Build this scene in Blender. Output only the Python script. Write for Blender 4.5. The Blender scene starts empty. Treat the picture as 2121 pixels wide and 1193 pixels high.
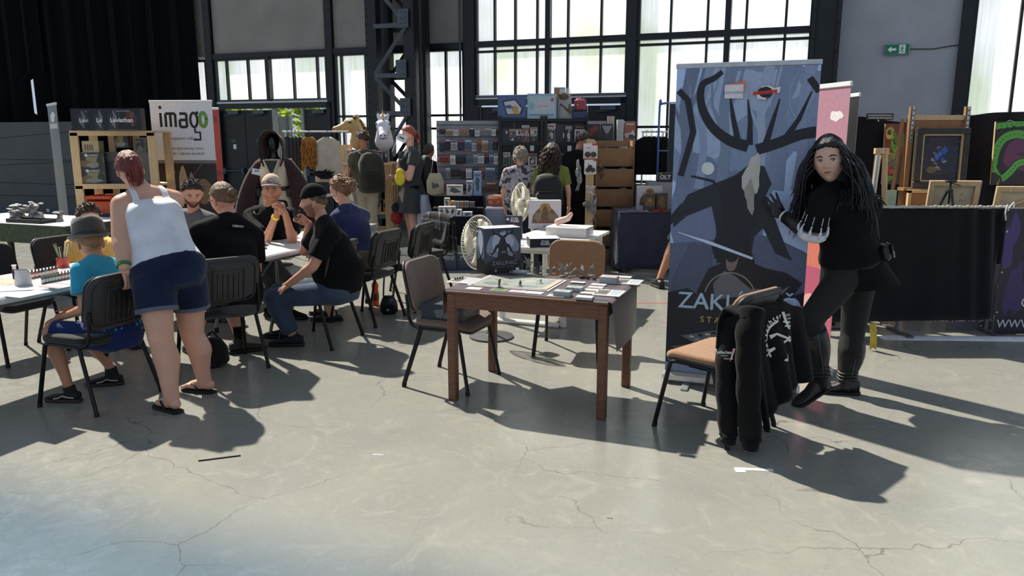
import bpy,bmesh,math,random
from mathutils import Vector as V,Matrix as M4,noise as NZ
random.seed(7)
SC = bpy.context.scene
COL = SC.collection
# ---------------------------------------------------------------- camera
F_PX,CAM_H,HORIZON = 1590.0,1.68,285.0
PITCH = math.atan((596.5 - HORIZON) / F_PX)
cam = bpy.data.cameras.new('camera')
cam.sensor_width = 36.0
cam.lens = 36.0 * F_PX / 2121.0
cam.clip_end = 300
camo = bpy.data.objects.new('camera',cam)
camo.location = (0,0,CAM_H)
camo.rotation_euler = (math.pi / 2 - PITCH,0,0)
COL.objects.link(camo)
SC.camera = camo
# ---------------------------------------------------------------- sky, sun, exposure
world = bpy.data.worlds.new('sky')
SC.world = world
world.use_nodes = True
_bg = world.node_tree.nodes['Background']
_bg.inputs[0].default_value = (0.66,0.80,1.0,1)
_bg.inputs[1].default_value = 0.66
sun = bpy.data.lights.new('sun','SUN')
sun.energy = 8.2
sun.angle = math.radians(1.0)
sun.color = (1.0,0.93,0.81)
SUN_DIR = V((0.57,-0.68,-1.0)).normalized()
suno = bpy.data.objects.new('sun',sun)
suno.rotation_euler = SUN_DIR.to_track_quat('-Z','Y').to_euler()
suno.location = (-12,16,22)
COL.objects.link(suno)
SC.view_settings.view_transform = 'Standard'
SC.view_settings.look = 'None'
SC.view_settings.gamma = 1.0
SC.view_settings.use_curve_mapping = False
SC.view_settings.exposure = 0.0
SC.cycles.max_bounces = 6
SC.cycles.diffuse_bounces = 3
SC.cycles.glossy_bounces = 3
SC.cycles.transparent_max_bounces = 12
# ---------------------------------------------------------------- picture rays -> places in the hall
_sp,_cp = math.sin(PITCH),math.cos(PITCH)
def ray(px,py):
    a = (px - 1060.5) / F_PX;b = (596.5 - py) / F_PX
    return V((a,_cp + b * _sp,-_sp + b * _cp))
def AZ(px,py,z=0.0):
    r = ray(px,py);return V((0,0,CAM_H)) + r * ((z - CAM_H) / r.z)
def AY(px,py,Y):
    r = ray(px,py);return V((0,0,CAM_H)) + r * (Y / r.y)
WA = math.radians(21);WY = 13.6
WU = V((math.cos(WA),-math.sin(WA),0));WV = V((math.sin(WA),math.cos(WA),0))
WM = M4(((WU.x,WV.x,0,0),(WU.y,WV.y,0,WY),(0,0,1,0),(0,0,0,1)))
def WP(px,py,off=0.0):
    """(s, z) on the back wall plane moved off metres away from the camera"""
    r = ray(px,py);o = V((0,WY,0)) + WV * off
    t = WV.dot(o) / WV.dot(V((r.x,r.y,0)))
    p = V((0,0,CAM_H)) + r * t
    return ((p - V((0,WY,0))).dot(WU),p.z)
# ---------------------------------------------------------------- materials
MATS = {}
def L(c):
    """sRGB 0-255 or hex -> linear"""
    if isinstance(c,str):
        c = [int(c[i:i + 2],16) for i in (0,2,4)]
    return tuple(((x / 255) / 12.92 if x / 255 <= .04045 else ((x / 255 + .055) / 1.055) ** 2.4) for x in c)
def mat(key,c=None,rough=.6,metal=0.,var=.12,scale=14.,bump=0.,bscale=60.,spec=.5,trans=0.,sheen=0.,stretch=None,c2=None):
    if key in MATS: return MATS[key]
    m = bpy.data.materials.new(key);m.use_nodes = True
    nt = m.node_tree;n = nt.nodes;p = n['Principled BSDF']
    col = L(c)
    p.inputs['Roughness'].default_value = rough
    p.inputs['Metallic'].default_value = metal
    p.inputs['Specular IOR Level'].default_value = spec
    if sheen:
        p.inputs['Sheen Weight'].default_value = sheen
    tc = n.new('ShaderNodeTexCoord');mp = n.new('ShaderNodeMapping')
    nt.links.new(tc.outputs['Object'],mp.inputs[0])
    if stretch: mp.inputs['Scale'].default_value = stretch
    nz = n.new('ShaderNodeTexNoise');nz.inputs['Scale'].default_value = scale;nz.inputs['Detail'].default_value = 4
    nt.links.new(mp.outputs[0],nz.inputs[0])
    mx = n.new('ShaderNodeMix');mx.data_type = 'RGBA'
    lo = tuple(max(0,x * (1 - var)) for x in col);hi = tuple(min(1,x * (1 + var)) for x in col)
    if c2: lo,hi = col,L(c2)
    mx.inputs['A'].default_value = (*lo,1);mx.inputs['B'].default_value = (*hi,1)
    rm = n.new('ShaderNodeMapRange');rm.inputs['From Min'].default_value = .3;rm.inputs['From Max'].default_value = .7
    nt.links.new(nz.outputs[0],rm.inputs[0]);nt.links.new(rm.outputs[0],mx.inputs['Factor'])
    nt.links.new(mx.outputs['Result'],p.inputs['Base Color'])
    if bump:
        nb = n.new('ShaderNodeTexNoise');nb.inputs['Scale'].default_value = bscale;nb.inputs['Detail'].default_value = 3
        nt.links.new(mp.outputs[0],nb.inputs[0])
        b = n.new('ShaderNodeBump');b.inputs['Strength'].default_value = bump;b.inputs['Distance'].default_value = .01
        nt.links.new(nb.outputs[0],b.inputs['Height']);nt.links.new(b.outputs[0],p.inputs['Normal'])
    if trans:
        t = n.new('ShaderNodeBsdfTranslucent');ms = n.new('ShaderNodeMixShader');ms.inputs[0].default_value = trans
        nt.links.new(mx.outputs['Result'],t.inputs[0])
        nt.links.new(p.outputs[0],ms.inputs[1]);nt.links.new(t.outputs[0],ms.inputs[2])
        nt.links.new(ms.outputs[0],n['Material Output'].inputs[0])
    MATS[key] = m
    return m
def glass(key,c=(255,255,255),alpha=.25,rough=.05):
    if key in MATS: return MATS[key]
    m = bpy.data.materials.new(key);m.use_nodes = True
    nt = m.node_tree;n = nt.nodes;p = n['Principled BSDF']
    nz = n.new('ShaderNodeTexNoise');nz.inputs['Scale'].default_value = 30
    mr = n.new('ShaderNodeMapRange');mr.inputs['To Min'].default_value = alpha * .8;mr.inputs['To Max'].default_value = alpha * 1.2
    nt.links.new(nz.outputs[0],mr.inputs[0]);nt.links.new(mr.outputs[0],p.inputs['Alpha'])
    p.inputs['Base Color'].default_value = (*L(c),1);p.inputs['Roughness'].default_value = rough
    MATS[key] = m
    return m
def paint_mat():
    """flat print: the colour is the printed ink of each face"""
    if 'print' in MATS: return MATS['print']
    m = bpy.data.materials.new('print');m.use_nodes = True
    nt = m.node_tree;n = nt.nodes;p = n['Principled BSDF']
    a = n.new('ShaderNodeVertexColor');a.layer_name = 'ink'
    nz = n.new('ShaderNodeTexNoise');nz.inputs['Scale'].default_value = 35;nz.inputs['Detail'].default_value = 5
    tc = n.new('ShaderNodeTexCoord');nt.links.new(tc.outputs['Object'],nz.inputs[0])
    mr = n.new('ShaderNodeMapRange');mr.inputs['From Min'].default_value = .3;mr.inputs['From Max'].default_value = .7
    mr.inputs['To Min'].default_value = .93;mr.inputs['To Max'].default_value = 1.07
    nt.links.new(nz.outputs[0],mr.inputs[0])
    mx = n.new('ShaderNodeVectorMath');mx.operation = 'SCALE'
    nt.links.new(a.outputs[0],mx.inputs[0]);nt.links.new(mr.outputs[0],mx.inputs['Scale'])
    nt.links.new(mx.outputs[0],p.inputs['Base Color'])
    p.inputs['Roughness'].default_value = .42
    MATS['print'] = m
    return m
# ---------------------------------------------------------------- mesh collector
def frame(z,hint=(0,0,1)):
    z = V(z).normalized();h = V(hint)
    if abs(z.dot(h.normalized())) > .97: h = V((1,0,0)) if abs(z.x) < .9 else V((0,1,0))
    x = h.cross(z).normalized();y = z.cross(x)
    return x,y,z
def rotz(a): return M4.Rotation(a,4,'Z')
def T(x,y=None,z=None):
    return M4.Translation(V((x,y,z)) if y is not None else V(x))
class MB:
    def __init__(s): s.v = [];s.f = [];s.c = [];s.ink = None
    def add(s,vs,fs,m=None):
        o = len(s.v)
        s.v += [tuple(m @ V(p)) for p in vs] if m is not None else [tuple(p) for p in vs]
        s.f += [tuple(i + o for i in f) for f in fs]
        s.c += [s.ink] * len(fs)
        return s
    def box(s,c,d,m=None,bev=0.0):
        x,y,z = c;a,b,e = d[0] / 2,d[1] / 2,d[2] / 2
        if bev <= 0:
            vs = [(x + i * a,y + j * b,z + k * e) for k in (-1,1) for i,j in ((-1,-1),(1,-1),(1,1),(-1,1))]
            return s.add(vs,[(3,2,1,0),(4,5,6,7),(0,1,5,4),(1,2,6,5),(2,3,7,6),(3,0,4,7)],m)
        r = min(bev,a * .99,b * .99,e * .99)
        rings = []
        for zz,ins in ((-e,r),(-e + r,0),(e - r,0),(e,r)):
            rg = []
            for i,j in ((-1,-1),(1,-1),(1,1),(-1,1)):
                ax,bx = a - ins,b - ins
                if (i,j) in ((-1,-1),(1,1)):
                    rg += [(x + i * ax,y + j * (b - r),z + zz),(x + i * (a - r),y + j * bx,z + zz)]
                else:
                    rg += [(x + i * (a - r),y + j * bx,z + zz),(x + i * ax,y + j * (b - r),z + zz)]
            rings.append(rg)
        return s.loft(rings,True,m)
    def loft(s,rings,cap=True,m=None,closed=True):
        n = len(rings[0]);vs = [p for r in rings for p in r];fs = []
        for k in range(len(rings) - 1):
            for i in range(n if closed else n - 1):
                j = (i + 1) % n
                fs.append((k * n + i,k * n + j,(k + 1) * n + j,(k + 1) * n + i))
        if cap:
            fs.append(tuple(range(n - 1,-1,-1)));fs.append(tuple((len(rings) - 1) * n + i for i in range(n)))
        return s.add(vs,fs,m)
    def tube(s,pts,r,n=8,cap=True,m=None,flat=1.0,hint=(0,0,1)):
        pts = [V(p) for p in pts];k = len(pts)
        rr = r if isinstance(r,(list,tuple)) else [r] * k
        rings = [];px = None
        for i in range(k):
            d = pts[min(i + 1,k - 1)] - pts[max(i - 1,0)]
            if d.length < 1e-9: d = V((0,0,1))
            if px is None: x,y,z = frame(d,hint)
            else:
                z = d.normalized();x = (px - z * px.dot(z))
                x = x.normalized() if x.length > 1e-6 else frame(d)[0];y = z.cross(x)
            px = x
            rings.append([pts[i] + (x * math.cos(2 * math.pi * q / n) + y * flat * math.sin(2 * math.pi * q / n)) * rr[i] for q in range(n)])
        return s.loft(rings,cap,m)
    def cap_limb(s,a,b,ra,rb,n=12,flat=1.0,hint=(0,0,1),m=None):
        """tapered capsule"""
        a,b = V(a),V(b);x,y,z = frame(b - a,hint);rings = []
        for t in (-.98,-.75,-.4,0): 
            q = math.sqrt(1 - t * t);rings.append([a + z * t * ra + (x * math.cos(w) + y * flat * math.sin(w)) * ra * q for w in [2 * math.pi * i / n for i in range(n)]])
        for t in (0,.4,.75,.98):
            q = math.sqrt(1 - t * t);rings.append([b + z * t * rb + (x * math.cos(w) + y * flat * math.sin(w)) * rb * q for w in [2 * math.pi * i / n for i in range(n)]])
        return s.loft(rings,True,m)
    def cyl(s,a,b,ra,rb=None,n=16,m=None): return s.tube([a,b],[ra,ra if rb is None else rb],n,True,m)
    def ell(s,c,r,m=None,nu=16,nv=10,rot=None):
        c = V(c);vs = [];fs = []
        for j in range(1,nv):
            t = math.pi * j / nv
            for i in range(nu):
                w = 2 * math.pi * i / nu
                vs.append(V((r[0] * math.sin(t) * math.cos(w),r[1] * math.sin(t) * math.sin(w),r[2] * math.cos(t))))
        top = len(vs);vs += [V((0,0,r[2])),V((0,0,-r[2]))]
        for j in range(nv - 2):
            for i in range(nu):
                k = (i + 1) % nu;fs.append((j * nu + i,(j + 1) * nu + i,(j + 1) * nu + k,j * nu + k))
        for i in range(nu):
            k = (i + 1) % nu;fs.append((top,i,k));fs.append((top + 1,(nv - 2) * nu + k,(nv - 2) * nu + i))
        if rot is not None: vs = [rot @ p for p in vs]
        return s.add([p + c for p in vs],fs,m)
    def lathe(s,prof,n=20,m=None,c=(0,0,0)):
        rings = [[(c[0] + r * math.cos(2 * math.pi * i / n),c[1] + r * math.sin(2 * math.pi * i / n),c[2] + z) for i in range(n)] for r,z in prof]
        return s.loft(rings,True,m)
    def prism(s,poly,h,m=None,z0=0.0):
        n = len(poly);vs = [(x,y,z0) for x,y in poly] + [(x,y,z0 + h) for x,y in poly]
        fs = [tuple(range(n - 1,-1,-1)),tuple(range(n,2 * n))] + [(i,(i + 1) % n,n + (i + 1) % n,n + i) for i in range(n)]
        return s.add(vs,fs,m)
    def sheet(s,fn,nu,nv,th=0.0):
        """fn(u,v)->point; th>0 gives thickness along the normal"""
        P = [[V(fn(i / nu,j / nv)) for i in range(nu + 1)] for j in range(nv + 1)]
        def fc(o,flip): 
            r = []
            for j in range(nv):
                for i in range(nu):
                    q = (o + j * (nu + 1) + i,o + j * (nu + 1) + i + 1,o + (j + 1) * (nu + 1) + i + 1,o + (j + 1) * (nu + 1) + i)
                    r.append(q[::-1] if flip else q)
            return r
        vs = [p for row in P for p in row]
        if th <= 0: return s.add(vs,fc(0,False))
        N = []
        for j in range(nv + 1):
            for i in range(nu + 1):
                du = P[j][min(i + 1,nu)] - P[j][max(i - 1,0)];dv = P[min(j + 1,nv)][i] - P[max(j - 1,0)][i]
                k = du.cross(dv);N.append(k.normalized() if k.length > 1e-9 else V((0,0,1)))
        o = len(vs);vs2 = [p - N[i] * th for i,p in enumerate(vs)]
        fs = fc(0,False) + fc(o,True)
        W = nu + 1
        for i in range(nu):
            fs.append((i + 1,i,o + i,o + i + 1));a = nv * W + i;fs.append((a,a + 1,o + a + 1,o + a))
        for j in range(nv):
            a = j * W;fs.append((a,a + W,o + a + W,o + a));a = j * W + nu;fs.append((a + W,a,o + a,o + a + W))
        return s.add(vs + vs2,fs)
    def join(s,o,m=None):
        k = len(s.v);s.v += [tuple(m @ V(p)) for p in o.v] if m is not None else o.v
        s.f += [tuple(i + k for i in f) for f in o.f];s.c += o.c
        return s
    def mesh(s,name,smooth=False):
        me = bpy.data.meshes.new(name);me.from_pydata([tuple(p) for p in s.v],[],s.f)
        if any(c is not None for c in s.c):
            a = me.color_attributes.new('ink','FLOAT_COLOR','CORNER');buf = []
            for f,c in zip(s.f,s.c): buf += list((*(c or (1,1,1)),1.0)) * len(f)
            a.data.foreach_set('color',buf)
        me.update()
        if smooth:
            me.polygons.foreach_set('use_smooth',[True] * len(me.polygons))
            if smooth is not True: me.set_sharp_from_angle(angle=math.radians(smooth))
        return me
    def build(s,name,material,parent=None,smooth=False):
        return link(s.mesh(name,smooth),name,material,parent)
def link(me,name,material,parent=None):
    if not me.materials: me.materials.append(material)
    o = bpy.data.objects.new(name,me);COL.objects.link(o)
    if parent is not None: o.parent = parent
    return o
LABELS = set()
def tag(o,label,cat,group=None,kind=None):
    o['label'] = label;o['category'] = cat
    if group: o['group'] = group
    if kind: o['kind'] = kind
    return o
def thing(name,label,cat,loc=(0,0,0),rz=0.0,group=None):
    o = bpy.data.objects.new(name,None);COL.objects.link(o)
    o.empty_display_size = .1
    o.location = loc;o.rotation_euler = (0,0,rz)
    return tag(o,label,cat,group)
def struct(o,label=None,cat=None):
    o['kind'] = 'structure'
    if label: o['label'] = label
    if cat: o['category'] = cat
    return o
def base(name,m):
    o = bpy.data.objects.new(name,None);COL.objects.link(o);o.matrix_world = m
    return o
def copy_tree(o,parent=None):
    c = o.copy();COL.objects.link(c);c.parent = parent
    for ch in [x for x in KIDS.get(o.name,[])] if o.name in KIDS else list(o.children): copy_tree(ch,c)
    return c
KIDS = {}
def copy_thing(o,label,loc=None,rz=None,group=None):
    c = copy_tree(o);c['label'] = label
    if loc is not None: c.location = loc
    if rz is not None: c.rotation_euler = (0,0,rz)
    if group: c['group'] = group
    return c
# ---------------------------------------------------------------- lettering and flat print
_txt = {}
def text(body,size=1.0,align='CENTER',shear=0.0,bold=0.0,space=1.0):
    """MB of a flat text in the XY plane, baseline at y 0"""
    k = (body,align,shear,bold,space)
    if k not in _txt:
        cu = bpy.data.curves.new('lettering','FONT');cu.body = body;cu.size = 1.0;cu.align_x = align
        cu.shear = shear;cu.offset = bold;cu.space_character = space;cu.resolution_u = 3
        o = bpy.data.objects.new('lettering',cu);COL.objects.link(o)
        dg = bpy.context.evaluated_depsgraph_get();me = bpy.data.meshes.new_from_object(o.evaluated_get(dg))
        _txt[k] = ([tuple(v.co) for v in me.vertices],[tuple(p.vertices) for p in me.polygons])
        bpy.data.objects.remove(o);bpy.data.curves.remove(cu);bpy.data.meshes.remove(me)
    b = MB();vs,fs = _txt[k]
    b.add([(x * size,y * size,0) for x,y,z in vs],fs)
    return b
class Art:
    """flat print in metres on a plane (x right, y up, z towards the reader); later shapes lie on top"""
    def __init__(s,w,h): s.w,s.h,s.b,s.k = w,h,MB(),0
    def z(s): s.k += 1;return .0006 + .00012 * s.k
    def clip(s,pts):
        for ax,lim,sg in ((0,0.,1),(0,1.,-1),(1,0.,1),(1,1.,-1)):
            out = []
            for i in range(len(pts)):
                a,b = pts[i - 1],pts[i];da,db = (a[ax] - lim) * sg,(b[ax] - lim) * sg
                if (da >= 0) != (db >= 0):
                    t = da / (da - db);out.append((a[0] + (b[0] - a[0]) * t,a[1] + (b[1] - a[1]) * t))
                if db >= 0: out.append(b)
            pts = out
            if not pts: break
        return pts
    def poly(s,pts,c):
        pts = s.clip(list(pts))
        if len(pts) < 3: return s
        z = s.z();s.b.ink = L(c);s.b.add([(x * s.w,y * s.h,z) for x,y in pts],[tuple(range(len(pts)))]);return s
    def rect(s,x0,y0,x1,y1,c): return s.poly([(x0,y0),(x1,y0),(x1,y1),(x0,y1)],c)
    def disc(s,x,y,r,c,n=20,ry=None,a0=0,a1=360):
        ry = r if ry is None else ry
        return s.poly([(x + r / s.w * math.cos(math.radians(a0 + (a1 - a0) * i / n)),y + ry / s.h * math.sin(math.radians(a0 + (a1 - a0) * i / n))) for i in range(n + (a1 - a0 < 360))],c)
    def blob(s,x,y,rx,ry,c,seed=0,amp=.3,n=18):
        rnd = random.Random(seed);ph = [rnd.uniform(0,6.28) for _ in range(4)]
        pts = []
        for i in range(n):
            w = 2 * math.pi * i / n;k = 1 + amp * (.5 * math.sin(2 * w + ph[0]) + .3 * math.sin(3 * w + ph[1]) + .35 * math.sin(5 * w + ph[2]))
            pts.append((x + rx * k * math.cos(w),y + ry * k * math.sin(w)))
        return s.poly(pts,c)
    def stroke(s,pts,r,c):
        """tapering stroke through points given in 0..1; r in metres"""
        P = [V((x * s.w,y * s.h,0)) for x,y in pts];k = len(P)
        rr = r if isinstance(r,(list,tuple)) else [r] * k
        z = s.z();vs = [];fs = []
        for i in range(k):
            d = (P[min(i + 1,k - 1)] - P[max(i - 1,0)]).normalized();n = V((-d.y,d.x,0))
            vs += [P[i] + n * rr[i] + V((0,0,z)),P[i] - n * rr[i] + V((0,0,z))]
        s.b.ink = L(c)
        for i in range(k - 1):
            q = s.clip([(vs[m].x / s.w,vs[m].y / s.h) for m in (2 * i,2 * i + 1,2 * i + 3,2 * i + 2)])
            if len(q) > 2: s.b.add([(x * s.w,y * s.h,z) for x,y in q],[tuple(range(len(q)))])
        return s
    def text(s,body,x,y,size,c,**k):
        t = text(body,size,**k);s.b.ink = L(c);t.c = [s.b.ink] * len(t.f)
        s.b.join(t,T(x * s.w,y * s.h,s.z()));return s
    def build(s,parent,m,name='print'):
        b = MB();b.join(s.b,m)
        return b.build(name,paint_mat(),parent)
def curve(pts,n=8):
    """Catmull-Rom through the points"""
    pts = [V(p) for p in pts];out = []
    for i in range(len(pts) - 1):
        p0,p1,p2,p3 = pts[max(i - 1,0)],pts[i],pts[i + 1],pts[min(i + 2,len(pts) - 1)]
        for k in range(n):
            t = k / n
            out.append(.5 * ((2 * p1) + (p2 - p0) * t + (2 * p0 - 5 * p1 + 4 * p2 - p3) * t * t + (3 * p1 - p0 - 3 * p2 + p3) * t ** 3))
    out.append(pts[-1]);return out
def remesh(b,voxel=.012,smooth=4,name='body'):
    """one continuous surface out of overlapping pieces"""
    me = b.mesh(name);o = bpy.data.objects.new(name,me);COL.objects.link(o)
    md = o.modifiers.new('r','REMESH');md.mode = 'VOXEL';md.voxel_size = voxel
    if smooth:
        sm = o.modifiers.new('s','SMOOTH');sm.iterations = smooth;sm.factor = .5
    dg = bpy.context.evaluated_depsgraph_get();r = bpy.data.meshes.new_from_object(o.evaluated_get(dg))
    out = MB();out.add([tuple(v.co) for v in r.vertices],[tuple(p.vertices) for p in r.polygons])
    bpy.data.objects.remove(o);bpy.data.meshes.remove(me);bpy.data.meshes.remove(r)
    return out
# ================================================================ THE HALL
def floor_mat():
    m = bpy.data.materials.new('polished_concrete');m.use_nodes = True
    nt = m.node_tree;n = nt.nodes;p = n['Principled BSDF'];lk = nt.links.new
    tc = n.new('ShaderNodeTexCoord')
    def noise(sc,det=6,dist=0.,rough=.6):
        q = n.new('ShaderNodeTexNoise');q.inputs['Scale'].default_value = sc;q.inputs['Detail'].default_value = det
        q.inputs['Distortion'].default_value = dist;q.inputs['Roughness'].default_value = rough
        lk(tc.outputs['Object'],q.inputs[0]);return q.outputs[0]
    def ramp(x,a,b,c0=0.,c1=1.):
        q = n.new('ShaderNodeMapRange');q.inputs['From Min'].default_value = a;q.inputs['From Max'].default_value = b
        q.inputs['To Min'].default_value = c0;q.inputs['To Max'].default_value = c1;lk(x,q.inputs[0]);return q.outputs[0]
    def mix(f,a,b,mode='MIX'):
        q = n.new('ShaderNodeMix');q.data_type = 'RGBA';q.blend_type = mode
        if hasattr(f,'links'): lk(f,q.inputs['Factor'])
        else: q.inputs['Factor'].default_value = f
        for k,v in (('A',a),('B',b)):
            if isinstance(v,tuple): q.inputs[k].default_value = (*v,1)
            else: lk(v,q.inputs[k])
        return q.outputs['Result']
    def mul(a,b):
        q = n.new('ShaderNodeMath');q.operation = 'MULTIPLY';lk(a,q.inputs[0]);lk(b,q.inputs[1]);return q.outputs[0]
    big = ramp(noise(1.1,6,.6),.32,.68);mid = ramp(noise(7,8,1.4,.7),.35,.65);fine = ramp(noise(40,8,1.2,.75),.35,.7)
    c = mix(big,L((127,128,123)),L((144,144,135)))
    c = mix(ramp(noise(3.2,9,2.2,.72),.52,.66,0,.55),c,L((159,157,147)))
    c = mix(mul(mid,ramp(big,0,1,.15,.5)),c,L((111,112,108)))
    c = mix(mul(fine,ramp(mid,0,1,.1,.4)),c,L((163,161,152)))
    # rubbed-off brown patches
    st = mul(ramp(noise(9,8,3.0,.8),.60,.63),ramp(noise(.9,2),.58,.64))
    c = mix(ramp(st,0,1,0,.55),c,L((118,100,83)))
    # hairline cracks
    wv = n.new('ShaderNodeTexNoise');wv.inputs['Scale'].default_value = 2.2;wv.inputs['Detail'].default_value = 5
    lk(tc.outputs['Object'],wv.inputs[0])
    vm = n.new('ShaderNodeVectorMath');vm.operation = 'MULTIPLY_ADD';vm.inputs[1].default_value = (.45,.45,.45)
    lk(wv.outputs[1],vm.inputs[0]);lk(tc.outputs['Object'],vm.inputs[2])
    vo = n.new('ShaderNodeTexVoronoi');vo.feature = 'DISTANCE_TO_EDGE';vo.inputs['Scale'].default_value = 1.25;vo.inputs['Randomness'].default_value = 1
    lk(vm.outputs[0],vo.inputs[0])
    cr = mul(ramp(vo.outputs[0],.0015,.0055,1,0),ramp(noise(.8,3),.46,.56))
    c = mix(ramp(cr,0,1,0,.6),c,L((84,82,78)))
    lk(c,p.inputs['Base Color'])
    lk(ramp(mid,0,1,.15,.28),p.inputs['Roughness'])
    p.inputs['Specular IOR Level'].default_value = .38
    b = n.new('ShaderNodeBump');b.inputs['Strength'].default_value = .05;b.inputs['Distance'].default_value = .004
    lk(mid,b.inputs['Height']);lk(b.outputs[0],p.inputs['Normal'])
    return m
def pane_mat():
    """ribbed translucent sheet, lit by the sun from outside plus an added glow"""
    m = bpy.data.materials.new('frosted_pane');m.use_nodes = True
    nt = m.node_tree;n = nt.nodes;lk = nt.links.new;n.remove(n['Principled BSDF'])
    tc = n.new('ShaderNodeTexCoord');mp = n.new('ShaderNodeMapping');mp.inputs['Scale'].default_value = (1.1,1,.5)
    lk(tc.outputs['Object'],mp.inputs[0])
    nz = n.new('ShaderNodeTexNoise');nz.inputs['Scale'].default_value = 1.0;nz.inputs['Detail'].default_value = 5;lk(mp.outputs[0],nz.inputs[0])
    r = n.new('ShaderNodeValToRGB');e = r.color_ramp.elements
    e[0].position = .34;e[0].color = (*L((222,230,214)),1);e[1].position = .66;e[1].color = (*L((255,255,255)),1)
    x = e.new(.5);x.color = (*L((240,243,244)),1)
    lk(nz.outputs[0],r.inputs[0])
    mp2 = n.new('ShaderNodeMapping');mp2.inputs['Scale'].default_value = (28,1,.8);lk(tc.outputs['Object'],mp2.inputs[0])
    n2 = n.new('ShaderNodeTexNoise');n2.inputs['Scale'].default_value = 1.5;n2.inputs['Detail'].default_value = 3;lk(mp2.outputs[0],n2.inputs[0])
    mr = n.new('ShaderNodeMapRange');mr.inputs['From Min'].default_value = .3;mr.inputs['From Max'].default_value = .7;mr.inputs['To Min'].default_value = .86;mr.inputs['To Max'].default_value = 1.0
    lk(n2.outputs[0],mr.inputs[0])
    sc = n.new('ShaderNodeVectorMath');sc.operation = 'SCALE';lk(r.outputs[0],sc.inputs[0]);lk(mr.outputs[0],sc.inputs['Scale'])
    t = n.new('ShaderNodeBsdfTranslucent');lk(sc.outputs[0],t.inputs[0])
    g = n.new('ShaderNodeBsdfGlossy');g.inputs['Roughness'].default_value = .25
    ms = n.new('ShaderNodeMixShader');ms.inputs[0].default_value = .05
    lk(t.outputs[0],ms.inputs[1]);lk(g.outputs[0],ms.inputs[2])
    em = n.new('ShaderNodeEmission');em.inputs[1].default_value = .38;lk(sc.outputs[0],em.inputs[0])   # added glow standing in for daylight through the sheet
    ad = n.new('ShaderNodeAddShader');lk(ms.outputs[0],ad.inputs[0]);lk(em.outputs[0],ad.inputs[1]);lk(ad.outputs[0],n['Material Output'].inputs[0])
    return m
M_FLOOR = floor_mat();M_PANE = pane_mat()
M_STEEL = mat('dark_painted_steel',(30,34,38),.45,.3,.2,6)
M_STEELG = mat('grey_painted_steel',(74,82,90),.45,.3,.2,6)
M_CONC = mat('concrete_panel',(141,137,133),.85,0,.10,2.2,.25,30)
M_DOOR = mat('dark_door',(22,28,32),.5,.1,.2,5)
M_CURT = mat('black_curtain',(9,10,15),.95,0,.3,30,.2,200,spec=.1)
M_GREYP = mat('grey_partition',(62,68,72),.6,0,.12,2)
M_WHITE = mat('white_plastic',(228,228,226),.5,0,.04,8)
M_BLACK = mat('black_plastic',(20,20,21),.5,0,.2,30)
M_BLKM = mat('black_steel_tube',(24,24,26),.38,.5,.2,20)
M_ALU = mat('brushed_aluminium',(188,190,192),.35,.8,.1,20)
b = MB();b.box((0,4.0,-.1),(44,44,.2));fl = b.build('floor',M_FLOOR)
struct(fl)
b = MB();b.box((0,0,-.14),(120,120,.2))
gr = base('ground_outside',M4.Translation((0,60,0)));struct(gr)
b = MB();b.box((0,0,-.3),(140,140,.2));b.build('surface',mat('outside_ground',(140,140,112),.9,0,.3,2),gr)
# ---- back wall
wall = base('wall_back',WM);struct(wall)
def wbox(name,s0,s1,z0,z1,y0,y1,m,parent=wall):
    return MB().box(((s0 + s1) / 2,(y0 + y1) / 2,(z0 + z1) / 2),(s1 - s0,abs(y1 - y0),z1 - z0)).build(name,m,parent)
TOP = 5.7
for s0,s1 in ((-7.2,-6.5),(-6.34,-3.69),(-3.54,-2.6),(-2.6,-.86)):
    wbox('concrete_panel',s0,s1,3.28,TOP,0,.2,M_CONC)
wbox('concrete_panel',5.1,6.70,0,TOP,0,.2,mat('pale_concrete_panel',(172,174,180),.85,0,.08,2.2,.25,30))
for s0,s1 in ((-3.54,-2.0),(-2.0,-.86),(2.15,4.77),(6.83,9.5)):
    wbox('parapet',s0,s1,0,.92,0,.2,M_CONC)
GS = WP(64,200,-.3)[0]
wbox('concrete_panel',-16.5,GS - 1.2,0,TOP,.3,.5,M_CONC)
wbox('concrete_panel',GS - .4,-7.0,0,TOP,.3,.5,M_CONC)
wbox('top_beam',-16.5,9.5,TOP,TOP + .3,-.1,.25,M_STEEL)
for i,(s0,s1) in enumerate(((-6.5,-6.34),(-3.69,-3.54),(-.87,-.67),(2.01,2.15),(6.69,6.84))):
    b = MB();b.box(((s0 + s1) / 2,-.06,TOP / 2),(s1 - s0,.05,TOP));b.box(((s0 + s1) / 2,.1,TOP / 2),(.04,.28,TOP))
    b.box(((s0 + s1) / 2,.2,TOP / 2),(s1 - s0,.03,TOP))
    b.build('steel_post',M_STEEL,wall)
for s0,s1 in ((-6.34,-3.69),(-3.54,-.87),(-.67,2.01),(2.15,4.77)):
    wbox('cross_beam',s0,s1,3.20,3.30,-.07,.12,M_STEEL)
for s0,s1 in ((-6.34,-3.6),(-.67,2.01)): wbox('sill',s0,s1,2.325,2.40,-.05,.12,M_ALU)
# the wide dark built-up post with rough edges
b = MB();b.box((4.95,-.14,TOP / 2),(.36,.3,TOP));b.box((4.78,-.3,TOP / 2),(.05,.12,TOP));b.box((5.12,-.3,TOP / 2),(.05,.12,TOP))
for k in range(26): b.box((4.79 + .33 * (k % 2),-.37,.3 + .2 * k),(.035,.03,.03))
b.build('dark_post',M_STEEL,wall)
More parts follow.
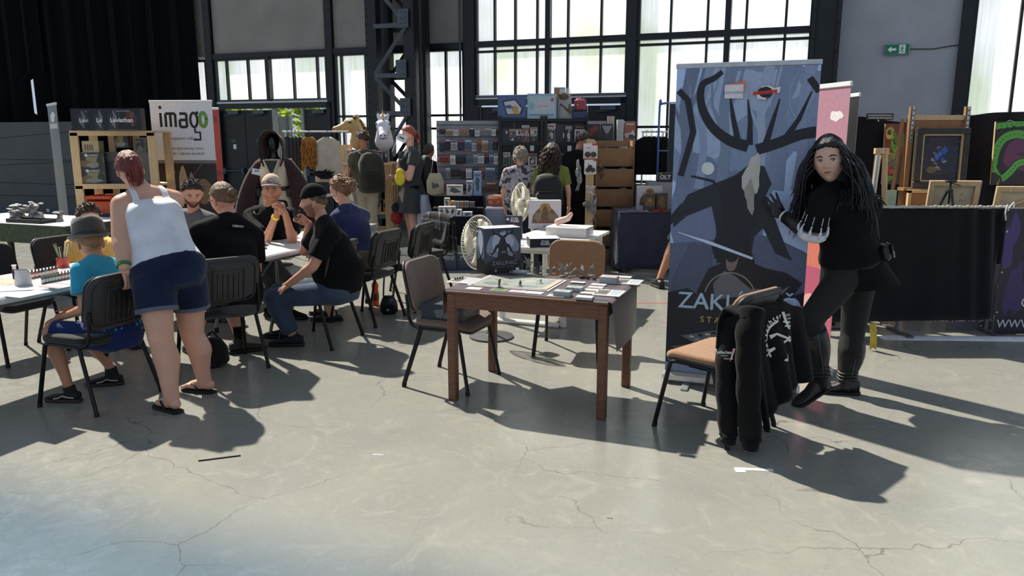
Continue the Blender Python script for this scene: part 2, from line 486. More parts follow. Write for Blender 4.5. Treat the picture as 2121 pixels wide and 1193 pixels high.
# conduits beside a post
b = MB();b.tube([(-.93,-.1,.3),(-.93,-.1,TOP)],.018,8);b.tube([(-.9,-.14,2.2),(-.9,-.14,TOP)],.012,8)
b.build('conduit',M_STEELG,wall,40)
WIN = 0
def window(s0,s1,rows,mull,bars=(),thick=()):
    global WIN;WIN += 1
    z0,z1 = rows[0][0],rows[-1][1]
    w = base('window_%d' % WIN,WM);struct(w)
    edges = [s0] + sorted(list(mull) + list(thick)) + [s1]
    for x in mull: MB().box((x,0,(z0 + z1) / 2),(.035,.07,z1 - z0)).build('mullion',M_STEEL,w)
    for x in thick: MB().box((x,-.02,(z0 + z1) / 2),(.085,.12,z1 - z0)).build('mullion',M_STEEL,w)
    f = MB()
    f.box((s0 + .02,0,(z0 + z1) / 2),(.05,.09,z1 - z0));f.box((s1 - .02,0,(z0 + z1) / 2),(.05,.09,z1 - z0))
    f.box(((s0 + s1) / 2,0,z0 + .015),(s1 - s0,.1,.04));f.box(((s0 + s1) / 2,0,z1 - .015),(s1 - s0,.1,.04))
    f.build('frame',M_STEEL,w)
    for zb in bars: MB().box(((s0 + s1) / 2,-.005,zb),(s1 - s0,.06,.04)).build('transom',M_STEEL,w)
    for a,bb in rows:
        for i in range(len(edges) - 1):
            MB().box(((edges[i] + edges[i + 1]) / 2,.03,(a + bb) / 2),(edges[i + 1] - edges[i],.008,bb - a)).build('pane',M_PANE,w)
    return w
S = lambda px,py: WP(px,py)[0]
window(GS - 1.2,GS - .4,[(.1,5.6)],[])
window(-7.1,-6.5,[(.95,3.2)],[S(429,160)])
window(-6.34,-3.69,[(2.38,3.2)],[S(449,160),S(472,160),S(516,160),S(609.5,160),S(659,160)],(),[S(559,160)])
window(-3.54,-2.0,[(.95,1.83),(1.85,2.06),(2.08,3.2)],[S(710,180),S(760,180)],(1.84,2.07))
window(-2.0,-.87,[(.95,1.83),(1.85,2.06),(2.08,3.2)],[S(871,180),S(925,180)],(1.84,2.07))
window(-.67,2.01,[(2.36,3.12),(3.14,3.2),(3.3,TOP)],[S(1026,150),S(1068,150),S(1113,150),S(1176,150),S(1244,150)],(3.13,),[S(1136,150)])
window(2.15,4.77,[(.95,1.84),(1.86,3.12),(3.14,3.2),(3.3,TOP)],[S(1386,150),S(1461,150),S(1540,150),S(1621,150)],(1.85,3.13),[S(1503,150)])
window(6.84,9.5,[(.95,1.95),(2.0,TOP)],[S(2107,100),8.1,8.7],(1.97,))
# ---- doors
DN = 0
def door_bank(s0,s1,z1,leaves,label_open=None):
    """leaves: (s0, s1, open?)"""
    global DN
    f = MB();f.box(((s0 + s1) / 2,-.03,z1 - .05),(s1 - s0,.16,.1))
    for x in (s0 + .04,s1 - .04): f.box((x,-.03,z1 / 2),(.08,.16,z1))
    DN += 1
    d = base('door_%d' % DN,WM);struct(d)
    f.build('frame',M_DOOR,d)
    for a,bb,op in leaves:
        c = (a + bb) / 2;w = bb - a
        if op:
            q = MB();q.box((a + .03,-.02,z1 / 2),(.06,.1,z1));q.box((bb - .03,-.02,z1 / 2),(.06,.1,z1));q.build('jamb',mat('pale_jamb',(150,152,150),.5),d)
            # the leaf stands open outwards
            lf = MB();lf.box((a + .05,.2,z1 / 2 - .1),(.05,.28,z1 - .3));lf.build('leaf',mat('open_leaf',(120,126,124),.5),d)
            g = MB();g.box((a + .09,.345,z1 / 2 - .1),(.13,.03,z1 - .3));g.build('leaf_edge',mat('pale_leaf',(190,200,196),.5),d)
            continue
        lf = MB().box((c,0,z1 / 2 - .06),(w - .02,.06,z1 - .14)).build('leaf',M_DOOR,d)
        MB().box((c + .1 * w,-.06,z1 - .17),(.26,.06,.07)).build('closer',M_STEELG,lf)
        MB().tube([(c - .25 * w,-.1,z1 - .23),(c + .2 * w,-.05,z1 - .22)],.012,6).build('closer_arm',M_STEELG,lf)
        b = MB();b.tube([(a + .06,-.1,1.02),(bb - .06,-.1,1.02)],.016,8);b.box((a + .08,-.06,1.02),(.05,.1,.12));b.box((bb - .08,-.06,1.02),(.05,.1,.12))
        b.build('push_bar',M_STEELG,lf)
        MB().box((c,-.036,1.62),(.13,.008,.06)).build('sign_plate',mat('dim_green_sign',(54,72,60),.5),lf)
        MB().box((c + .02,-.036,1.5),(.07,.008,.09)).build('notice',M_WHITE,lf)
    return d
door_bank(-6.3,-3.62,2.34,[(S(462,300),S(513,300),0),(S(513,300),S(566,300),0),(S(572,300),S(636,300),1),(S(636,300),S(688,300),0)])
door_bank(-.67,2.01,2.33,[(-.58,.05,0),(.05,.68,0),(.72,1.35,0),(1.35,1.95,0)])
wbox('infill',.6,.8,0,2.3,.05,.1,M_DOOR)
# door infill behind the second bank so that no daylight leaks
# ---- lattice column in front of the wall
lc = base('lattice_column',WM);tag(lc,'tall dark steel lattice column in front of the window wall','column');lc['kind'] = 'structure'
OF = -.75
def ws(px,py,off=OF): return WP(px,py,off)
xl0,xl1 = ws(757,60)[0],ws(779,60)[0];xr0,xr1 = ws(836,60)[0],ws(857,60)[0]
HC = 8.0
for nm,a,bb in (('chord',xl0,xl1),('chord',xr0,xr1)):
    for yy in (OF - .0,OF + .42):
        b = MB();c = (a + bb) / 2
        b.box((c,yy,HC / 2),(bb - a,.025,HC));b.box((a + .012,yy + .08,HC / 2),(.024,.16,HC));b.box((bb - .012,yy + .08,HC / 2),(.024,.16,HC))
        b.build(nm,M_STEEL,lc)
zs = [ws(800,y)[1] for y in (235,157,54,-40)]
def lat(z0,z1,flip,yy,m):
    a = (xl1 - .03,yy,z0);c = (xr0 + .05,yy,z1)
    if flip: a,c = (xr0 + .05,yy,z0),(xl1 - .03,yy,z1)
    b = MB();b.tube([a,c],.035,4,flat=.5,hint=(0,1,0));b.build('diagonal_brace',m,lc)
for yy,m in ((OF - .03,M_STEELG),(OF + .5,M_STEEL)):
    zz = [.3,1.2] + zs + [5.2,6.1,7.0]
    for i,z in enumerate(zz):
        MB().box(((xl1 + xr0) / 2,yy,z),(xr0 - xl1 + .06,.04,.07)).build('horizontal_brace',m,lc)
        if i: lat(zz[i - 1] + .03,z - .03,i % 2 == 1,yy,m)
    for i,z in enumerate(zz):
        b = MB();b.box(((xr0 + .02) - (i % 2) * .06,yy - .02,z + .1),(.2,.012,.3))
        for k in range(6): b.ell((xr0 - .02 + .08 * (k % 2),yy - .03,z + .02 + .09 * (k // 2)),(.012,.012,.012),nu=6,nv=4)
        b.build('gusset_plate',m,lc)
b = MB()
for k in range(60):
    for x in (xl0 + .02,xr1 - .02): b.ell((x,OF - .02,.2 + k * .13),(.011,.011,.011),nu=6,nv=4)
o = b.build('rivets',M_STEEL,lc);o['kind'] = 'stuff'
b = MB();b.tube([(xr1 + .06,OF + .1,.2),(xr1 + .06,OF + .1,HC)],.03,8);b.build('downpipe',M_STEEL,lc,40)
# ---- black stage curtains at the far side
def curtain(name,s0,s1,z1,off,seed,edge=None):
    n = int((s1 - s0) * 16)
    rnd = random.Random(seed);ph = rnd.uniform(0,6)
    def fn(u,v):
        s = s0 + (s1 - s0) * u;z = .02 + (z1 - .02) * v
        if edge: s += edge(z) * u ** 8
        return WM @ V((s,off + .07 * math.sin(s * 11 + ph + .8 * math.sin(s * 2.3)) * (1 - .3 * v) + .02 * math.sin(s * 31),z))
    return MB().sheet(fn,n,28,.006).build(name,M_CURT,None,50)
gap = S(64,200)
gs = WP(64,200,-.3)[0]
c = curtain('stage_curtain',-13.6,gs - .04,6.2,-.3,1,lambda z: .0 if 2.05 < z < 2.95 else .5)
tag(c,'black stage curtain hanging at the outer edge, slit of light along it','curtain')
c = curtain('stage_curtain',gs + .0,WP(399,120,-.3)[0],6.2,-.24,2)
tag(c,'wide black stage curtain behind the game shelf and white banner','curtain')
# grey mobile partition wall in front of the curtain
q0,q1 = WP(-40,255,-.9),WP(152,250,-.9)
pt = base('partition_wall',WM @ T(0,-.9,0));tag(pt,'dark grey panelled partition in front of the black curtain','partition')
b = MB();b.box(((q0[0] + q1[0]) / 2 - 1,0,1.0),(q1[0] - q0[0] + 2,.08,2.0));b.build('panel',M_GREYP,pt)
for k,(z,dz) in enumerate(((.42,.05),(.72,.0),(.98,.22),(1.22,0.),(1.52,.28))):
    b = MB();b.tube([(q0[0] - 2,-.043,z),(q1[0],-.043,z + dz)],.006,4);b.build('seam',mat('dark_seam',(34,38,42),.6),pt)
# emergency exit sign with its cable
ex = base('exit_sign',WM);tag(ex,'green emergency exit sign with running figure and arrow on concrete wall','sign')
(sx0,sz1),(sx1,sz0) = WP(1832,93),WP(1883,113)
w_,h_ = sx1 - sx0,.155;cx,cz = (sx0 + sx1) / 2,(sz0 + sz1) / 2
MB().box((cx,-.03,cz),(w_,.05,h_),None,.008).build('housing',M_ALU,ex)
a = Art(w_ - .02,h_ - .02)
a.rect(0,0,1,1,(20,120,84));a.poly([(.10,.5),(.26,.82),(.26,.62),(.46,.62),(.46,.38),(.26,.38),(.26,.18)],(235,245,240))
a.rect(.58,.06,.84,.94,(235,245,240));a.disc(.72,.78,.009,(20,120,84));a.stroke([(.72,.68),(.69,.45)],.008,(20,120,84))
a.stroke([(.69,.45),(.76,.3),(.72,.12)],.005,(20,120,84));a.stroke([(.69,.45),(.63,.3),(.59,.24)],.005,(20,120,84));a.stroke([(.62,.6),(.71,.66),(.79,.52)],.004,(20,120,84))
FACE = M4(((1,0,0,0),(0,0,-1,0),(0,1,0,0),(0,0,0,1)))   # print plane -> facing -y, upright
a.build(ex,T(cx - (w_ - .02) / 2,-.0555,cz - (h_ - .02) / 2) @ FACE,'pictogram')
MB().tube([(sx1,-.02,cz),(sx1 + .3,-.02,cz - .01),(sx1 + .5,-.02,cz + .02),(6.69,-.02,cz + .03)],.006,6).build('cable',M_BLKM,ex)
# ---- roof far above, open clerestory band between wall and roof
rf = MB();rf.box((0,-12.5,23.8),(60,17.0,.5),WM);o = rf.build('ceiling',M_CONC);struct(o)
gl = base('sun_tint_strip',WM);struct(gl,'added unseen tinted strip that dims and blues the sun on the near floor','light filter')
M_SUNTINT = bpy.data.materials.new('sun_tint_filter');M_SUNTINT.use_nodes = True  # invented panes overhead, placed to dim and blue the sun on the near floor
_n = M_SUNTINT.node_tree.nodes;_n.remove(_n['Principled BSDF']);_t = _n.new('ShaderNodeBsdfTransparent');_z = _n.new('ShaderNodeTexNoise');_z.inputs['Scale'].default_value = .6
_r = _n.new('ShaderNodeValToRGB');_r.color_ramp.elements[0].color = (.52,.64,.78,1);_r.color_ramp.elements[1].color = (.62,.73,.86,1)
for _a,_b in ((_z.outputs[0],_r.inputs[0]),(_r.outputs[0],_t.inputs[0]),(_t.outputs[0],_n['Material Output'].inputs[0])): M_SUNTINT.node_tree.links.new(_a,_b)
for k in range(12): MB().box((-24 + 4.4 * k,-2.1,23.55),(4.36,3.9,.02)).build('pane',M_SUNTINT,gl)
# ---- foliage outside the open door
def leaves(name,c,r,n,seed,m,label):
    rnd = random.Random(seed);b = MB()
    for i in range(n):
        d = V((rnd.gauss(0,1),rnd.gauss(0,1),rnd.gauss(0,1))).normalized() * rnd.uniform(.5,1)
        p = V(c) + V((d.x * r[0],d.y * r[1],d.z * r[2]));x,y,z = frame((rnd.gauss(0,1),rnd.gauss(0,1),rnd.gauss(0,1)))
        q = rnd.uniform(.06,.13)
        b.add([p - x * q,p + y * q * .45,p + x * q,p - y * q * .45],[(0,1,2,3)])
    t = thing(name,label,'bush',(c[0],c[1],0))
    for v in range(len(b.v)): b.v[v] = (b.v[v][0] - c[0],b.v[v][1] - c[1],b.v[v][2])
    o = b.build('foliage',m,t);o['kind'] = 'stuff'
    k = MB()
    for j in range(5): k.tube([(.1 * math.cos(j),.1 * math.sin(j),0),(r[0] * .5 * math.cos(j * 1.3),r[1] * .5 * math.sin(j * 1.3),c[2])],[.03,.01],6)
    k.build('stems',mat('bark',(84,70,52),.9),t);return t
_g = mat('sunlit_leaf',(150,170,60),.6,0,.35,3,trans=.6)
p = WM @ V((-7.3,3.4,0));leaves('garden_bush',(p.x,p.y,1.6),(2.0,1.0,1.9),4200,3,_g,'sunlit yellow-green bush seen through the open door')
# ================================================================ FURNITURE AND FOREGROUND
M_FABB = mat('brown_wool_fabric',(112,92,78),.95,0,.18,90,.35,400,sheen=.3)
M_FABT = mat('tan_wool_fabric',(148,112,82),.95,0,.18,90,.35,400,sheen=.3)
M_FABK = mat('black_wool_fabric',(27,27,29),.95,0,.2,90,.3,400,sheen=.2)
M_SHELL = mat('black_plastic_shell',(44,44,45),.42,0,.1,40,.05,200)
M_RUB = mat('rubber',(16,16,16),.8)
def rrect(w,h,r,n=4,cx=0,cy=0):
    p = []
    for sx,sy,a in ((1,1,0),(-1,1,90),(-1,-1,180),(1,-1,270)):
        for k in range(n + 1):
            t = math.radians(a + 90 * k / n);p.append((cx + sx * (w / 2 - r) + r * math.cos(t),cy + sy * (h / 2 - r) + r * math.sin(t)))
    return p
def pad(poly,z0,z1,edge,bend):
    """cushion with rounded rim from a flat outline; bend(x,y,z)->point"""
    cx = sum(p[0] for p in poly) / len(poly);cy = sum(p[1] for p in poly) / len(poly)
    rings = []
    for ins,z in ((edge * 1.2,z0),(edge * .3,z0 + edge * .3),(0,(z0 + z1) / 2),(edge * .3,z1 - edge * .35),(edge * 1.3,z1)):
        rings.append([bend(p[0] - (p[0] - cx) / max(1e-6,math.hypot(p[0] - cx,p[1] - cy)) * ins,p[1] - (p[1] - cy) / max(1e-6,math.hypot(p[0] - cx,p[1] - cy)) * ins,z) for p in poly])
    b = MB()
    # inner rings keep the bent surface smooth
    k = len(poly);top = []
    for f in (.66,.33):
        top.append([bend(cx + (p[0] - cx) * f,cy + (p[1] - cy) * f,z1) for p in poly])
    bot = [[bend(cx + (p[0] - cx) * f,cy + (p[1] - cy) * f,z0) for p in poly] for f in (.33,.66)]
    return b.loft(bot + rings + top,True)
def make_chair(label,fabric,group,loc,fwd):
    rz = math.atan2(fwd[1],fwd[0]) - math.pi / 2
    t = thing('visitor_chair',label,'chair',loc,rz,group)
    sb = lambda x,y,z: V((x,y,z + .012 * (x / .23) ** 2 - .03 * max(0,(y - .1) / .12) ** 2))
    seat = pad(rrect(.47,.43,.09,5),.425,.47,.018,sb).build('seat',fabric,t,60)
    pad(rrect(.46,.42,.09,5),.408,.43,.008,sb).build('seat_shell',M_SHELL,seat,60)
    tilt = math.radians(12)
    def bb(x,y,z):   # x across, y up the back, z through (front +)
        yy = y;d = z - .045 * (1 - (x / .24) ** 2)
        return V((x,-.205 + d * math.cos(tilt) - (yy - .54) * math.sin(tilt),yy * 1.0 + d * math.sin(tilt)))
    out = rrect(.46,.34,.085,5,0,.69)
    back = pad(out,.012,.042,.014,bb).build('backrest',fabric,t,60)
    sh = pad(rrect(.47,.35,.09,5,0,.69),-.008,.012,.008,bb).build('back_shell',M_SHELL,back,60)
    r = MB()
    for k in range(5):
        x = -.075 + .0375 * k;r.tube([bb(x,.57,-.011),bb(x,.69,-.011),bb(x,.755,-.011)],.005,6)
    r.tube([bb(-.11,.56,-.01),bb(-.11,.78,-.01),bb(.11,.78,-.01),bb(.11,.56,-.01)],.006,6)
    r.tube([bb(x,y,-.01) for x,y in rrect(.40,.29,.07,4,0,.69)] + [bb(*rrect(.40,.29,.07,4,0,.69)[0],-.01)],.006,6)
    r.build('moulded_ribs',M_SHELL,back,60)
    for s in (-1,1):
        for nm,foot,top in (('leg',(s * .255,.225,0),(s * .225,.15,.405)),('leg',(s * .255,-.265,0),(s * .225,-.14,.405))):
            lg = MB().tube([V(foot) + V((0,0,.012)),top],.0125,8,flat=1.25).build(nm,M_BLKM,t,50)
            MB().tube([foot,V(foot) + (V(top) - V(foot)) * .06],.0155,8).build('foot_cap',M_RUB,lg,50)
        MB().tube(curve([(s * .225,.15,.403),(s * .225,.1,.418),(s * .225,-.1,.418),(s * .225,-.14,.403)],3),.0125,8).build('seat_rail',M_BLKM,t,50)
        MB().tube(curve([(s * .222,.02,.412),(s * .222,-.17,.42),(s * .222,-.225,.47),(s * .222,-.235,.56),(s * .215,-.25,.64)],4),.0115,8).build('back_support',M_BLKM,t,50)
    MB().tube([(-.225,-.06,.41),(.225,-.06,.41)],.011,8).build('cross_rail',M_BLKM,t,50)
    return t
FW = (-WU.x,-WU.y)
c_g = 'stacking visitor chairs'
CH = {}
CH['game'] = make_chair('brown padded chair tucked under the wooden game table, dark box on its seat',M_FABB,c_g,(-.40,5.18,0),(.92,-.39))
CH['tan'] = make_chair('tan padded chair behind the game table facing forward',M_FABT,c_g,(.47,5.95,0),(-.25,-.97))
CH['jack'] = make_chair('tan seated chair with a black hoodie over its back',M_FABT,c_g,(1.185,4.327,0),(-.68,.73))
CH['boy'] = make_chair('black chair carrying the boy in the blue shirt',M_FABK,c_g,(-2.70,4.80,0),(-.934,.358))
CH['bun'] = make_chair('black chair carrying the man with a hair bun',M_FABK,c_g,(-2.17,5.53,0),(-.62,.78))
CH['prof'] = make_chair('black chair carrying the man in the backward cap',M_FABK,c_g,(-1.62,6.28,0),(-.934,.30))
CH['navy'] = make_chair('black chair carrying the woman in the navy top',M_FABK,c_g,(-1.37,7.05,0),(-.92,.39))
CH['e1'] = make_chair('empty black chair pushed against the navy woman\'s chair',M_FABK,c_g,(-1.12,7.62,0),(-.95,.30))
CH['plaid'] = make_chair('black chair with a plaid shirt hung over its back',M_FABK,c_g,(-1.02,8.35,0),(-.75,-.66))
CH['l1'] = make_chair('empty black chair behind the grey paint cup',M_FABK,c_g,(-4.12,5.22,0),(.934,-.358))
CH['l2'] = make_chair('black chair beside the boy in yellow',M_FABK,c_g,(-3.86,5.80,0),(.934,-.358))
CH['yel'] = make_chair('black chair carrying the boy in yellow',M_FABK,c_g,(-3.62,6.36,0),(.934,-.358))
CH['grey'] = make_chair('black chair carrying the bearded man in grey',M_FABK,c_g,(-3.22,7.12,0),(.934,-.358))
CH['cap'] = make_chair('black chair carrying the man in the beige cap',M_FABK,c_g,(-2.85,7.80,0),(.934,-.358))
# ---- long folding tables
M_GREYM = mat('grey_steel_tube',(112,116,120),.4,.6,.1,20)
M_TOP = mat('white_table_top',(222,220,218),.45,0,.04,6)
def folding_table(label,corner,length,width=.76):
    """corner: end of the long edge nearest the aisle; runs away along WV and left along -WU"""
    m = M4(((WV.x,-WU.x,0,corner[0]),(WV.y,-WU.y,0,corner[1]),(0,0,1,0),(0,0,0,1)))
    t = base('folding_table',m);tag(t,label,'table','long white folding tables')
    MB().box((length / 2,width / 2,.708),(length,width,.045),None,.012).build('table_top',M_TOP,t)
    for xe,sg in ((.28,1),(length - .28,-1)):
        for yy in (.09,width - .09):
            b = MB();b.tube(curve([(xe,yy,.685),(xe,yy,.40),(xe,yy,.34),(xe - .12 * sg,yy + (.0),.10),(xe - .13 * sg,yy,.0)],4),.0145,8)
            lg = b.build('leg',M_GREYM,t,50)
            MB().tube([(xe - .13 * sg,yy,0),(xe - .13 * sg,yy,.045)],.018,8).build('foot_cap',M_RUB,lg)
        MB().tube([(xe,.09,.36),(xe,width - .09,.36)],.011,8).build('leg_bar',M_GREYM,t)
        b = MB();b.tube([(xe,width / 2,.36),(xe + .42 * sg,width / 2,.68)],.010,6);b.build('fold_brace',M_GREYM,t)
    for yy in (.06,width - .06): MB().box((length / 2,yy,.675),(length - .3,.02,.03)).build('rail',M_GREYM,t)
    return t,m
T1C = V((-3.20,4.24,0));T2C = V((-2.02,6.16,0))
t1,T1M = folding_table('white folding table with paint bottles where the boy in blue sits',T1C,1.83)
t2,T2M = folding_table('white folding table with a red and white mug, behind the seated men',T2C,1.83)
TZ = .731
# ---- the wooden game table
GM = M4.Translation((.2015,4.923,0)) @ rotz(math.radians(-21))
GI = GM.inverted()
def LT(px,py,z=.744): 
    p = GI @ AZ(px,py,z);return (p.x,p.y)
M_WOOD = mat('brown_table_wood',(104,66,44),.5,0,.22,5,.1,80,stretch=(2,14,14))
gt = base('game_table',GM);tag(gt,'brown wooden table with square legs holding the miniatures board game','table')
MB().box((0,0,.722),(1.06,.74,.022),None,.006).build('table_top',M_WOOD,gt)
for sx in (-1,1):
    for sy in (-1,1): MB().box((sx * .495,sy * .335,.356),(.056,.056,.711),None,.006).build('leg',M_WOOD,gt)
    MB().box((sx * .495,0,.665),(.022,.62,.09)).build('side_apron',M_WOOD,gt)
    MB().box((0,sx * .345,.665),(.94,.022,.09)).build('apron',M_WOOD,gt)
# play mat hanging over both ends
M_MAT = mat('play_mat',(84,72,78),.34,0,.25,12,.15,200,stretch=(1,12,1))
M_MATB = mat('play_mat_back',(22,22,30),.9)
def matfn(u,v):
    Lr,Ll,W = .36,.17,.70
    s = -Ll - .53 + (Ll + 1.06 + Lr) * u;y = -.36 + W * v
    r = .02
    def fold(d):  # distance past the edge -> (out, down)
        a = min(d / r,math.pi / 2);return r * math.sin(a),r * (1 - math.cos(a)) + max(0,d - r * math.pi / 2)
    if s > .53:
        o,dn = fold(s - .53);return (.53 + o + .03 * dn * math.sin(v * 3.1) + .10 * dn * (1 - v),y + .02 * dn,.7365 - dn * (.98 - .12 * (1 - v)))
    if s < -.53:
        o,dn = fold(-.53 - s);return (-.53 - o - .02 * dn * math.sin(v * 3),y,.7365 - dn)
    return (s,y,.7365)
pm = base('play_mat',GM);tag(pm,'wood-printed play mat hanging off both ends of the game table','mat')
MB().sheet(matfn,66,14,.0028).build('cloth',M_MAT,pm,40)
# game board, cards, boards, minis
M_PAPER = mat('card_paper',(206,202,198),.6,0,.05,30)
def slab(name,label,cat,px,py,w,d,h,rz=0.,cols=None,group=None,z=.7376,body=None,art=None):
    x,y = LT(px,py,z + h)
    t = base(name,GM @ T(x,y,z) @ rotz(math.radians(rz)));tag(t,label,cat,group)
    MB().box((0,0,h / 2),(w,d,h),None,min(.002,h * .3)).build('stack' if h > .012 else 'card',body or M_PAPER,t)
    a = Art(w * .94,d * .94)
    if art: art(a)
    else:
        c = cols or ((176,190,200),(120,140,150));a.rect(0,0,1,1,c[0]);a.blob(.5,.55,.36,.28,c[1],px)
    a.build(t,T(-w * .47,-d * .47,h))
    return t
def board_art(a):
    a.rect(0,0,1,1,(138,146,142));rnd = random.Random(5)
    for k in range(9): a.blob(rnd.uniform(.1,.9),rnd.uniform(.1,.9),rnd.uniform(.05,.16),rnd.uniform(.05,.14),random.Random(k).choice([(120,134,136),(150,154,142),(112,124,124),(160,158,146)]),k)
    for k in range(22): a.rect(*(lambda x,y: (x,y,x + .06,y + .03))(rnd.uniform(.02,.9),rnd.uniform(.02,.9)),(196,178,150))
    a.rect(.0,.0,1,.03,(186,178,168));a.rect(.93,0,1,1,(186,168,146))
slab('game_board','large grey-green map board in the middle of the play mat','game board',1072,585,.56,.40,.004,0,art=board_art)
def pb(a):
    a.rect(0,0,1,1,(196,200,206));a.rect(.04,.08,.5,.92,(120,110,100));a.blob(.28,.5,.18,.3,(80,74,72),3)
    for k in range(4): a.rect(.56,.15 + .2 * k,.95,.27 + .2 * k,(150,160,170))
g = 'player boards on the game table'
slab('player_board','player board beside the box, at the hanging end near the brown chair','game board',960,580,.17,.20,.005,0,art=pb,group=g)
slab('player_board','player board at the near corner above the hanging mat','game board',1262,606,.17,.19,.006,0,art=pb,group=g)
slab('player_board','player board at the far corner by the hanging mat','game board',1302,583,.17,.18,.006,0,art=pb,group=g)
g = 'cards and decks on the game table'
for lab,px,py,w,d,h,cl in (
        ('white card at the near edge by the winged miniature',982,597,.10,.07,.002,((214,212,208),(190,180,176))),
        ('green card in front of the winged miniature',1034,600,.11,.07,.002,((120,138,88),(90,104,70))),
        ('pink-bordered card in front of the dancing miniature',1072,603,.11,.07,.004,((202,182,190),(170,150,160))),
        ('white card at the middle of the near edge',1107,606,.11,.07,.002,((220,218,214),(196,190,186))),
        ('brown-white card beside the tall grey deck',1153,612,.11,.07,.002,((196,184,170),(140,120,104))),
        ('tall grey deck of cards in front of the miniatures',1166,602,.105,.068,.032,((168,178,180),(140,150,152))),
        ('second grey deck behind the tall grey deck',1191,594,.105,.066,.026,((160,170,174),(132,142,146))),
        ('low white deck at the near edge',1211,614,.105,.066,.016,((206,208,208),(170,178,182))),
        ('first pale card behind the low white deck',1219,606,.10,.06,.006,((196,200,204),(176,166,150))),
        ('second pale card behind the low white deck',1227,600,.10,.06,.006,((202,190,178),(168,176,186))),
        ('third pale card behind the low white deck',1234,594.5,.10,.06,.006,((190,198,206),(180,160,140))),
        ('fourth pale card behind the low white deck',1240,589,.10,.055,.006,((206,208,212),(150,168,190))),
        ('black mini deck at the very near corner',1246,622,.085,.04,.010,((36,36,40),(60,60,66))),
        ('pale card strip in front of the miniatures row',1197,584,.10,.05,.003,((206,196,180),(160,170,180))),
        ('big block of cards beside the far player board',1262,572,.115,.085,.045,((186,172,174),(160,148,152))),
        ('thin white card pack behind the box',1076,561,.12,.08,.014,((206,206,208),(180,180,184))),
        ('white card at the far corner of the table',1290,573,.12,.06,.003,((222,222,222),(200,204,210)))):
    slab('card_deck' if h > .009 else 'playing_card',lab,'cards',px,py,w,d,h,0,cl,g,.7376 + (.0 if 'strip' not in lab else .004),body=mat('grey_card_edge',(150,154,156),.6) if h > .012 else None)
# miniatures: base disc + a little many-limbed figure as one cast piece
M_MINI = mat('grey_cast_plastic',(124,122,114),.55,0,.15,60)
M_MINIB = mat('bronze_cast_plastic',(70,56,44),.45,.2,.2,60)
def mini(label,px,py,h,seed,kind,m=M_MINI,baseh=.004,bm=None,z0=.7416):
    x,y = LT(px,py,z0);rnd = random.Random(seed)
    t = base('miniature',GM @ T(x,y,z0) @ rotz(rnd.uniform(-1,1)));tag(t,label,'miniature','monster miniatures on the game table')
    MB().lathe([(.0155 if kind != 'big' else .024,0),(.0155 if kind != 'big' else .024,baseh),(.013 if kind != 'big' else .021,baseh + .001)],14).build('base',bm or m,t)
    b = MB();z = baseh;k = h / .05
    L_ = lambda a,c,r0,r1: b.cap_limb(V(a) * k + V((0,0,z)),V(c) * k + V((0,0,z)),r0 * k,r1 * k,6)
    for s in (-1,1):
        L_((s * .007,0,.0),(s * .005,.001,.018),.0028,.004)
        e = V((s * rnd.uniform(.011,.017),rnd.uniform(-.008,.008),rnd.uniform(.022,.034)));L_((s * .006,0,.033),e,.0036,.0028)
        L_(e,e + V((s * rnd.uniform(-.003,.008),rnd.uniform(-.009,.009),rnd.uniform(-.010,.014))),.0028,.0017)
    L_((0,0,.018),(0,.003,.034),.0062,.0085);b.ell(V((0,.005,.042)) * k + V((0,0,z)),(.0048 * k,.0055 * k,.0058 * k),nu=8,nv=6)
    if kind == 'wing':
        for s in (-1,1): b.add([V(p) * k + V((0,0,z)) for p in ((0,-.003,.034),(s * .02,-.006,.05),(s * .034,-.006,.044),(s * .024,-.003,.034),(0,-.001,.026))],[(0,1,2,3,4),(4,3,2,1,0)])
    if kind == 'arch': b.tube(curve([V(p) * k + V((0,0,z)) for p in ((-.018,0,.002),(-.012,.004,.03),(.004,.004,.042),(.018,.002,.026),(.014,0,.006))],4),.0045 * k,6)
    if kind == 'big':
        for q in range(5): L_((0,-.004,.026),(rnd.uniform(-.02,.02),rnd.uniform(-.01,.012),rnd.uniform(.03,.066)),.004,.0016)
    for q in range(4): L_((rnd.uniform(-.005,.005),-.002,.03),(rnd.uniform(-.013,.013),rnd.uniform(-.01,.004),rnd.uniform(.036,.052)),.002,.001)
    remesh(b,.0016 * max(1,k * .8),1,'figure').build('figure',m,t,True)
    return t
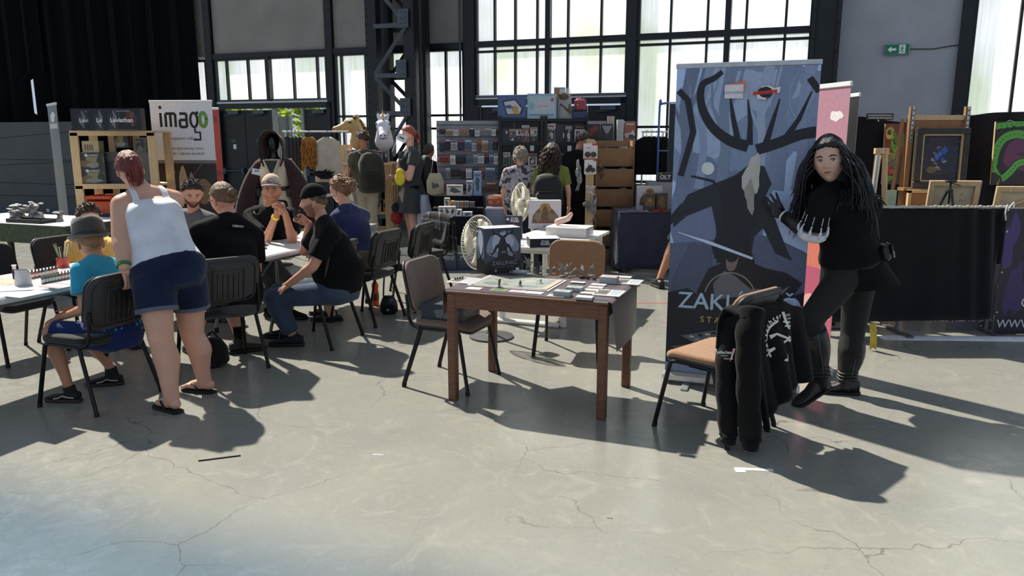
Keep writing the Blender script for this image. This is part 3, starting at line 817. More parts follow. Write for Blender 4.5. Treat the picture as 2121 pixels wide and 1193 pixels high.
for lab,px,py,h,s,kd,m_,bh,bm in (
        ('bronze winged miniature at the near side of the map board',1034,594.5,.055,1,'wing',M_MINIB,.003,None),
        ('slim dancing miniature at the centre of the map board',1078,594,.042,2,'',M_MINIB,.003,None),
        ('crouching miniature alone on the map board',1120,587.5,.030,3,'',M_MINI,.003,None),
        ('dark small miniature against the box front',1060,567,.032,4,'',M_MINIB,.003,None),
        ('tall spiky miniature at the start of the row by the box',1094,562,.095,5,'big',M_MINI,.004,None),
        ('little miniature tucked beside the tall spiky one',1106,564,.040,6,'',M_MINI,.003,None),
        ('thin-armed miniature second in the row',1121,566,.055,7,'',M_MINI,.003,None),
        ('hunched arching miniature third in the row',1135,568,.05,8,'arch',M_MINI,.003,None),
        ('broad round-backed miniature fourth in the row',1148,567,.052,9,'arch',M_MINI,.003,None),
        ('large clawed miniature in the middle of the row',1165,572,.075,10,'big',M_MINI,.004,None),
        ('horned miniature right behind the large clawed one',1175,567,.07,11,'big',M_MINI,.004,None),
        ('ring-shaped coiled miniature past the middle of the row',1191,572,.058,12,'arch',M_MINI,.003,None),
        ('small miniature squeezed in front of the coiled one',1182,573,.035,13,'',M_MINI,.003,None),
        ('hammer-headed miniature on a thick black base',1206,575,.072,14,'big',M_MINI,.011,M_BLACK),
        ('lanky miniature behind the thick black bases',1226,571,.066,15,'big',M_MINI,.004,None),
        ('short miniature on the middle black base',1217.5,577,.03,16,'',M_MINI,.010,M_BLACK),
        ('tiny miniature on the end black base',1231,578,.022,17,'',M_MINI,.010,M_BLACK)):
    mini(lab,px,py,h,s,kd,m_,bh,bm)
for i,(px,py) in enumerate(((943,578),(948,577),(953,576.5),(958,575.5))):
    x,y = LT(px,py,.745);b = MB();b.box((0,0,.006),(.010,.010,.012),None,.001)
    o = b.build('wooden_cube',mat('brown_cube',(60,44,34),.5));o.matrix_world = GM @ T(x,y,.7432)
    tag(o,('outermost','second','third','innermost')[i] + ' brown cube of the four on the player board by the box','game piece','brown cubes on the player board')
x,y = LT(980,589.5,.742);o = MB().lathe([(.011,0),(.011,.006),(.004,.009)],12).build('red_token',mat('red_token',(120,50,36),.5));o.matrix_world = GM @ T(x,y,.7378)
tag(o,'small red round token at the corner of the map board','game piece')
# ---- boxes with printed faces
def print_on(parent,side,w,d,h,art_fn):
    """side: front (-y), left (-x), right (+x), top"""
    if side == 'front': a = Art(w,h);m = T(-w / 2,-d / 2,0) @ FACE
    elif side == 'back': a = Art(w,h);m = T(w / 2,d / 2,0) @ rotz(math.pi) @ FACE
    elif side == 'left': a = Art(d,h);m = T(-w / 2,d / 2,0) @ rotz(-math.pi / 2) @ FACE
    elif side == 'right': a = Art(d,h);m = T(w / 2,-d / 2,0) @ rotz(math.pi / 2) @ FACE
    else: a = Art(w,d);m = T(-w / 2,-d / 2,h)
    art_fn(a);a.build(parent,m,side + '_print')
def carton(name,label,cat,m,w,d,h,body,prints=(),group=None,lid=True,frontline=None):
    t = base(name,m);tag(t,label,cat,group)
    if lid:
        MB().box((0,0,h * .5),(w,d,h),None,.0015).build('box',body,t)
    for side,fn in prints: print_on(t,side,w,d,h,fn)
    return t
def spooky(seed,word=None,sub=None,side=False):
    def fn(a):
        rnd = random.Random(seed)
        a.rect(0,0,1,1,(55,62,75));a.blob(.5,.62,.42,.33,(122,135,150),seed,.15);a.blob(.5,.68,.28,.24,(160,172,188),seed + 1,.15)
        dk = (24,26,32)
        if side:
            a.stroke([(.5,0),(.5,.3),(.35,.45),(.3,.6)],[.03,.014,.008,.004],dk);a.stroke([(.5,.3),(.75,.45),(.8,.6)],[.012,.007,.004],dk)
            a.poly([(0,0),(1,0),(1,.28),(.6,.36),(0,.25)],dk);a.text(word or '',.30,.88,.022,(230,230,230)) if word else None
            return
        a.poly([(0,0),(1,0),(1,.24),(.8,.34),(.62,.40),(.5,.42),(.34,.36),(.12,.26),(0,.22)],dk)
        a.stroke([(.5,.3),(.5,.5),(.49,.66),(.5,.82)],[.045,.035,.03,.012],dk)
        for s in (-1,1):
            a.stroke([(.5,.62),(.5 + s * .17,.60),(.5 + s * .24,.48),(.5 + s * .32,.42)],[.02,.012,.008,.003],dk)
            a.stroke([(.5,.78),(.5 + s * .12,.86),(.5 + s * .26,.9),(.5 + s * .30,1)],[.012,.008,.006,.003],dk)
            a.stroke([(.5 + s * .12,.86),(.5 + s * .1,.98)],[.006,.003],dk);a.stroke([(.5 + s * .2,.88),(.5 + s * .34,.84)],[.005,.002],dk)
            a.stroke([(.5 + s * .3,.43),(.5 + s * .38,.47)],[.004,.002],dk);a.stroke([(.5 + s * .3,.43),(.5 + s * .33,.35)],[.004,.002],dk)
        a.blob(.52,.47,.07,.03,(100,95,85),3)
        if word: a.text(word,.55,.185,a.w * .145,(135,145,158))
        if sub: a.text(sub,.55,.12,a.w * .07,(115,110,100),space=1.5)
        a.rect(.86,.05,.95,.10,(230,230,230));a.disc(.3,.06,.010,(162,125,100))
    return fn
M_DKBOX = mat('dark_box_card',(24,27,33),.5,0,.15,20)
M_BXW = mat('box_lid_edge',(206,208,212),.5)
x,y = LT(1023,564,.744)
BX = carton('game_box','big dark grey board game box standing upright on the game table','box',GM @ T(x,y + .09,.7376) @ rotz(math.radians(44)),.275,.16,.32,M_DKBOX,
       (('front',spooky(3,'ZAKLÍNAČ','STARÝ SVĚT')),('left',spooky(5,'ZAKLÍNAČ',None,True)),('top',lambda a: a.rect(0,0,1,1,(196,200,206)))))
c = CH['game']
carton('game_box','dark blue-black box lying on the seat of the brown chair','box',M4.Translation((-.42,5.14,.472)) @ rotz(math.radians(-21)),.30,.30,.115,mat('navy_box',(24,29,40),.5),(('front',lambda a: (a.rect(0,0,1,1,(30,38,50)),a.blob(.62,.5,.3,.3,(96,98,96),2),a.stroke([(.5,.1),(.62,.6),(.7,.9)],.004,(40,40,40)))),('right',lambda a: (a.rect(0,0,1,1,(52,60,70)),a.blob(.5,.5,.36,.3,(110,112,110),4)))))
# ---- roll-up banners
def rollup(label,bl,br,ztop,art,lean=0.0,body=None,group='roll-up banners',rail=.05,sides=True,back=None,topmat=None):
    bl,br = V((bl[0],bl[1],0)),V((br[0],br[1],0));d = br - bl;w = d.length
    m = M4.Translation((bl + br) / 2) @ rotz(math.atan2(d.y,d.x))
    t = base('rollup_banner',m);tag(t,label,'banner',group)
    z0 = .085
    c = MB().box((0,0,.045),(w + .03,.10,.075),None,.02).build('base_cassette',M_ALU,t)
    for s in (-1,1): MB().box((s * w * .32,-.06,.008),(.05,.24,.012),None,.003).build('foot',M_ALU,c)
    MB().tube([(0,.03,.05),(0,.03 + lean * .3,ztop - .01)],.009,8).build('pole',M_ALU,t)
    MB().box((0,lean,ztop),(w + .012,.018,.032),None,.004).build('top_rail',topmat or M_ALU,t)
    sh = math.atan2(lean,ztop - z0)
    pm_ = T(0,0,z0) @ M4.Rotation(-sh,4,'X')
    Lh = math.hypot(ztop - z0,lean) - .012
    MB().box((0,0,Lh / 2),(w,.0016,Lh),pm_).build('banner_sheet',body or mat('banner_back',(196,196,198),.6),t)
    a = Art(w,Lh);art(a);a.build(t,pm_ @ T(-w / 2,-.0008,0) @ FACE)
    return t
def forest(a):
    """misty dark blue forest with gnarled trees, a moonlit pale stone and the game's title"""
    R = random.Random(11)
    a.rect(0,0,1,1,(181,206,244))  # light inks raised to stand in for sun glowing through the sheet
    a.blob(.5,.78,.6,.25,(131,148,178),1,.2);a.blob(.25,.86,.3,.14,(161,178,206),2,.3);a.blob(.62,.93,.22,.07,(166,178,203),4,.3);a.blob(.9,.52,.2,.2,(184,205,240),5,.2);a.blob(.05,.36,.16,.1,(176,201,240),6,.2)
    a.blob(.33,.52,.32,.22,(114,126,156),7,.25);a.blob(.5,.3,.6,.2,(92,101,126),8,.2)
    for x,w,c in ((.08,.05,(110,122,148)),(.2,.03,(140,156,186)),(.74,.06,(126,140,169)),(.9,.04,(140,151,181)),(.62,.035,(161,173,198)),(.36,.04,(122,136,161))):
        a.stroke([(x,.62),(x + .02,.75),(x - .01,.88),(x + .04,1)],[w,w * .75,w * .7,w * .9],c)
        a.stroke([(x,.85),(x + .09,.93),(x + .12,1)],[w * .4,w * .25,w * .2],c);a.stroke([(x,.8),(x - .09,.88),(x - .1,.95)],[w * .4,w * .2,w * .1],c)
    dk = (24,25,31);dm = (34,36,44)
    # great curling boughs
    big = [(p.x,p.y) for p in curve([(.54,.755,0),(.40,.775,0),(.27,.82,0),(.19,.885,0),(.19,.945,0),(.27,.965,0),(.33,.985,0)],6)]
    a.stroke(big,[.036 - .0006 * i for i in range(len(big))],dk)
    big = [(p.x,p.y) for p in curve([(.6,.745,0),(.74,.765,0),(.88,.79,0),(1.0,.80,0)],6)]
    a.stroke(big,[.034] * len(big),dk)
    for pts in ([(.47,.765),(.42,.85),(.39,.92)],[(.55,.76),(.545,.83),(.52,.9)],[(.66,.76),(.70,.83),(.74,.9)],[(.78,.77),(.88,.84),(.95,.92)],[(.06,.66),(.14,.8),(.09,.9),(.02,.93)],[(.93,.96),(1.,.92)]):
        a.stroke(pts,[.02,.014,.004][:len(pts)] if len(pts) == 3 else [.02] * len(pts),dk)
    # dark tangle of a dead tree, heavy limb
    a.poly([(.02,.52),(.12,.60),(.3,.635),(.46,.665),(.56,.70),(.66,.695),(.72,.64),(.68,.60),(.74,.55),(.86,.43),(.9,.40),(.78,.42),(.68,.50),(.62,.47),(.6,.38),(.36,.38),(.34,.50),(.3,.565),(.12,.53),(.02,.49)],dm)
    a.blob(.5,.57,.14,.09,dk,9,.3);a.blob(.48,.43,.14,.10,dk,12,.3);a.blob(.2,.30,.13,.16,(85,91,114),13,.3)
    a.poly([(0,.53),(.08,.575),(.05,.54),(.16,.555),(0,.50)],dk)
    # pale standing stone in the mist
    a.blob(.58,.66,.055,.075,(196,192,184),14,.35);a.blob(.575,.60,.035,.05,(160,156,148),17,.4)
    a.disc(.26,.685,.042,(213,222,222));a.disc(.265,.69,.030,(218,223,221))
    a.stroke([(.14,.66),(.3,.645),(.4,.60)],[.006,.008,.01],dk)
    # cloaked wanderer mass, low, with a long blade
    a.poly([(.22,.28),(.30,.36),(.40,.38),(.46,.43),(.54,.44),(.60,.39),(.72,.37),(.86,.36),(.98,.33),(.9,.27),(.7,.22),(.4,.2),(.26,.22)],(28,30,36))
    a.poly([(.34,.31),(.42,.355),(.5,.34),(.62,.30),(.8,.29),(.9,.32),(.78,.25),(.5,.235),(.36,.26)],(110,110,114))
    a.blob(.47,.39,.045,.035,(131,114,106),22,.1);a.blob(.47,.41,.05,.025,(24,24,28),23,.1)
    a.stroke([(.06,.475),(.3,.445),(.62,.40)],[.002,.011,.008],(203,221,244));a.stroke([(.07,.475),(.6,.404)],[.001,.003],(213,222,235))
    # lower dark band with title and the box contents
    a.poly([(0,.27),(.15,.29),(.3,.25),(.5,.27),(.75,.26),(1,.30),(1,0),(0,0)],(30,32,40));a.blob(.88,.24,.1,.04,(166,181,224),31,.3)
    ring = [(.47 + .19 * math.cos(math.radians(q)),.262 + .088 * math.sin(math.radians(q))) for q in range(8,176,8)];a.stroke(ring,.004,(156,144,131))
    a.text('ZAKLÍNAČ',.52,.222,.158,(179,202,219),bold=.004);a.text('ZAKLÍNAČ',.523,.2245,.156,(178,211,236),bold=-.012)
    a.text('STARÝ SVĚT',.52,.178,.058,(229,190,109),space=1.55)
    a.poly([(.08,.125),(.42,.165),(.86,.115),(.44,.055)],(22,24,30));a.poly([(.11,.125),(.42,.158),(.80,.115),(.44,.064)],(97,106,114))
    for k in range(26): 
        u,v = R.uniform(.05,.9),R.uniform(.1,.9);x = .11 + .31 * u + .33 * v;y = .125 + .033 * u - .061 * v
        a.rect(x,y,x + .035,y + .007,R.choice([(194,194,181),(148,161,169),(232,203,161),(36,40,44)]))
    a.poly([(.04,.085),(.2,.10),(.42,.06),(.26,.04)],(126,97,76));a.blob(.13,.06,.07,.012,(232,221,198),33)
    a.rect(0,0,1,.03,(122,136,166))
    # stickers
    a.poly([(.355,.945),(.49,.955),(.5,.925),(.36,.915)],(240,114,87));a.poly([(.345,.94),(.36,.905),(.37,.94)],(244,119,232));a.rect(.355,.903,.485,.945,(226,224,224));a.text('asmodee',.42,.917,.030,(148,92,140),bold=.004)
    a.poly([(.535,.918),(.60,.922),(.61,.938),(.66,.94),(.70,.932),(.74,.936),(.735,.918),(.67,.914),(.64,.898),(.585,.9),(.58,.912)],(226,226,226));a.blob(.64,.92,.05,.017,(22,20,22),40,.1);a.poly([(.55,.921),(.72,.928),(.718,.917),(.555,.912)],(221,50,50));a.text('BLACK FIRE',.637,.9155,.017,(24,20,22),bold=.008)
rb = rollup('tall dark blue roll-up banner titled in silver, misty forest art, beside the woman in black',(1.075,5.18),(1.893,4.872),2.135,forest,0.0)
# ================================================================ PEOPLE: building blocks
def lerp(a,b,t): return a + (b - a) * t
def gs(x,s): return math.exp(-(x / s) ** 2)
def head_point(d,w=1.0,jaw=1.0,nose=1.0,off=0.0):
    """unit direction -> point on the head (metres; +y face, +z crown)"""
    x,y,z = d
    P = V((x * .0765 * w,y * .097,z * .119))
    t = max(0.,min(1.,(-z - .05) / .95))
    P.x *= 1 - (.40 - .16 * (jaw - 1)) * t ** 1.5
    if y < 0: P.y *= 1 - .45 * t ** 1.1; 
    else: P.y *= 1 - .10 * t
    if z > 0: P.x *= 1 - .05 * z * z
    if y > -.2:
        f = max(0.,min(1.,(y + .2) / .5))
        ax = abs(P.x)
        P.y -= f * .006 * gs(z + .05,.5) * gs(ax,.03)               # flatter face
        P.y += f * .005 * gs(P.z - .022,.010) * gs(ax - .026,.028)      # brow
        P.y -= f * .0095 * gs(P.z - .002,.013) * gs(ax - .031,.015)     # eye socket
        P.y += f * nose * .015 * gs(P.x,.009) * gs(P.z + .012,.022)     # bridge
        P.y += f * nose * .019 * gs(P.x,.0125) * gs(P.z + .030,.012)    # tip
        P.y += f * nose * .006 * gs(ax - .013,.008) * gs(P.z + .033,.008)
        P.y += f * .006 * gs(P.z + .060,.011) * gs(P.x,.022)            # lips
        P.y -= f * .004 * gs(P.z + .060,.0028) * gs(P.x,.022)
        P.y -= f * .004 * gs(P.z + .077,.007) * gs(P.x,.02)
        P.y += f * .010 * gs(P.z + .104,.017) * gs(P.x,.024)            # chin
        P.y += f * .004 * gs(P.z + .035,.02) * gs(ax - .042,.014)       # cheek
    n = V((x / .0765,y / .097,z / .119)).normalized()
    return P + n * off
def sph(nu,nv):
    ds = []
    for j in range(nv + 1):
        t = math.pi * (j + .001) / (nv + .002)
        for i in range(nu):
            a = 2 * math.pi * i / nu + math.pi / 2
            ds.append((math.sin(t) * math.cos(a),math.sin(t) * math.sin(a),math.cos(t)))
    fs = [(j * nu + i,(j + 1) * nu + i,(j + 1) * nu + (i + 1) % nu,j * nu + (i + 1) % nu) for j in range(nv) for i in range(nu)]
    return ds,fs
HD,HF = sph(72,56)
def head_mb(sc=1.0,**k):
    b = MB();b.add([head_point(d,**k) * sc for d in HD],HF)
    for s in (-1,1):
        b.ell((s * .076 * sc * k.get('w',1),-.006 * sc,-.012 * sc),(.010 * sc,.019 * sc,.031 * sc),nu=10,nv=8,rot=M4.Rotation(s * .35,3,'Z'))
        b.ell((s * .080 * sc * k.get('w',1),-.010 * sc,-.010 * sc),(.007 * sc,.013 * sc,.022 * sc),nu=8,nv=6,rot=M4.Rotation(s * .35,3,'Z'))
    return b
def shell_mb(mask,h,sc=1.0,seed=0,rough=.3,fr=45,**k):
    """hair, beard: raised where mask(d)>0, sunk below the skin elsewhere"""
    b = MB();vs = []
    for d in HD:
        m = max(-1.,min(1.,mask(*d)))
        nz = NZ.noise(V((math.atan2(d[0],d[1]) * fr / 6,d[2] * 6,seed))) if fr else 0
        o = (-.012 if m <= 0 else h * min(1,m * 3) * (1 + rough * nz) + .001)
        vs.append(head_point(d,off=o,**dict(k,nose=0 if m > 0 and h > .006 else k.get('nose',1))) * sc)
    return b.add(vs,HF)
def hair_mask(front=.62,side=.05,back=-.55,temple=0.):
    def f(x,y,z):
        a = math.atan2(abs(x),y) / math.pi      # 0 front .. 1 back
        if a < .30: ln = lerp(front,lerp(front,side,.25),a / .30)
        elif a < .5: ln = lerp(lerp(front,side,.25),side + temple,(a - .30) / .2)
        elif a < .62: ln = lerp(side,-.10,(a - .5) / .12)
        else: ln = lerp(-.10,back,(a - .62) / .38)
        return (z - ln) * 4
    return f
def beard_mask(top=-.30,side=.0):
    def f(x,y,z):
        if y < -.05: return -1
        a = math.atan2(abs(x),y) / math.pi
        ln = lerp(top - .12,top,min(1,a / .12)) if a < .12 else lerp(top,side,min(1,(a - .12) / .35))
        v = (ln - z) * 5
        if abs(x) < .28 and -.60 < z < -.42: v = -1            # mouth stays free
        if z > -.40 and abs(x) < .30 and z < -.33 and y > .5: v = .25   # moustache
        return v if z > -.985 else -1
    return f
def hand_mb(side,curl=.35,spread=.12,thumb=.5,sc=1.0,curls=None):
    """palm in XY (y to the fingers), palm side -z; side +1: thumb on +x"""
    b = MB();k = sc
    b.cap_limb((0,-.012 * k,0),(0,.03 * k,0),.024 * k,.030 * k,10,.62,(1,0,0))
    for xx in (-.027,-.009,.009,.027): b.cap_limb((xx * .6 * k,.02 * k,0),(xx * k,.082 * k,0),.0145 * k,.0115 * k,8)
    ln = (.062,.074,.080,.070)                                   # little .. index
    for q in range(4):
        x = (-.029 + .0195 * q) * side * k;a = spread * (q - 1.5) * side;c = (curls[q] if curls else curl)
        p = V((x,.084 * k,0));ang = c * .55
        for seg,(fl,r0,r1) in enumerate(((.46,.0098,.0088),(.30,.0088,.0080),(.24,.0080,.0066))):
            d = V((math.sin(a) * math.cos(ang),math.cos(a) * math.cos(ang),-math.sin(ang)));e = p + d * ln[q] * fl * k
            b.cap_limb(p,e,r0 * k,r1 * k,8);p = e;ang += c * (1.0 if seg == 0 else .8)
    p = V((.022 * side * k,.008 * k,-.004 * k));d = V((side * math.sin(.75 - .4 * thumb),math.cos(.75 - .4 * thumb),-.35 * thumb)).normalized()
    e = p + d * .042 * k;b.cap_limb(p,e,.0145 * k,.0115 * k,8)
    d2 = V((side * math.sin(.4 - .6 * thumb),math.cos(.4 - .6 * thumb),-.55 * thumb)).normalized();f = e + d2 * .032 * k
    b.cap_limb(e,f,.0112 * k,.0098 * k,8);b.cap_limb(f,f + (d2 + V((-.3 * side * thumb,0,-.2))).normalized() * .024 * k,.0096 * k,.0075 * k,8)
    return b
def hand_frame(wr,d,pn):
    d = V(d).normalized();z = -V(pn);z = (z - d * z.dot(d)).normalized();x = d.cross(z)
    return M4(((x.x,d.x,z.x,wr.x),(x.y,d.y,z.y,wr.y),(x.z,d.z,z.z,wr.z),(0,0,0,1)))
def basis(face,up=(0,0,1),at=(0,0,0)):
    y = V(face).normalized();z = V(up);z = (z - y * z.dot(y)).normalized();x = y.cross(z)
    return M4(((x.x,y.x,z.x,at[0]),(x.y,y.y,z.y,at[1]),(x.z,y.z,z.z,at[2]),(0,0,0,1)))
def torso(p,inf=0.0,lo=-.12,hi=1.0,n=20,crotch=True):
    """loft of the trunk; lo/hi cut it (0 pelvis .. 1 neck)"""
    up = (p['che'] - p['pel']).normalized()
    mid = (p['sL'] + p['sR']) / 2
    lp,lc = p['latP'],p['latC'];o = p['o'];sw = (p['sL'] - p['sR']).length / 2
    keys = [(-.14,p['pel'] - up * .13 * p['sz'],o['hipw'] * .62,.085 * p['sz']),(0,p['pel'],o['hipw'],o['hipd']),(.22,p['pel'].lerp(p['che'],.38),o['waistw'],o['waistd'] + o['belly'] * .5),
            (.42,p['pel'].lerp(p['che'],.70),lerp(o['waistw'],o['chestw'],.6),o['chestd'] + o['belly'] * .2),(.66,p['che'],o['chestw'],o['chestd']),(.86,mid + up * .015,sw * .80,.075 * p['sz']),(.93,mid.lerp(p['nek'],.55) + up * .012,sw * .52,.066 * p['sz']),(1.0,p['nek'],.062 * p['sz'],.060 * p['sz'])]
    rings = []
    for i in range(n + 1):
        t = lerp(lo,hi,i / n)
        k = max(0,min(len(keys) - 2,next((q for q in range(len(keys) - 1) if keys[q + 1][0] >= t),len(keys) - 2)))
        k0,k1,k2,k3 = keys[max(k - 1,0)],keys[k],keys[k + 1],keys[min(k + 2,len(keys) - 1)]
        s = (t - k1[0]) / (k2[0] - k1[0])
        cr = lambda a,b_,c,d: .5 * ((2 * b_) + (c - a) * s + (2 * a - 5 * b_ + 4 * c - d) * s * s + (3 * b_ - a - 3 * c + d) * s ** 3)
        c = cr(k0[1],k1[1],k2[1],k3[1]);hw = cr(k0[2],k1[2],k2[2],k3[2]) + inf;hd = cr(k0[3],k1[3],k2[3],k3[3]) + inf
        lat = lp.lerp(lc,max(0,min(1,(t - .1) / .6))).normalized()
        tang = (keys[min(k + 1,len(keys) - 1)][1] - keys[k][1]).normalized() if t > 0 else up
        fwd = lat.cross(tang);fwd = -fwd.normalized();lat = (lat - tang * lat.dot(tang)).normalized()
        bel = o['belly'] * gs(t - .22,.2)
        ring = []
        for q in range(24):
            w = 2 * math.pi * q / 24;cx,sy = math.cos(w),math.sin(w)
            ex = lambda v: math.copysign(abs(v) ** .82,v)
            bust = o.get('bust',0) * gs(t - .60,.10) * max(0,sy) * (.55 + .45 * math.cos(2 * (abs(cx) - .5) * 3))
            ring.append(c + lat * ex(cx) * hw + fwd * (ex(sy) * hd + (bel if sy > 0 else 0) * max(0,sy) + bust))
        rings.append(ring)
    b = MB().loft(rings,True)
    if hi > .85:
        for S in 'LR':
            q = p['s' + S];b.cap_limb(p['nek'].lerp(q,.12) - up * .012,q,.052 * p['sz'] + inf * 1.25,p['ra'][0] * .98 + inf * 1.2)
            b.cap_limb(p['che'].lerp(q,.5),q - up * .01,.085 * p['sz'] + inf * 1.2,p['ra'][0] + inf * 1.2)
    return b
def person(label,J,face,head_up=(0,0,1),latP=None,skin=(196,146,118),sz=1.0,fat=1.0,o=None,hair=None,eyes=True,hands=(None,None),feet=None,headk=None,gaze=None,hs=1.0,brow=(50,36,28),lips=(150,88,78),vox=.011):
    """J: joints (px, py, Y) or Vector"""
    j = {k: (AY(*v) if not isinstance(v,V) else v.copy()) for k,v in J.items()}
    root = V((j['pel'].x,j['pel'].y,0))
    t = thing('person',label,'person',root)
    p = {k: v - root for k,v in j.items()}
    p['root'] = t;p['sz'] = sz;p['face'] = V(face).normalized()
    lc = p['sL'] - p['sR'];p['latC'] = lc.normalized();p['latP'] = V(latP).normalized() if latP else p['latC']
    oo = dict(hipw=.165 * sz * fat,hipd=.115 * sz * fat,waistw=.135 * sz * fat,waistd=.10 * sz * fat,chestw=.16 * sz * fat,chestd=.115 * sz * fat,belly=0.,bust=0.,arm=1.0,leg=1.0)
    oo.update(o or {});p['o'] = oo
    p.setdefault('che',(p['sL'] + p['sR']) / 2 - (p['nek'] - p['pel']).normalized() * .09 * sz)
    for s,q in (('hL',1),('hR',-1)): p.setdefault(s,p['pel'] + p['latP'] * q * oo['hipw'] * .52 - V((0,0,.03)))
    a,g = oo['arm'] * sz,oo['leg'] * sz
    p['ra'] = (.050 * a,.041 * a,.040 * a,.027 * a);p['rl'] = (.088 * g,.060 * g,.060 * g,.036 * g)
    b = torso(p);ra,rl = p['ra'],p['rl']
    for S in 'LR':
        sh,el,wr = p['s' + S],p['e' + S],p['w' + S]
        b.cap_limb(sh,el,ra[0],ra[1]);b.cap_limb(el,wr,ra[2],ra[3]);b.cap_limb(el,el.lerp(wr,.3),ra[2],ra[2] * 1.02)
        if 'k' + S in p:
            hp,kn,an = p['h' + S],p['k' + S],p['a' + S]
            b.cap_limb(hp,kn,rl[0],rl[1])
            back = V((0,0,0));ax = (an - kn).normalized();tv = (kn - hp).normalized();cv = (ax - tv * ax.dot(tv))
            cv = cv.normalized() * .018 * g if cv.length > .05 else -p['latP'].cross(V((0,0,1))) * -.018 * g
            calf = kn.lerp(an,.32) + cv;p['c' + S] = calf
            b.cap_limb(kn,calf,rl[2] * .95,rl[2] * 1.06);b.cap_limb(calf,kn.lerp(an,.75),rl[2] * 1.02,rl[3] * 1.15);b.cap_limb(kn.lerp(an,.7),an,rl[3] * 1.2,rl[3])
    hc = p['hd'];hb = basis(face,head_up,hc)
    p['hb'] = hb;p['hs'] = hs * (sz ** .35)
    b.cap_limb(p['nek'] - (p['nek'] - p['pel']).normalized() * .01 + p['face'] * .012,hb @ V((0,-.020,-.05)),.052 * sz ** .6,.053 * sz ** .6)
    body = remesh(b,vox * (1 if sz > .9 else .9),6)
    hk = dict(headk or {});p['hk'] = hk
    body.join(head_mb(p['hs'],**hk),hb)
    for S,side,sp in (('L',-1,hands[0]),('R',1,hands[1])):
        if sp is False: continue
        sp = sp or {}
        d = V(sp.get('dir',p['w' + S] - p['e' + S]));pn = V(sp.get('palm',(p['latC'] * (1 if S == 'R' else -1))))
        wr = p['w' + S]
        hm = hand_mb(-side if sp.get('flip') else side,sp.get('curl',.35),sp.get('spread',.1),sp.get('thumb',.5),sz ** .7,sp.get('curls'))
        mt = remesh(hm,.0042 if vox < .012 else .006,2)
        if sp.get('glove'):
            g_ = MB().join(mt,hand_frame(wr,d,pn));g_.build('glove',sp['glove'],t,True)
        else: body.join(mt,hand_frame(wr,d,pn))
    sk = mat('skin_%d_%d_%d' % tuple(skin),skin,.5,0,.07,9,.06,120,spec=.4)
    for S in 'LR':
        if feet == 'bare' and 'a' + S in p: body.join(bare_foot(p,S))
    body.build('body',sk,t,True)
    hs_ = p['hs']
    if eyes:
        g = p['face'] if gaze is None else V(gaze).normalized()
        gl = hb.to_3x3().inverted() @ g
        for s in (-1,1):
            e = MB();c = V((s * .031 * hk.get('w',1),.0685,.001)) * hs_
            e.ink = L((226,222,216));e.ell(c,(.0135 * hs_,) * 3,nu=14,nv=10)
            d = (gl + V((0,.5,0))).normalized();x,y,z = frame(d)
            e.ink = L((62,44,32));e.ell(c + d * .0105 * hs_,(.0062 * hs_,.0062 * hs_,.0036 * hs_),rot=M4((x,y,z)).transposed(),nu=12,nv=6)
            e.v = [tuple(hb @ V(q)) for q in e.v];e.build('eye',paint_mat(),t,True)
            br = MB();br.ink = L(brow)
            br.tube([head_point(V((s * q,math.sqrt(max(.01,1 - q * q - .04)),zz)).normalized(),off=.001,**hk) * hs_ for q,zz in ((.20,.175),(.36,.225),(.52,.215),(.62,.16))],[.0028 * hs_,.004 * hs_,.0036 * hs_,.0015 * hs_],6)
            br.tube([head_point(V((s * q,math.sqrt(max(.01,1 - q * q - .04)),zz)).normalized(),off=.0012,**hk) * hs_ for q,zz in ((.22,.03),(.32,.085),(.44,.08),(.54,.02))],[.001 * hs_,.0026 * hs_,.0026 * hs_,.001 * hs_],6)
            br.v = [tuple(hb @ V(q)) for q in br.v];br.build('eyebrow',paint_mat(),t,True)
        m = MB();m.ink = L(lips)
        m.tube([head_point(V((q,math.sqrt(1 - q * q - .25),-.50 + .06 * abs(q) * p.get('smile',1) + dz)).normalized(),off=.0005,**hk) * hs_ for q,dz in ((-.26,.015),(-.13,.005),(0,0),(.13,.005),(.26,.015))],[.001 * hs_,.0045 * hs_,.0055 * hs_,.0045 * hs_,.001 * hs_],8)
        m.v = [tuple(hb @ V(q)) for q in m.v];m.build('lips',paint_mat(),t,True)
    if hair:
        hm = hair.get('mat');mk = hair_mask(**hair.get('mask',{}))
        h = MB().join(shell_mb(mk,hair.get('h',.012),hs_,hair.get('seed',1),hair.get('rough',.35),**hk),hb)
        if hair.get('tuft'):
            R = random.Random(5)
            while hair['tuft'] > 0:
                d = V((R.uniform(-1,1),R.uniform(-1,1),R.uniform(-.4,1)))
                if d.length > 1 or d.length < .1: continue
                d.normalize()
                if mk(*d) < .25: continue
                q = head_point(d,off=hair.get('h',.012) * .8,**dict(hk,nose=0)) * hs_;e = (V(d) + V((R.uniform(-.4,.4),.5,.3))).normalized()
                h.join(MB().tube([q,q + e * .012,q + e * .022 + V((R.uniform(-1,1),R.uniform(-1,1),-.3)) * .005],[.0075,.005,.0008],4),hb);hair['tuft'] -= 1
        if 'extra' in hair: hair['extra'](p,h)
        h.build('hair',hm,t,True)
        if hair.get('beard'):
            MB().join(shell_mb(beard_mask(**hair.get('bmask',{})),hair.get('bh',.005),hs_,3,.4,**hk),hb).build('beard',hair['beard'],t,True)
    return p
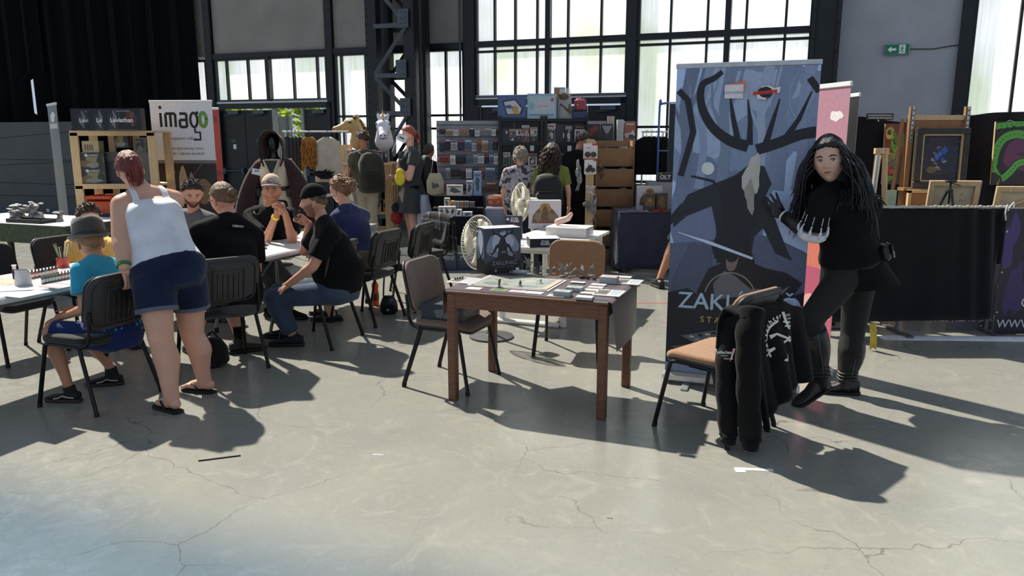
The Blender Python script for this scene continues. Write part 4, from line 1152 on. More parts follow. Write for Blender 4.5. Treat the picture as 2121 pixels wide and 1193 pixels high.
def bare_foot(p,S,sc=1.0):
    an = p['a' + S];d = p.get('t' + S,V((0,1,0)));d = V((d.x,d.y,0)).normalized();r = V((d.y,-d.x,0));k = p['sz'] * sc
    z0 = p.get('fz',.014);g = V((an.x,an.y,z0));b = MB()
    b.cap_limb(an,g - d * .035 * k + V((0,0,.034 * k)),.034 * k,.033 * k,10);b.cap_limb(an + d * .02,g + d * .11 * k + V((0,0,.024 * k)),.036 * k,.024 * k,10)
    b.cap_limb(g - d * .03 * k + V((0,0,.026 * k)),g + d * .12 * k + r * .012 * k + V((0,0,.02 * k)),.028 * k,.022 * k,10)
    b.cap_limb(g + d * .02 * k - r * .012 + V((0,0,.022 * k)),g + d * .125 * k - r * .022 * k + V((0,0,.018 * k)),.022 * k,.020 * k,10)
    s = 1 if S == 'L' else -1
    for q in range(5):
        o = r * (.032 - .0155 * q) * s * k;st = g + d * (.13 - .004 * q) * k + o + V((0,0,.014 * k));b.cap_limb(st,st + d * (.038 - .006 * q) * k - V((0,0,.003)),(.0115 - .0013 * q) * k,(.0095 - .001 * q) * k,8)
    return remesh(b,.005,3)
def shoe(p,S,kind,m,sole,name='shoe',d=None,lace=None,stripe=None,pitch=0.0,zg=0.0):
    an = p['a' + S];d = V(d) if d is not None else p['t' + S];d = V((d.x,d.y,0)).normalized();r = V((d.y,-d.x,0));k = p['sz']
    gz = V((an.x,an.y,zg))
    R = M4.Rotation(pitch,3,r)
    def pt(x,y,z): 
        q = d * x * k + r * y * k + V((0,0,z * k));toe = V((0,0,0)) + d * .15 * k
        return gz + toe + R @ (q - toe)
    def ring(x,w,z0,z1,n=14):
        out = []
        for i in range(n):
            a = 2 * math.pi * i / n;c,s_ = math.cos(a),math.sin(a)
            out.append(pt(x,w * math.copysign(abs(c) ** .7,c),(z0 + z1) / 2 + (z1 - z0) / 2 * math.copysign(abs(s_) ** .75,s_)))
        return out
    hi = {'sneaker': .085,'skate': .080,'boot': .10,'flat': .05}.get(kind,.08)
    t0 = .03 if kind in ('sneaker','skate') else .022
    b = MB().loft([ring(-.085,.018,t0,hi * .8),ring(-.078,.032,t0 - .004,hi),ring(-.04,.040,t0 - .004,hi + .012),ring(.02,.042,t0 - .004,hi + .004 if kind != 'flat' else .045),ring(.07,.046,t0 - .004,.068 if kind != 'flat' else .04),ring(.12,.050,t0 - .004,.055),ring(.165,.044,t0 - .004,.046),ring(.19,.026,t0 - .002,.038),ring(.198,.008,t0,.03)],True)
    b.tube([an + V((0,0,.0)),pt(-.02,0,hi * .6)],[p['rl'][3] * 1.25,.043 * k],12)
    o = b.build(name,m,p['root'],50)
    sb = MB().loft([ring(-.092,.018,0,t0),ring(-.084,.036,0,t0),ring(0,.044,0,t0),ring(.08,.050,0,t0),ring(.13,.054,0,t0),ring(.175,.048,.002,t0),ring(.20,.028,.006,t0),ring(.207,.008,.010,t0)],True)
    sb.build('sole',sole,o,50)
    if stripe:
        for s_ in (-1,1):
            MB().tube([pt(-.06,s_ * .0405,.045),pt(-.01,s_ * .0445,.050),pt(.03,s_ * .0465,.060),pt(.06,s_ * .048,.042),pt(.10,s_ * .052,.036)],.0045 * k,6).build('side_stripe',stripe,o,50)
    if lace:
        lb = MB()
        for q in range(4): lb.tube([pt(.03 + .02 * q,-.022,.077 - .007 * q),pt(.035 + .02 * q,0,.083 - .008 * q),pt(.03 + .02 * q,.022,.077 - .007 * q)],.003 * k,6)
        lb.build('laces',lace,o,50)
    return o
def sleeve_pts(p,S,frac):
    sh,el,wr = p['s' + S],p['e' + S],p['w' + S]
    return (sh,sh.lerp(el,min(1,frac)),None if frac <= 1 else el.lerp(wr,frac - 1))
def shirt(p,m,sleeve=.55,lo=.02,hi=.985,inf=.014,flare=1.12,name='shirt',vox=.010,smooth=4,extra=None,neck=True):
    b = torso(p,inf,lo,hi)
    ra = p['ra']
    if sleeve > 0:
        for S in 'LR':
            a,e,w = sleeve_pts(p,S,sleeve)
            r1 = lerp(ra[0],ra[1],min(1,sleeve)) + inf
            b.tube([a - (e - a).normalized() * .03,a,a.lerp(e,.6),e],[ra[0] * .9,ra[0] + inf,lerp(ra[0] + inf,r1 * flare,.6),r1 * flare],14)
            b.ell(a,(ra[0] + inf * .9,) * 3,nu=12,nv=8)
            if w is not None:
                b.ell(e,(ra[1] + inf,) * 3,nu=12,nv=8);b.tube([e,e.lerp(w,.5),w],[ra[2] + inf,(ra[2] + ra[3]) / 2 + inf * 1.1,ra[3] + inf * 1.2],14)
    if extra: extra(b)
    return remesh(b,vox * (1 if p['sz'] > .9 else .85),smooth).build(name,m,p['root'],True)
def trousers(p,m,length=2.0,hi=.16,inf=.014,name='trousers',loose=1.1,vox=.011,lo=-.13,smooth=5):
    b = torso(p,inf,lo,hi);rl = p['rl']
    for S in 'LR':
        if 'k' + S not in p: continue
        h,k,a = p['h' + S],p['k' + S],p['a' + S]
        e = h.lerp(k,min(1,length));r1 = lerp(rl[0],rl[1],min(1,length)) + inf
        ex = 1.0 if length > 1 else loose
        b.tube([h - (e - h).normalized() * .05,h,h.lerp(e,.5),e],[rl[0] * .8,rl[0] + inf,lerp(rl[0] + inf,r1 * ex,.5),r1 * ex],16)
        b.ell(h,(rl[0] + inf,) * 3,nu=14,nv=10)
        if length > 1:
            b.ell(k,(rl[1] + inf,) * 3,nu=14,nv=10);f = k.lerp(a,length - 1)
            b.cap_limb(k,p['c' + S],rl[2] + inf,rl[2] * 1.08 + inf)
            b.tube([k,k.lerp(f,.4),f],[rl[2] + inf,(rl[2] * 1.04 + inf) * lerp(1,loose,.5),(rl[3] + inf) * loose * 1.1],16)
    return remesh(b,vox,smooth).build(name,m,p['root'],True)
def cloth(key,c,bump=.35,bs=14,rough=.9,var=.12,sheen=.15): return mat(key,c,rough,0,var,7,bump,bs,spec=.2,sheen=sheen)
def strands(h,starts,path,r=.006,n=6,jit=.012,seed=1,taper=.35):
    """locks of hair: each follows the path from its start with some jitter"""
    R = random.Random(seed)
    for s0 in starts:
        o = V((R.uniform(-1,1),R.uniform(-1,1),R.uniform(-1,1))) * jit;pts = [V(s0)]
        for k,q in enumerate(path): pts.append(V(s0) + V(q) + o * (k + 1) * .8 + V((R.uniform(-1,1),R.uniform(-1,1),R.uniform(-1,1))) * jit * .6)
        c = curve(pts,3);h.tube(c,[r * (1 - (1 - taper) * (i / (len(c) - 1)) ** 2) for i in range(len(c))],n)
def bun(h,hb,c,r,seed=0,wisps=10):
    R = random.Random(seed);c = V(c)
    b = MB();b.ell(c,(r,r * .9,r * .95),nu=14,nv=10)
    for k in range(7):
        a = k * .9;q = []
        for i in range(9):
            w = i / 8 * 2 * math.pi * .8 + a;d = V((math.cos(w),.5 * math.sin(k),math.sin(w)));q.append(c + d.normalized() * r * (1.0 + .05 * math.sin(k * 3)))
        b.tube(q,r * .22,6)
    for k in range(wisps):
        d = V((R.gauss(0,1),R.gauss(-.3,1),R.gauss(.2,1))).normalized();b.tube([c + d * r * .7,c + d * r * 1.2,c + d * r * 1.4 + V((R.uniform(-1,1),R.uniform(-1,1),R.uniform(-1,1))) * r * .5],[r * .1,r * .06,r * .02],4)
    h.join(b,hb)
def cap(p,m,brim,back=False,button=True,emblem=None,h=.020,low=.22):
    """baseball cap"""
    hb,s,hk = p['hb'],p['hs'],p['hk']
    def mk(x,y,z): return (z - low + .10 * (y if not back else -y) * -1) * 6
    vs = []
    for d in HD:
        v = mk(*d);pt_ = head_point(d,off=h * .75 if v > 0 else -.014,**dict(hk,nose=0))
        if v > 0 and d[2] > .3: pt_.z += h * .5 * min(1,(d[2] - .3) * 2)
        vs.append(pt_ * s)
    cr = MB().add(vs,HF)
    co = MB().join(cr,hb).build('cap',m,p['root'],True)
    sg = -1 if back else 1;z0 = (low + .02) * .119 * s
    def bf(u,v):
        a = lerp(-1.15,1.15,u);x = math.sin(a) * (.082 + .012 * v) * s;y = sg * (math.cos(a) * (.098 + .066 * v) + .012) * s
        return V((x,y - sg * .004 * s,z0 - .010 * v * s - .014 * math.sin(a) ** 2 * s + .012 * s))
    b = MB().sheet(bf,18,6,.004);MB().join(b,hb).build('brim',brim,co,40)
    if button: MB().join(MB().ell((0,-.005 * s,.135 * s),(.009 * s,.009 * s,.006 * s)),hb).build('button',m,co,True)
    return co
# ================================================================ PEOPLE
SK_PALE = (206,158,134);SK_TAN = (190,136,106);SK_RED = (204,150,126)
C_BLK = cloth('black_cotton',(13,13,16),.5,10,sheen=0);C_BLKW = cloth('black_wool_doublet',(15,15,18),.3,30,sheen=0)
C_JEAN = cloth('blue_denim',(58,72,92),.5,12,var=.25);C_DENIM = cloth('dark_denim',(20,32,58),.45,14,var=.35)
C_WHITE = cloth('white_jersey',(214,216,224),.4,8);C_TEAL = cloth('turquoise_jersey',(48,150,182),.45,9);C_YEL = cloth('yellow_jersey',(226,176,92),.45,9)
C_GREY = cloth('grey_jersey',(92,92,96),.4,10);C_NAVY = cloth('navy_jersey',(38,44,82),.45,10);C_OLIVE = cloth('olive_jersey',(82,80,70),.4,9)
C_BEIGE = cloth('beige_twill',(196,184,162),.4,8);C_DGREY = cloth('charcoal_jersey',(62,64,66),.4,9)
H_BRN = mat('brown_hair',(104,78,54),.5,0,.35,40,.8,160,stretch=(1,1,.3));H_DBRN = mat('dark_brown_hair',(62,47,37),.5,0,.35,40,.8,160,stretch=(1,1,.3))
H_RED = mat('auburn_hair',(112,44,36),.45,0,.4,40,.8,160,stretch=(1,1,.3));H_GING = mat('ginger_hair',(158,72,58),.5,0,.35,40,.8,160,stretch=(1,1,.3))
H_BLK = mat('black_hair',(14,14,18),.38,0,.4,40,.8,160,stretch=(1,1,.3));H_GRY = mat('grey_hair',(150,142,128),.6,0,.3,60,.8,200);H_LBRN = mat('light_brown_hair',(128,92,62),.5,0,.35,40,.8,160,stretch=(1,1,.3))
B_BRN = mat('brown_beard',(84,56,42),.7,0,.3,80,.6,300);M_SOLEW = mat('white_rubber',(196,192,186),.6);M_SOLEB = mat('brown_gum_rubber',(52,40,36),.7);M_SOLEK = mat('black_rubber',(18,18,19),.7)
def wband(p,S,m,f=.93,name='wristband',w=.022):
    a,b_ = p['e' + S],p['w' + S];c = a.lerp(b_,f);d = (b_ - a).normalized();r = lerp(p['ra'][2],p['ra'][3],f) * 1.10 + .002
    return MB().tube([c - d * w / 2,c + d * w / 2],r,16).build(name,m,p['root'],40)
def on_head(p,b,name,m,smooth=True,parent=None): return MB().join(b,p['hb']).build(name,m,parent or p['root'],smooth)
def glasses(p,m,lens=None):
    s = p['hs'];b = MB()
    for q in (-1,1):
        c = V((q * .033,.103,.0)) * s;b.tube([c + V((.021 * math.cos(a),-.006 * abs(math.cos(a)) * (1 if q * math.cos(a) > 0 else 0),.016 * math.sin(a))) * s for a in [i * math.pi / 8 for i in range(17)]],.0013 * s,5)
        b.tube([V((q * .054,.097,.006)) * s,V((q * .078,.06,.004)) * s,V((q * .082,-.005,.002)) * s],.0015 * s,5)
    b.tube([V((-.012,.104,.004)) * s,V((0,.107,.006)) * s,V((.012,.104,.004)) * s],.0013 * s,5)
    return on_head(p,b,'glasses',m)
# ---- standing woman in the white tank top
p = person('woman in a white tank top and denim shorts leaning over the boy\'s chair',dict(
    pel=(351,566,4.80),nek=(300,392,5.02),hd=(269,352,5.10),sL=(252,424,4.90),sR=(360,414,5.12),
    eL=(250,493,4.78),wL=(257,553,4.66),eR=(330,500,5.32),wR=(290,545,5.42),
    hL=(318,590,4.70),hR=(388,586,4.90),kL=(334,706,4.62),kR=(398,692,4.92),aL=(357,830,4.56),aR=(425,793,4.93),tL=V((0,0,0)),tR=V((0,0,0))),
    face=(-.55,.80,-.25),head_up=(-.15,.1,1),latP=(-.97,-.25,0),skin=SK_PALE,fat=1.18,hs=.98,eyes=False,
    o=dict(hipw=.218,hipd=.16,waistw=.182,waistd=.145,chestw=.172,chestd=.145,bust=.05,arm=1.36,leg=1.28),
    hands=(dict(dir=(.25,.1,-1),palm=(-.9,.3,0),curl=.55,thumb=.5),dict(curl=.4)),feet=None,hair=None)
p['tL'] = V((-.80,.55,0));p['tR'] = V((-.92,.30,0));p['fz'] = .022
ft = MB().join(bare_foot(p,'L')).join(bare_foot(p,'R'));ft.build('feet',MATS['skin_%d_%d_%d' % SK_PALE],p['root'],True)
hr = MB().join(shell_mb(hair_mask(.60,.05,-.5),.014,p['hs'],4,.4,fr=80),p['hb'])
tail = MB();R_ = random.Random(3)
for k in range(26):
    a = R_.uniform(-.5,.5);st = V((.03 * a,-.105,.045 + R_.uniform(-.02,.02)))
    tail.tube(curve([st,st + V((.03 * a,-.035,-.005)),st + V((.05 * a + .0,-.045,-.06)),st + V((.05 * a + R_.uniform(-.015,.015),-.035,-.12)),st + V((.03 * a + R_.uniform(-.02,.02),-.02,-.165 - R_.uniform(0,.03)))],4),[.009] * 10 + [.007,.006,.005,.004,.003,.002,.0015],5)
tail.ell((0,-.115,.04),(.022,.022,.03));hr.join(tail,p['hb']);hr.build('hair',H_RED,p['root'],True)
def tank(p,m,nm='tank_top',lo=.03,hi=.74):
    b = torso(p,.010,lo,hi)
    for S in 'LR':
        q = 1 if S == 'L' else -1;top = p['s' + S].lerp(p['nek'],.45) + V((0,0,.046));f = p['latC'].cross(V((0,0,1)))
        for sg in (-1,1): b.tube(curve([p['che'] + p['latC'] * q * .095 + f * sg * .125 - V((0,0,.02)),p['s' + S].lerp(p['nek'],.43) + f * sg * .070 + V((0,0,.012)),top],5),.022,10)
    return remesh(b,.010,4).build(nm,m,p['root'],True)
tank(p,C_WHITE,hi=.76)
b = MB()
for S in 'LR':
    top = p['s' + S].lerp(p['nek'],.33) + V((0,0,.054));f = p['latC'].cross(V((0,0,1)))
    b.tube(curve([p['che'] + p['latC'] * (1 if S == 'L' else -1) * .11 - f * -.14,p['s' + S].lerp(p['nek'],.33) + f * .078 + V((0,0,.01)),top],5),.011,8)
b.build('undershirt_strap',mat('grey_strap',(120,132,134),.8),p['root'],True)
sh = trousers(p,C_DENIM,.46,.08,.016,'shorts',1.12)
for S in 'LR':
    e = p['h' + S].lerp(p['k' + S],.45);d = (p['k' + S] - p['h' + S]).normalized();r = (lerp(p['rl'][0],p['rl'][1],.46) + .016) * 1.14
    MB().tube([e - d * .012,e + d * .012],r,20).build('rolled_hem',cloth('faded_denim',(92,98,112),.4),sh,50)
up = (p['che'] - p['pel']).normalized();bk = p['latP'].cross(up).normalized() * .168
for q in (-1,1):
    c = p['pel'] + p['latP'] * q * .10 + bk * 1.03 - up * .015
    b = MB();b.tube([c + p['latP'] * .055 + up * .05,c + p['latP'] * .05 - up * .06,c - up * .085,c - p['latP'] * .05 - up * .06,c - p['latP'] * .055 + up * .05,c + p['latP'] * .055 + up * .05],.0022,5);b.build('pocket_seam',cloth('seam_thread',(70,84,112),.2),sh)
wband(p,'L',mat('green_band',(40,120,60),.5),.94)
for S in 'LR':
    an = p['a' + S];d = p['t' + S].normalized();r = V((d.y,-d.x,0))
    def ring(x,w,z): return [V((an.x,an.y,0)) + d * x + r * w * c + V((0,0,z)) for c in (-1,-.6,0,.6,1)]
    out = [(-.075,.020),(-.06,.036),(0,.04),(.06,.045),(.12,.05),(.16,.045),(.185,.022)]
    pl = [V((an.x,an.y,0)) + d * x + r * w for x,w in out] + [V((an.x,an.y,0)) + d * x - r * w for x,w in out[::-1]]
    b = MB();b.loft([[q for q in pl],[q + V((0,0,.018)) for q in pl]],True);so = b.build('flip_flop',M_SOLEK,p['root'])
    g = V((an.x,an.y,0));b = MB()
    for q in (-1,1): b.tube(curve([g + d * .02 + r * q * .044 + V((0,0,.02)),g + d * .07 + r * q * .036 + V((0,0,.062)),g + d * .135 + V((0,0,.036))],5),.008,6,flat=.5)
    b.build('strap',M_SOLEK,so,True)
# ---- boy with the fedora
p = person('boy in a turquoise shirt and grey fedora seated with his back turned',dict(
    pel=(246,690,4.84),nek=(207,545,4.90),hd=(187,503,4.92),sL=(168,562,4.72),sR=(246,556,5.04),eL=(176,640,4.66),wL=(124,658,4.80),eR=(215,630,5.2),wR=(160,640,5.2),
    hL=(225,700,4.75),hR=(236,690,4.95),kL=(104,688,4.74),kR=(180,690,5.10),aL=(142,800,4.74),aR=(229,762,5.09),tL=V((-1,.1,0)),tR=V((-1,.0,0))),
    face=(-.72,.68,-.12),latP=(-.358,-.934,0),skin=SK_TAN,sz=.84,hs=1.0,eyes=False,o=dict(hipw=.155,waistw=.135,chestw=.145),hands=(dict(palm=(0,0,-1),curl=.3),None),hair=dict(mat=mat('fair_hair',(150,112,80),.6,0,.25,50,.5,200),mask=dict(back=-.35),h=.005))
p['tL'] = V((-1,.12,0));p['tR'] = V((-.98,-.18,0))
shirt(p,C_TEAL,.62,-.06,.99,.020,1.25)
C_BSH = cloth('blue_print_shorts',(26,44,94),.4,12,var=.2);sh = trousers(p,C_BSH,.95,.14,.020,'shorts',1.15)
b = MB();R_ = random.Random(4)
for k in range(46):
    S = R_.choice('LR');h,kk = p['h' + S],p['k' + S];t_ = R_.uniform(.15,.92);ax = (kk - h).normalized();x,y,z = frame(ax);w = R_.uniform(0,6.28);r = (lerp(p['rl'][0],p['rl'][1],t_) + .021) * 1.10
    c = h.lerp(kk,t_) + (x * math.cos(w) + y * math.sin(w)) * r;b.ell(c,(.007,.007,.007),nu=6,nv=4)
o = b.build('print_dots',mat('pale_print',(170,180,200),.8),sh);o['kind'] = 'stuff'
for S,zz in (('L',0),('R',0)): shoe(p,S,'skate',mat('black_canvas',(20,20,22),.8),M_SOLEB,d=p['t' + S],stripe=M_SOLEW,lace=M_SOLEW if S == 'L' else M_SOLEK)
# fedora
s = p['hs'] * 1.0;F_ = mat('charcoal_felt',(64,62,60),.95,0,.15,60,.3,300,sheen=.4)
b = MB();prof = [(.094,0),(.095,.04),(.093,.085),(.087,.118),(.073,.134),(.048,.128),(.015,.120)]
rings = [[(r * math.cos(a) * .90,r * math.sin(a) * 1.12,z - (.012 * abs(math.cos(a)) if z > .09 else 0) + (.01 * math.sin(a) if z > .06 else 0)) for a in [2 * math.pi * i / 28 for i in range(28)]] for r,z in prof]
b.loft(rings,True);hm = p['hb'] @ T(0,-.006,.030) @ M4.Rotation(math.radians(-8),4,'X')
hat = MB().join(b,hm @ M4.Scale(1.12,4)).build('fedora',F_,p['root'],60)
b = MB();rings = [[(r * math.cos(a) * .90,r * math.sin(a) * 1.08,z + .020 * math.cos(a) ** 2 * (r - .09) / .05) for a in [2 * math.pi * i / 32 for i in range(32)]] for r,z in ((.092,.004),(.108,-.004),(.124,.004),(.126,.007),(.108,.001),(.092,.010))]
b.loft(rings,False);MB().join(b,hm @ M4.Scale(1.12,4)).build('brim',F_,hat,60)
b = MB();b.loft([[(r * math.cos(a) * .90,r * math.sin(a) * 1.12,z) for a in [2 * math.pi * i / 28 for i in range(28)]] for r,z in ((.0955,.004),(.0955,.030))],False);MB().join(b,hm @ M4.Scale(1.12,4)).build('band',mat('dark_ribbon',(36,35,35),.6),hat,60)
# ---- boy in yellow
p = person('boy with glasses in a yellow shirt facing us across the table',dict(
    pel=(205,600,6.42),nek=(196,493,6.30),hd=(185,452,6.22),sL=(233,512,6.22),sR=(152,507,6.40),eL=(248,565,6.10),wL=(225,552,5.92),eR=(146,560,6.28),wR=(172,552,6.02),
    kL=(275,625,6.15),kR=(235,620,6.35),aL=(268,712,6.10),aR=(240,705,6.28),tL=V((0,0,0)),tR=V((0,0,0))),face=(.62,-.78,-.05),latP=(.358,.934,0),skin=SK_PALE,sz=.86,hs=1.0,gaze=(.4,-.9,-.02),brow=(40,30,26),
    hands=(dict(palm=(0,0,-1),curl=.5),dict(palm=(0,0,-1),curl=.6)),hair=dict(mat=H_DBRN,mask=dict(front=.50,side=.05,back=-.4),h=.016,rough=.8,seed=3,tuft=160))
p['tL'] = V((.75,-.66,0));p['tR'] = V((.75,-.66,0));shirt(p,C_YEL,.8,-.04,.985,.020,1.2);trousers(p,C_DGREY,1.0,.14,.016,'shorts');glasses(p,M_STEELG)
p['fz'] = .02
for S in 'LR':
    MB().join(bare_foot(p,S)).build('foot',MATS['skin_%d_%d_%d' % SK_PALE],p['root'],True)
    an = p['a' + S];d = p['t' + S].normalized();r = V((d.y,-d.x,0));g = V((an.x,an.y,0));out = [(-.07,.02),(-.055,.034),(.05,.04),(.11,.045),(.15,.038),(.165,.02)]
    pl = [g + d * x + r * w for x,w in out] + [g + d * x - r * w for x,w in out[::-1]];so = MB().loft([pl,[q + V((0,0,.02)) for q in pl]],True).build('sandal',M_SOLEK,p['root'])
    b = MB()
    for x,h in ((.03,.07),(.10,.045)): b.tube(curve([g + d * x - r * .04 + V((0,0,.02)),g + d * x + V((0,0,h)),g + d * x + r * .04 + V((0,0,.02))],5),.010,6,flat=.4)
    b.build('strap',M_SOLEK,so,True)
# ---- bearded man in grey
p = person('bearded man in a grey T-shirt looking down, facing us',dict(
    pel=(395,560,7.15),nek=(402,440,7.02),hd=(399,401,6.92),sL=(437,455,6.95),sR=(361,458,7.12),eL=(455,520,6.85),wL=(440,530,6.6),eR=(345,530,6.95),wR=(380,532,6.7),kL=(470,600,6.95),kR=(420,605,7.0),aL=(470,670,6.95),aR=(425,672,7.0),tL=V((0,0,0)),tR=V((0,0,0))),
    face=(.42,-.84,-.34),head_up=(.1,-.1,1),latP=(.358,.934,0),skin=SK_RED,gaze=(.35,-.7,-.6),hs=1.04,headk=dict(w=1.03),hands=(dict(palm=(0,0,-1)),dict(palm=(0,0,-1))),hair=dict(mat=H_DBRN,mask=dict(front=.60,side=.12,back=-.4),h=.010,rough=.7,seed=6,tuft=200,beard=B_BRN,bmask=dict(top=-.42,side=-.05)))
p['tL'] = p['tR'] = V((.9,-.4,0));shirt(p,C_GREY,.6);trousers(p,C_JEAN,1.95)
for S in 'LR': shoe(p,S,'sneaker',C_BLK,M_SOLEK)
# ---- man with the bun, from behind
def bunhair(p,h):
    bun(h,p['hb'],(.0,-.105,.045),.030,2)
    for k in range(26):
        a = -1.35 + 2.7 * k / 25;st = V((math.sin(a) * .074,.03 * math.cos(a) + .045,.085 - .035 * abs(math.sin(a))))
        h.join(MB().tube(curve([st,V((math.sin(a) * .083,-.02,.085 - .04 * abs(math.sin(a)))),V((math.sin(a) * .055,-.085,.070 - .02 * abs(math.sin(a)))),V((0,-.108,.05))],4),.0065,5),p['hb'])
p = person('man with a hair bun and black T-shirt seen from behind',dict(
    pel=(486,618,5.50),nek=(480,452,5.66),hd=(462,414,5.72),sL=(412,480,5.48),sR=(527,488,5.86),eL=(408,560,5.55),wL=(425,570,5.85),eR=(530,560,5.92),wR=(500,565,6.15),kL=(420,618,5.80),kR=(470,612,6.02),aL=(400,720,5.85),aR=(496,700,5.90),tL=V((0,0,0)),tR=V((0,0,0))),
    face=(-.86,.50,-.10),latP=(-.78,-.62,0),skin=SK_RED,fat=1.12,eyes=False,hs=1.03,headk=dict(w=1.04),o=dict(hipw=.19,waistw=.19,waistd=.14,chestw=.19,chestd=.14,arm=1.12),hair=dict(mat=H_BRN,mask=dict(front=.58,side=.16,back=-.28),h=.012,extra=bunhair,seed=9))
p['tL'] = V((-.6,.8,0));p['tR'] = V((.35,.2,0));ts = shirt(p,C_BLK,.72,-.08,.985,.018,1.18);trousers(p,C_DGREY,1.0,.14,.016,'shorts');glasses(p,M_BLACK)
tb = text('DEMON',.024,bold=.01,space=1.1);nk = p['nek'];up = (p['nek'] - p['pel']).normalized();f = p['latC'].cross(up).normalized()
x = -p['latC'];mm = M4(((x.x,up.x,f.x,0),(x.y,up.y,f.y,0),(x.z,up.z,f.z,0),(0,0,0,1)))
bn = f if f.y < 0 else -f
c0 = (p['sL'] + p['sR']) / 2
lt = MB();lt.join(tb,M4.Translation(c0 + bn * .128 + up * .03) @ M4(((x.x,up.x,bn.x,0),(x.y,up.y,bn.y,0),(x.z,up.z,bn.z,0),(0,0,0,1))));lt.build('lettering',M_WHITE,ts)
for S in 'LR':
    shoe(p,S,'sneaker',mat('dark_trail_fabric',(38,37,34),.8),M_SOLEK,lace=mat('orange_lace',(190,92,40),.7));an = p['a' + S]
    MB().tube([an + V((0,0,-.01)),an + V((0,0,.09))],[p['rl'][3] * 1.14,p['rl'][3] * 1.25],14).build('sock',C_BLK,p['root'],True)
# ---- man with the beige cap
p = person('man in a beige cap and black T-shirt, hands clasped at his mouth',dict(
    pel=(545,545,7.45),nek=(556,432,7.28),hd=(563,396,7.12),sL=(604,446,7.12),sR=(519,446,7.38),eL=(606,497,6.98),wL=(590,440,6.90),eR=(549,503,6.98),wR=(573,444,6.88),kL=(600,590,7.05),kR=(560,600,7.1),aL=(600,650,7.1),aR=(565,655,7.15),tL=V((0,0,0)),tR=V((0,0,0))),
    face=(.22,-.96,.02),head_up=(.02,0,1),latP=(.358,.934,0),skin=SK_TAN,gaze=(.55,-.85,-.15),hs=1.03,o=dict(chestw=.17,arm=1.1),hands=(dict(dir=(-.5,-.2,.75),palm=(-.6,-.3,-.4),curl=1.0,thumb=.6),dict(dir=(.25,-.15,.9),palm=(.25,.9,-.1),curl=1.15,thumb=.5)),
    hair=dict(mat=H_LBRN,mask=dict(front=.55,side=-.02,back=-.4),h=.007,beard=mat('stubble',(166,116,88),.8,0,.2,90),bh=.0012,bmask=dict(top=-.34,side=-.1)))
p['tL'] = p['tR'] = V((.9,-.4,0));shirt(p,C_BLK,.72,0,.985,.016,1.2);trousers(p,C_DGREY,1.05,.14,.016,'shorts')
for S in 'LR': shoe(p,S,'sneaker',C_BLK,M_SOLEK)
C_CAP = cloth('beige_cap_twill',(196,176,158),.2,60);co = cap(p,C_CAP,cloth('grey_brim',(128,122,120),.2,60),low=.48,h=.032)
a = Art(.075,.046);a.disc(.5,.5,.030,(60,28,70),24,.019);a.disc(.5,.5,.024,(206,196,200),24,.014);a.poly([(.3,.28),(.5,.85),(.66,.45),(.75,.3)],(96,26,46));a.poly([(.42,.55),(.5,.85),(.58,.62),(.5,.58)],(230,226,226));a.disc(.78,.24,.007,(60,28,70),12)
a.stroke([(.72,.6),(.86,.42),(.80,.22),(.6,.15)],.004,(96,26,46))
s = p['hs'];sh_ = MB().join(a.b,T(-.0375,0,0));em = MB();em.c = sh_.c;em.f = sh_.f
em.v = [tuple(p['hb'] @ V((x,.1285 * s - 7.0 * x * x + z - .35 * (y - .01),(.070 * s + y * .98)))) for x,y,z in sh_.v];em.build('emblem',paint_mat(),co)
wband(p,'R',mat('yellow_band',(232,210,60),.5),.90,w=.026)
# ---- man with the cap turned backward
p = person('man in a backward black cap and blue jeans seated in profile',dict(
    pel=(706,596,6.16),nek=(672,456,6.20),hd=(651,418,6.18),sL=(684,482,5.98),sR=(668,474,6.40),eL=(648,552,5.92),wL=(596,590,6.02),eR=(630,520,6.48),wR=(640,462,6.42),hL=(700,605,6.06),hR=(690,596,6.28),kL=(566,616,6.08),kR=(578,604,6.32),aL=(606,694,6.10),aR=(592,676,6.35),tL=V((0,0,0)),tR=V((0,0,0))),
    face=(-.97,-.12,-.04),latP=(-.30,-.95,0),skin=SK_RED,fat=1.15,hs=1.05,headk=dict(w=1.02,jaw=1.1),o=dict(hipw=.18,waistw=.165,waistd=.15,chestw=.175,chestd=.145,belly=.05,arm=1.1,leg=1.05),hands=(dict(palm=(.3,.2,-1),curl=.5),dict(dir=(-.6,-.2,.5),palm=(-.5,-.6,0),curl=.9)),
    hair=dict(mat=H_BRN,mask=dict(front=.62,side=.05,back=-.3),h=.004,beard=mat('short_beard',(150,104,82),.8,0,.25,90),bh=.003,bmask=dict(top=-.34,side=.02)))
p['tL'] = V((-.95,.0,0));p['tR'] = V((-.95,.1,0));shirt(p,C_BLK,.75,-.06,.985,.018,1.22);trousers(p,C_JEAN,1.93,.14,.016,'jeans',1.12);cap(p,C_BLK,cloth('grey_black_brim',(58,56,56),.2,60),back=True,low=.32)
for S in 'LR': shoe(p,S,'sneaker',mat('navy_mesh',(20,24,36),.8),M_SOLEK,lace=M_BLACK)
b = MB();b.lathe([(.026,0),(.032,.07),(.030,.072),(.024,.003)],16);o = MB().join(b,M4.Translation(p['wR'] + V((-.085,-.05,.05)))).build('tumbler',glass('dark_drink_glass',(40,30,26),.6),p['root'],50)
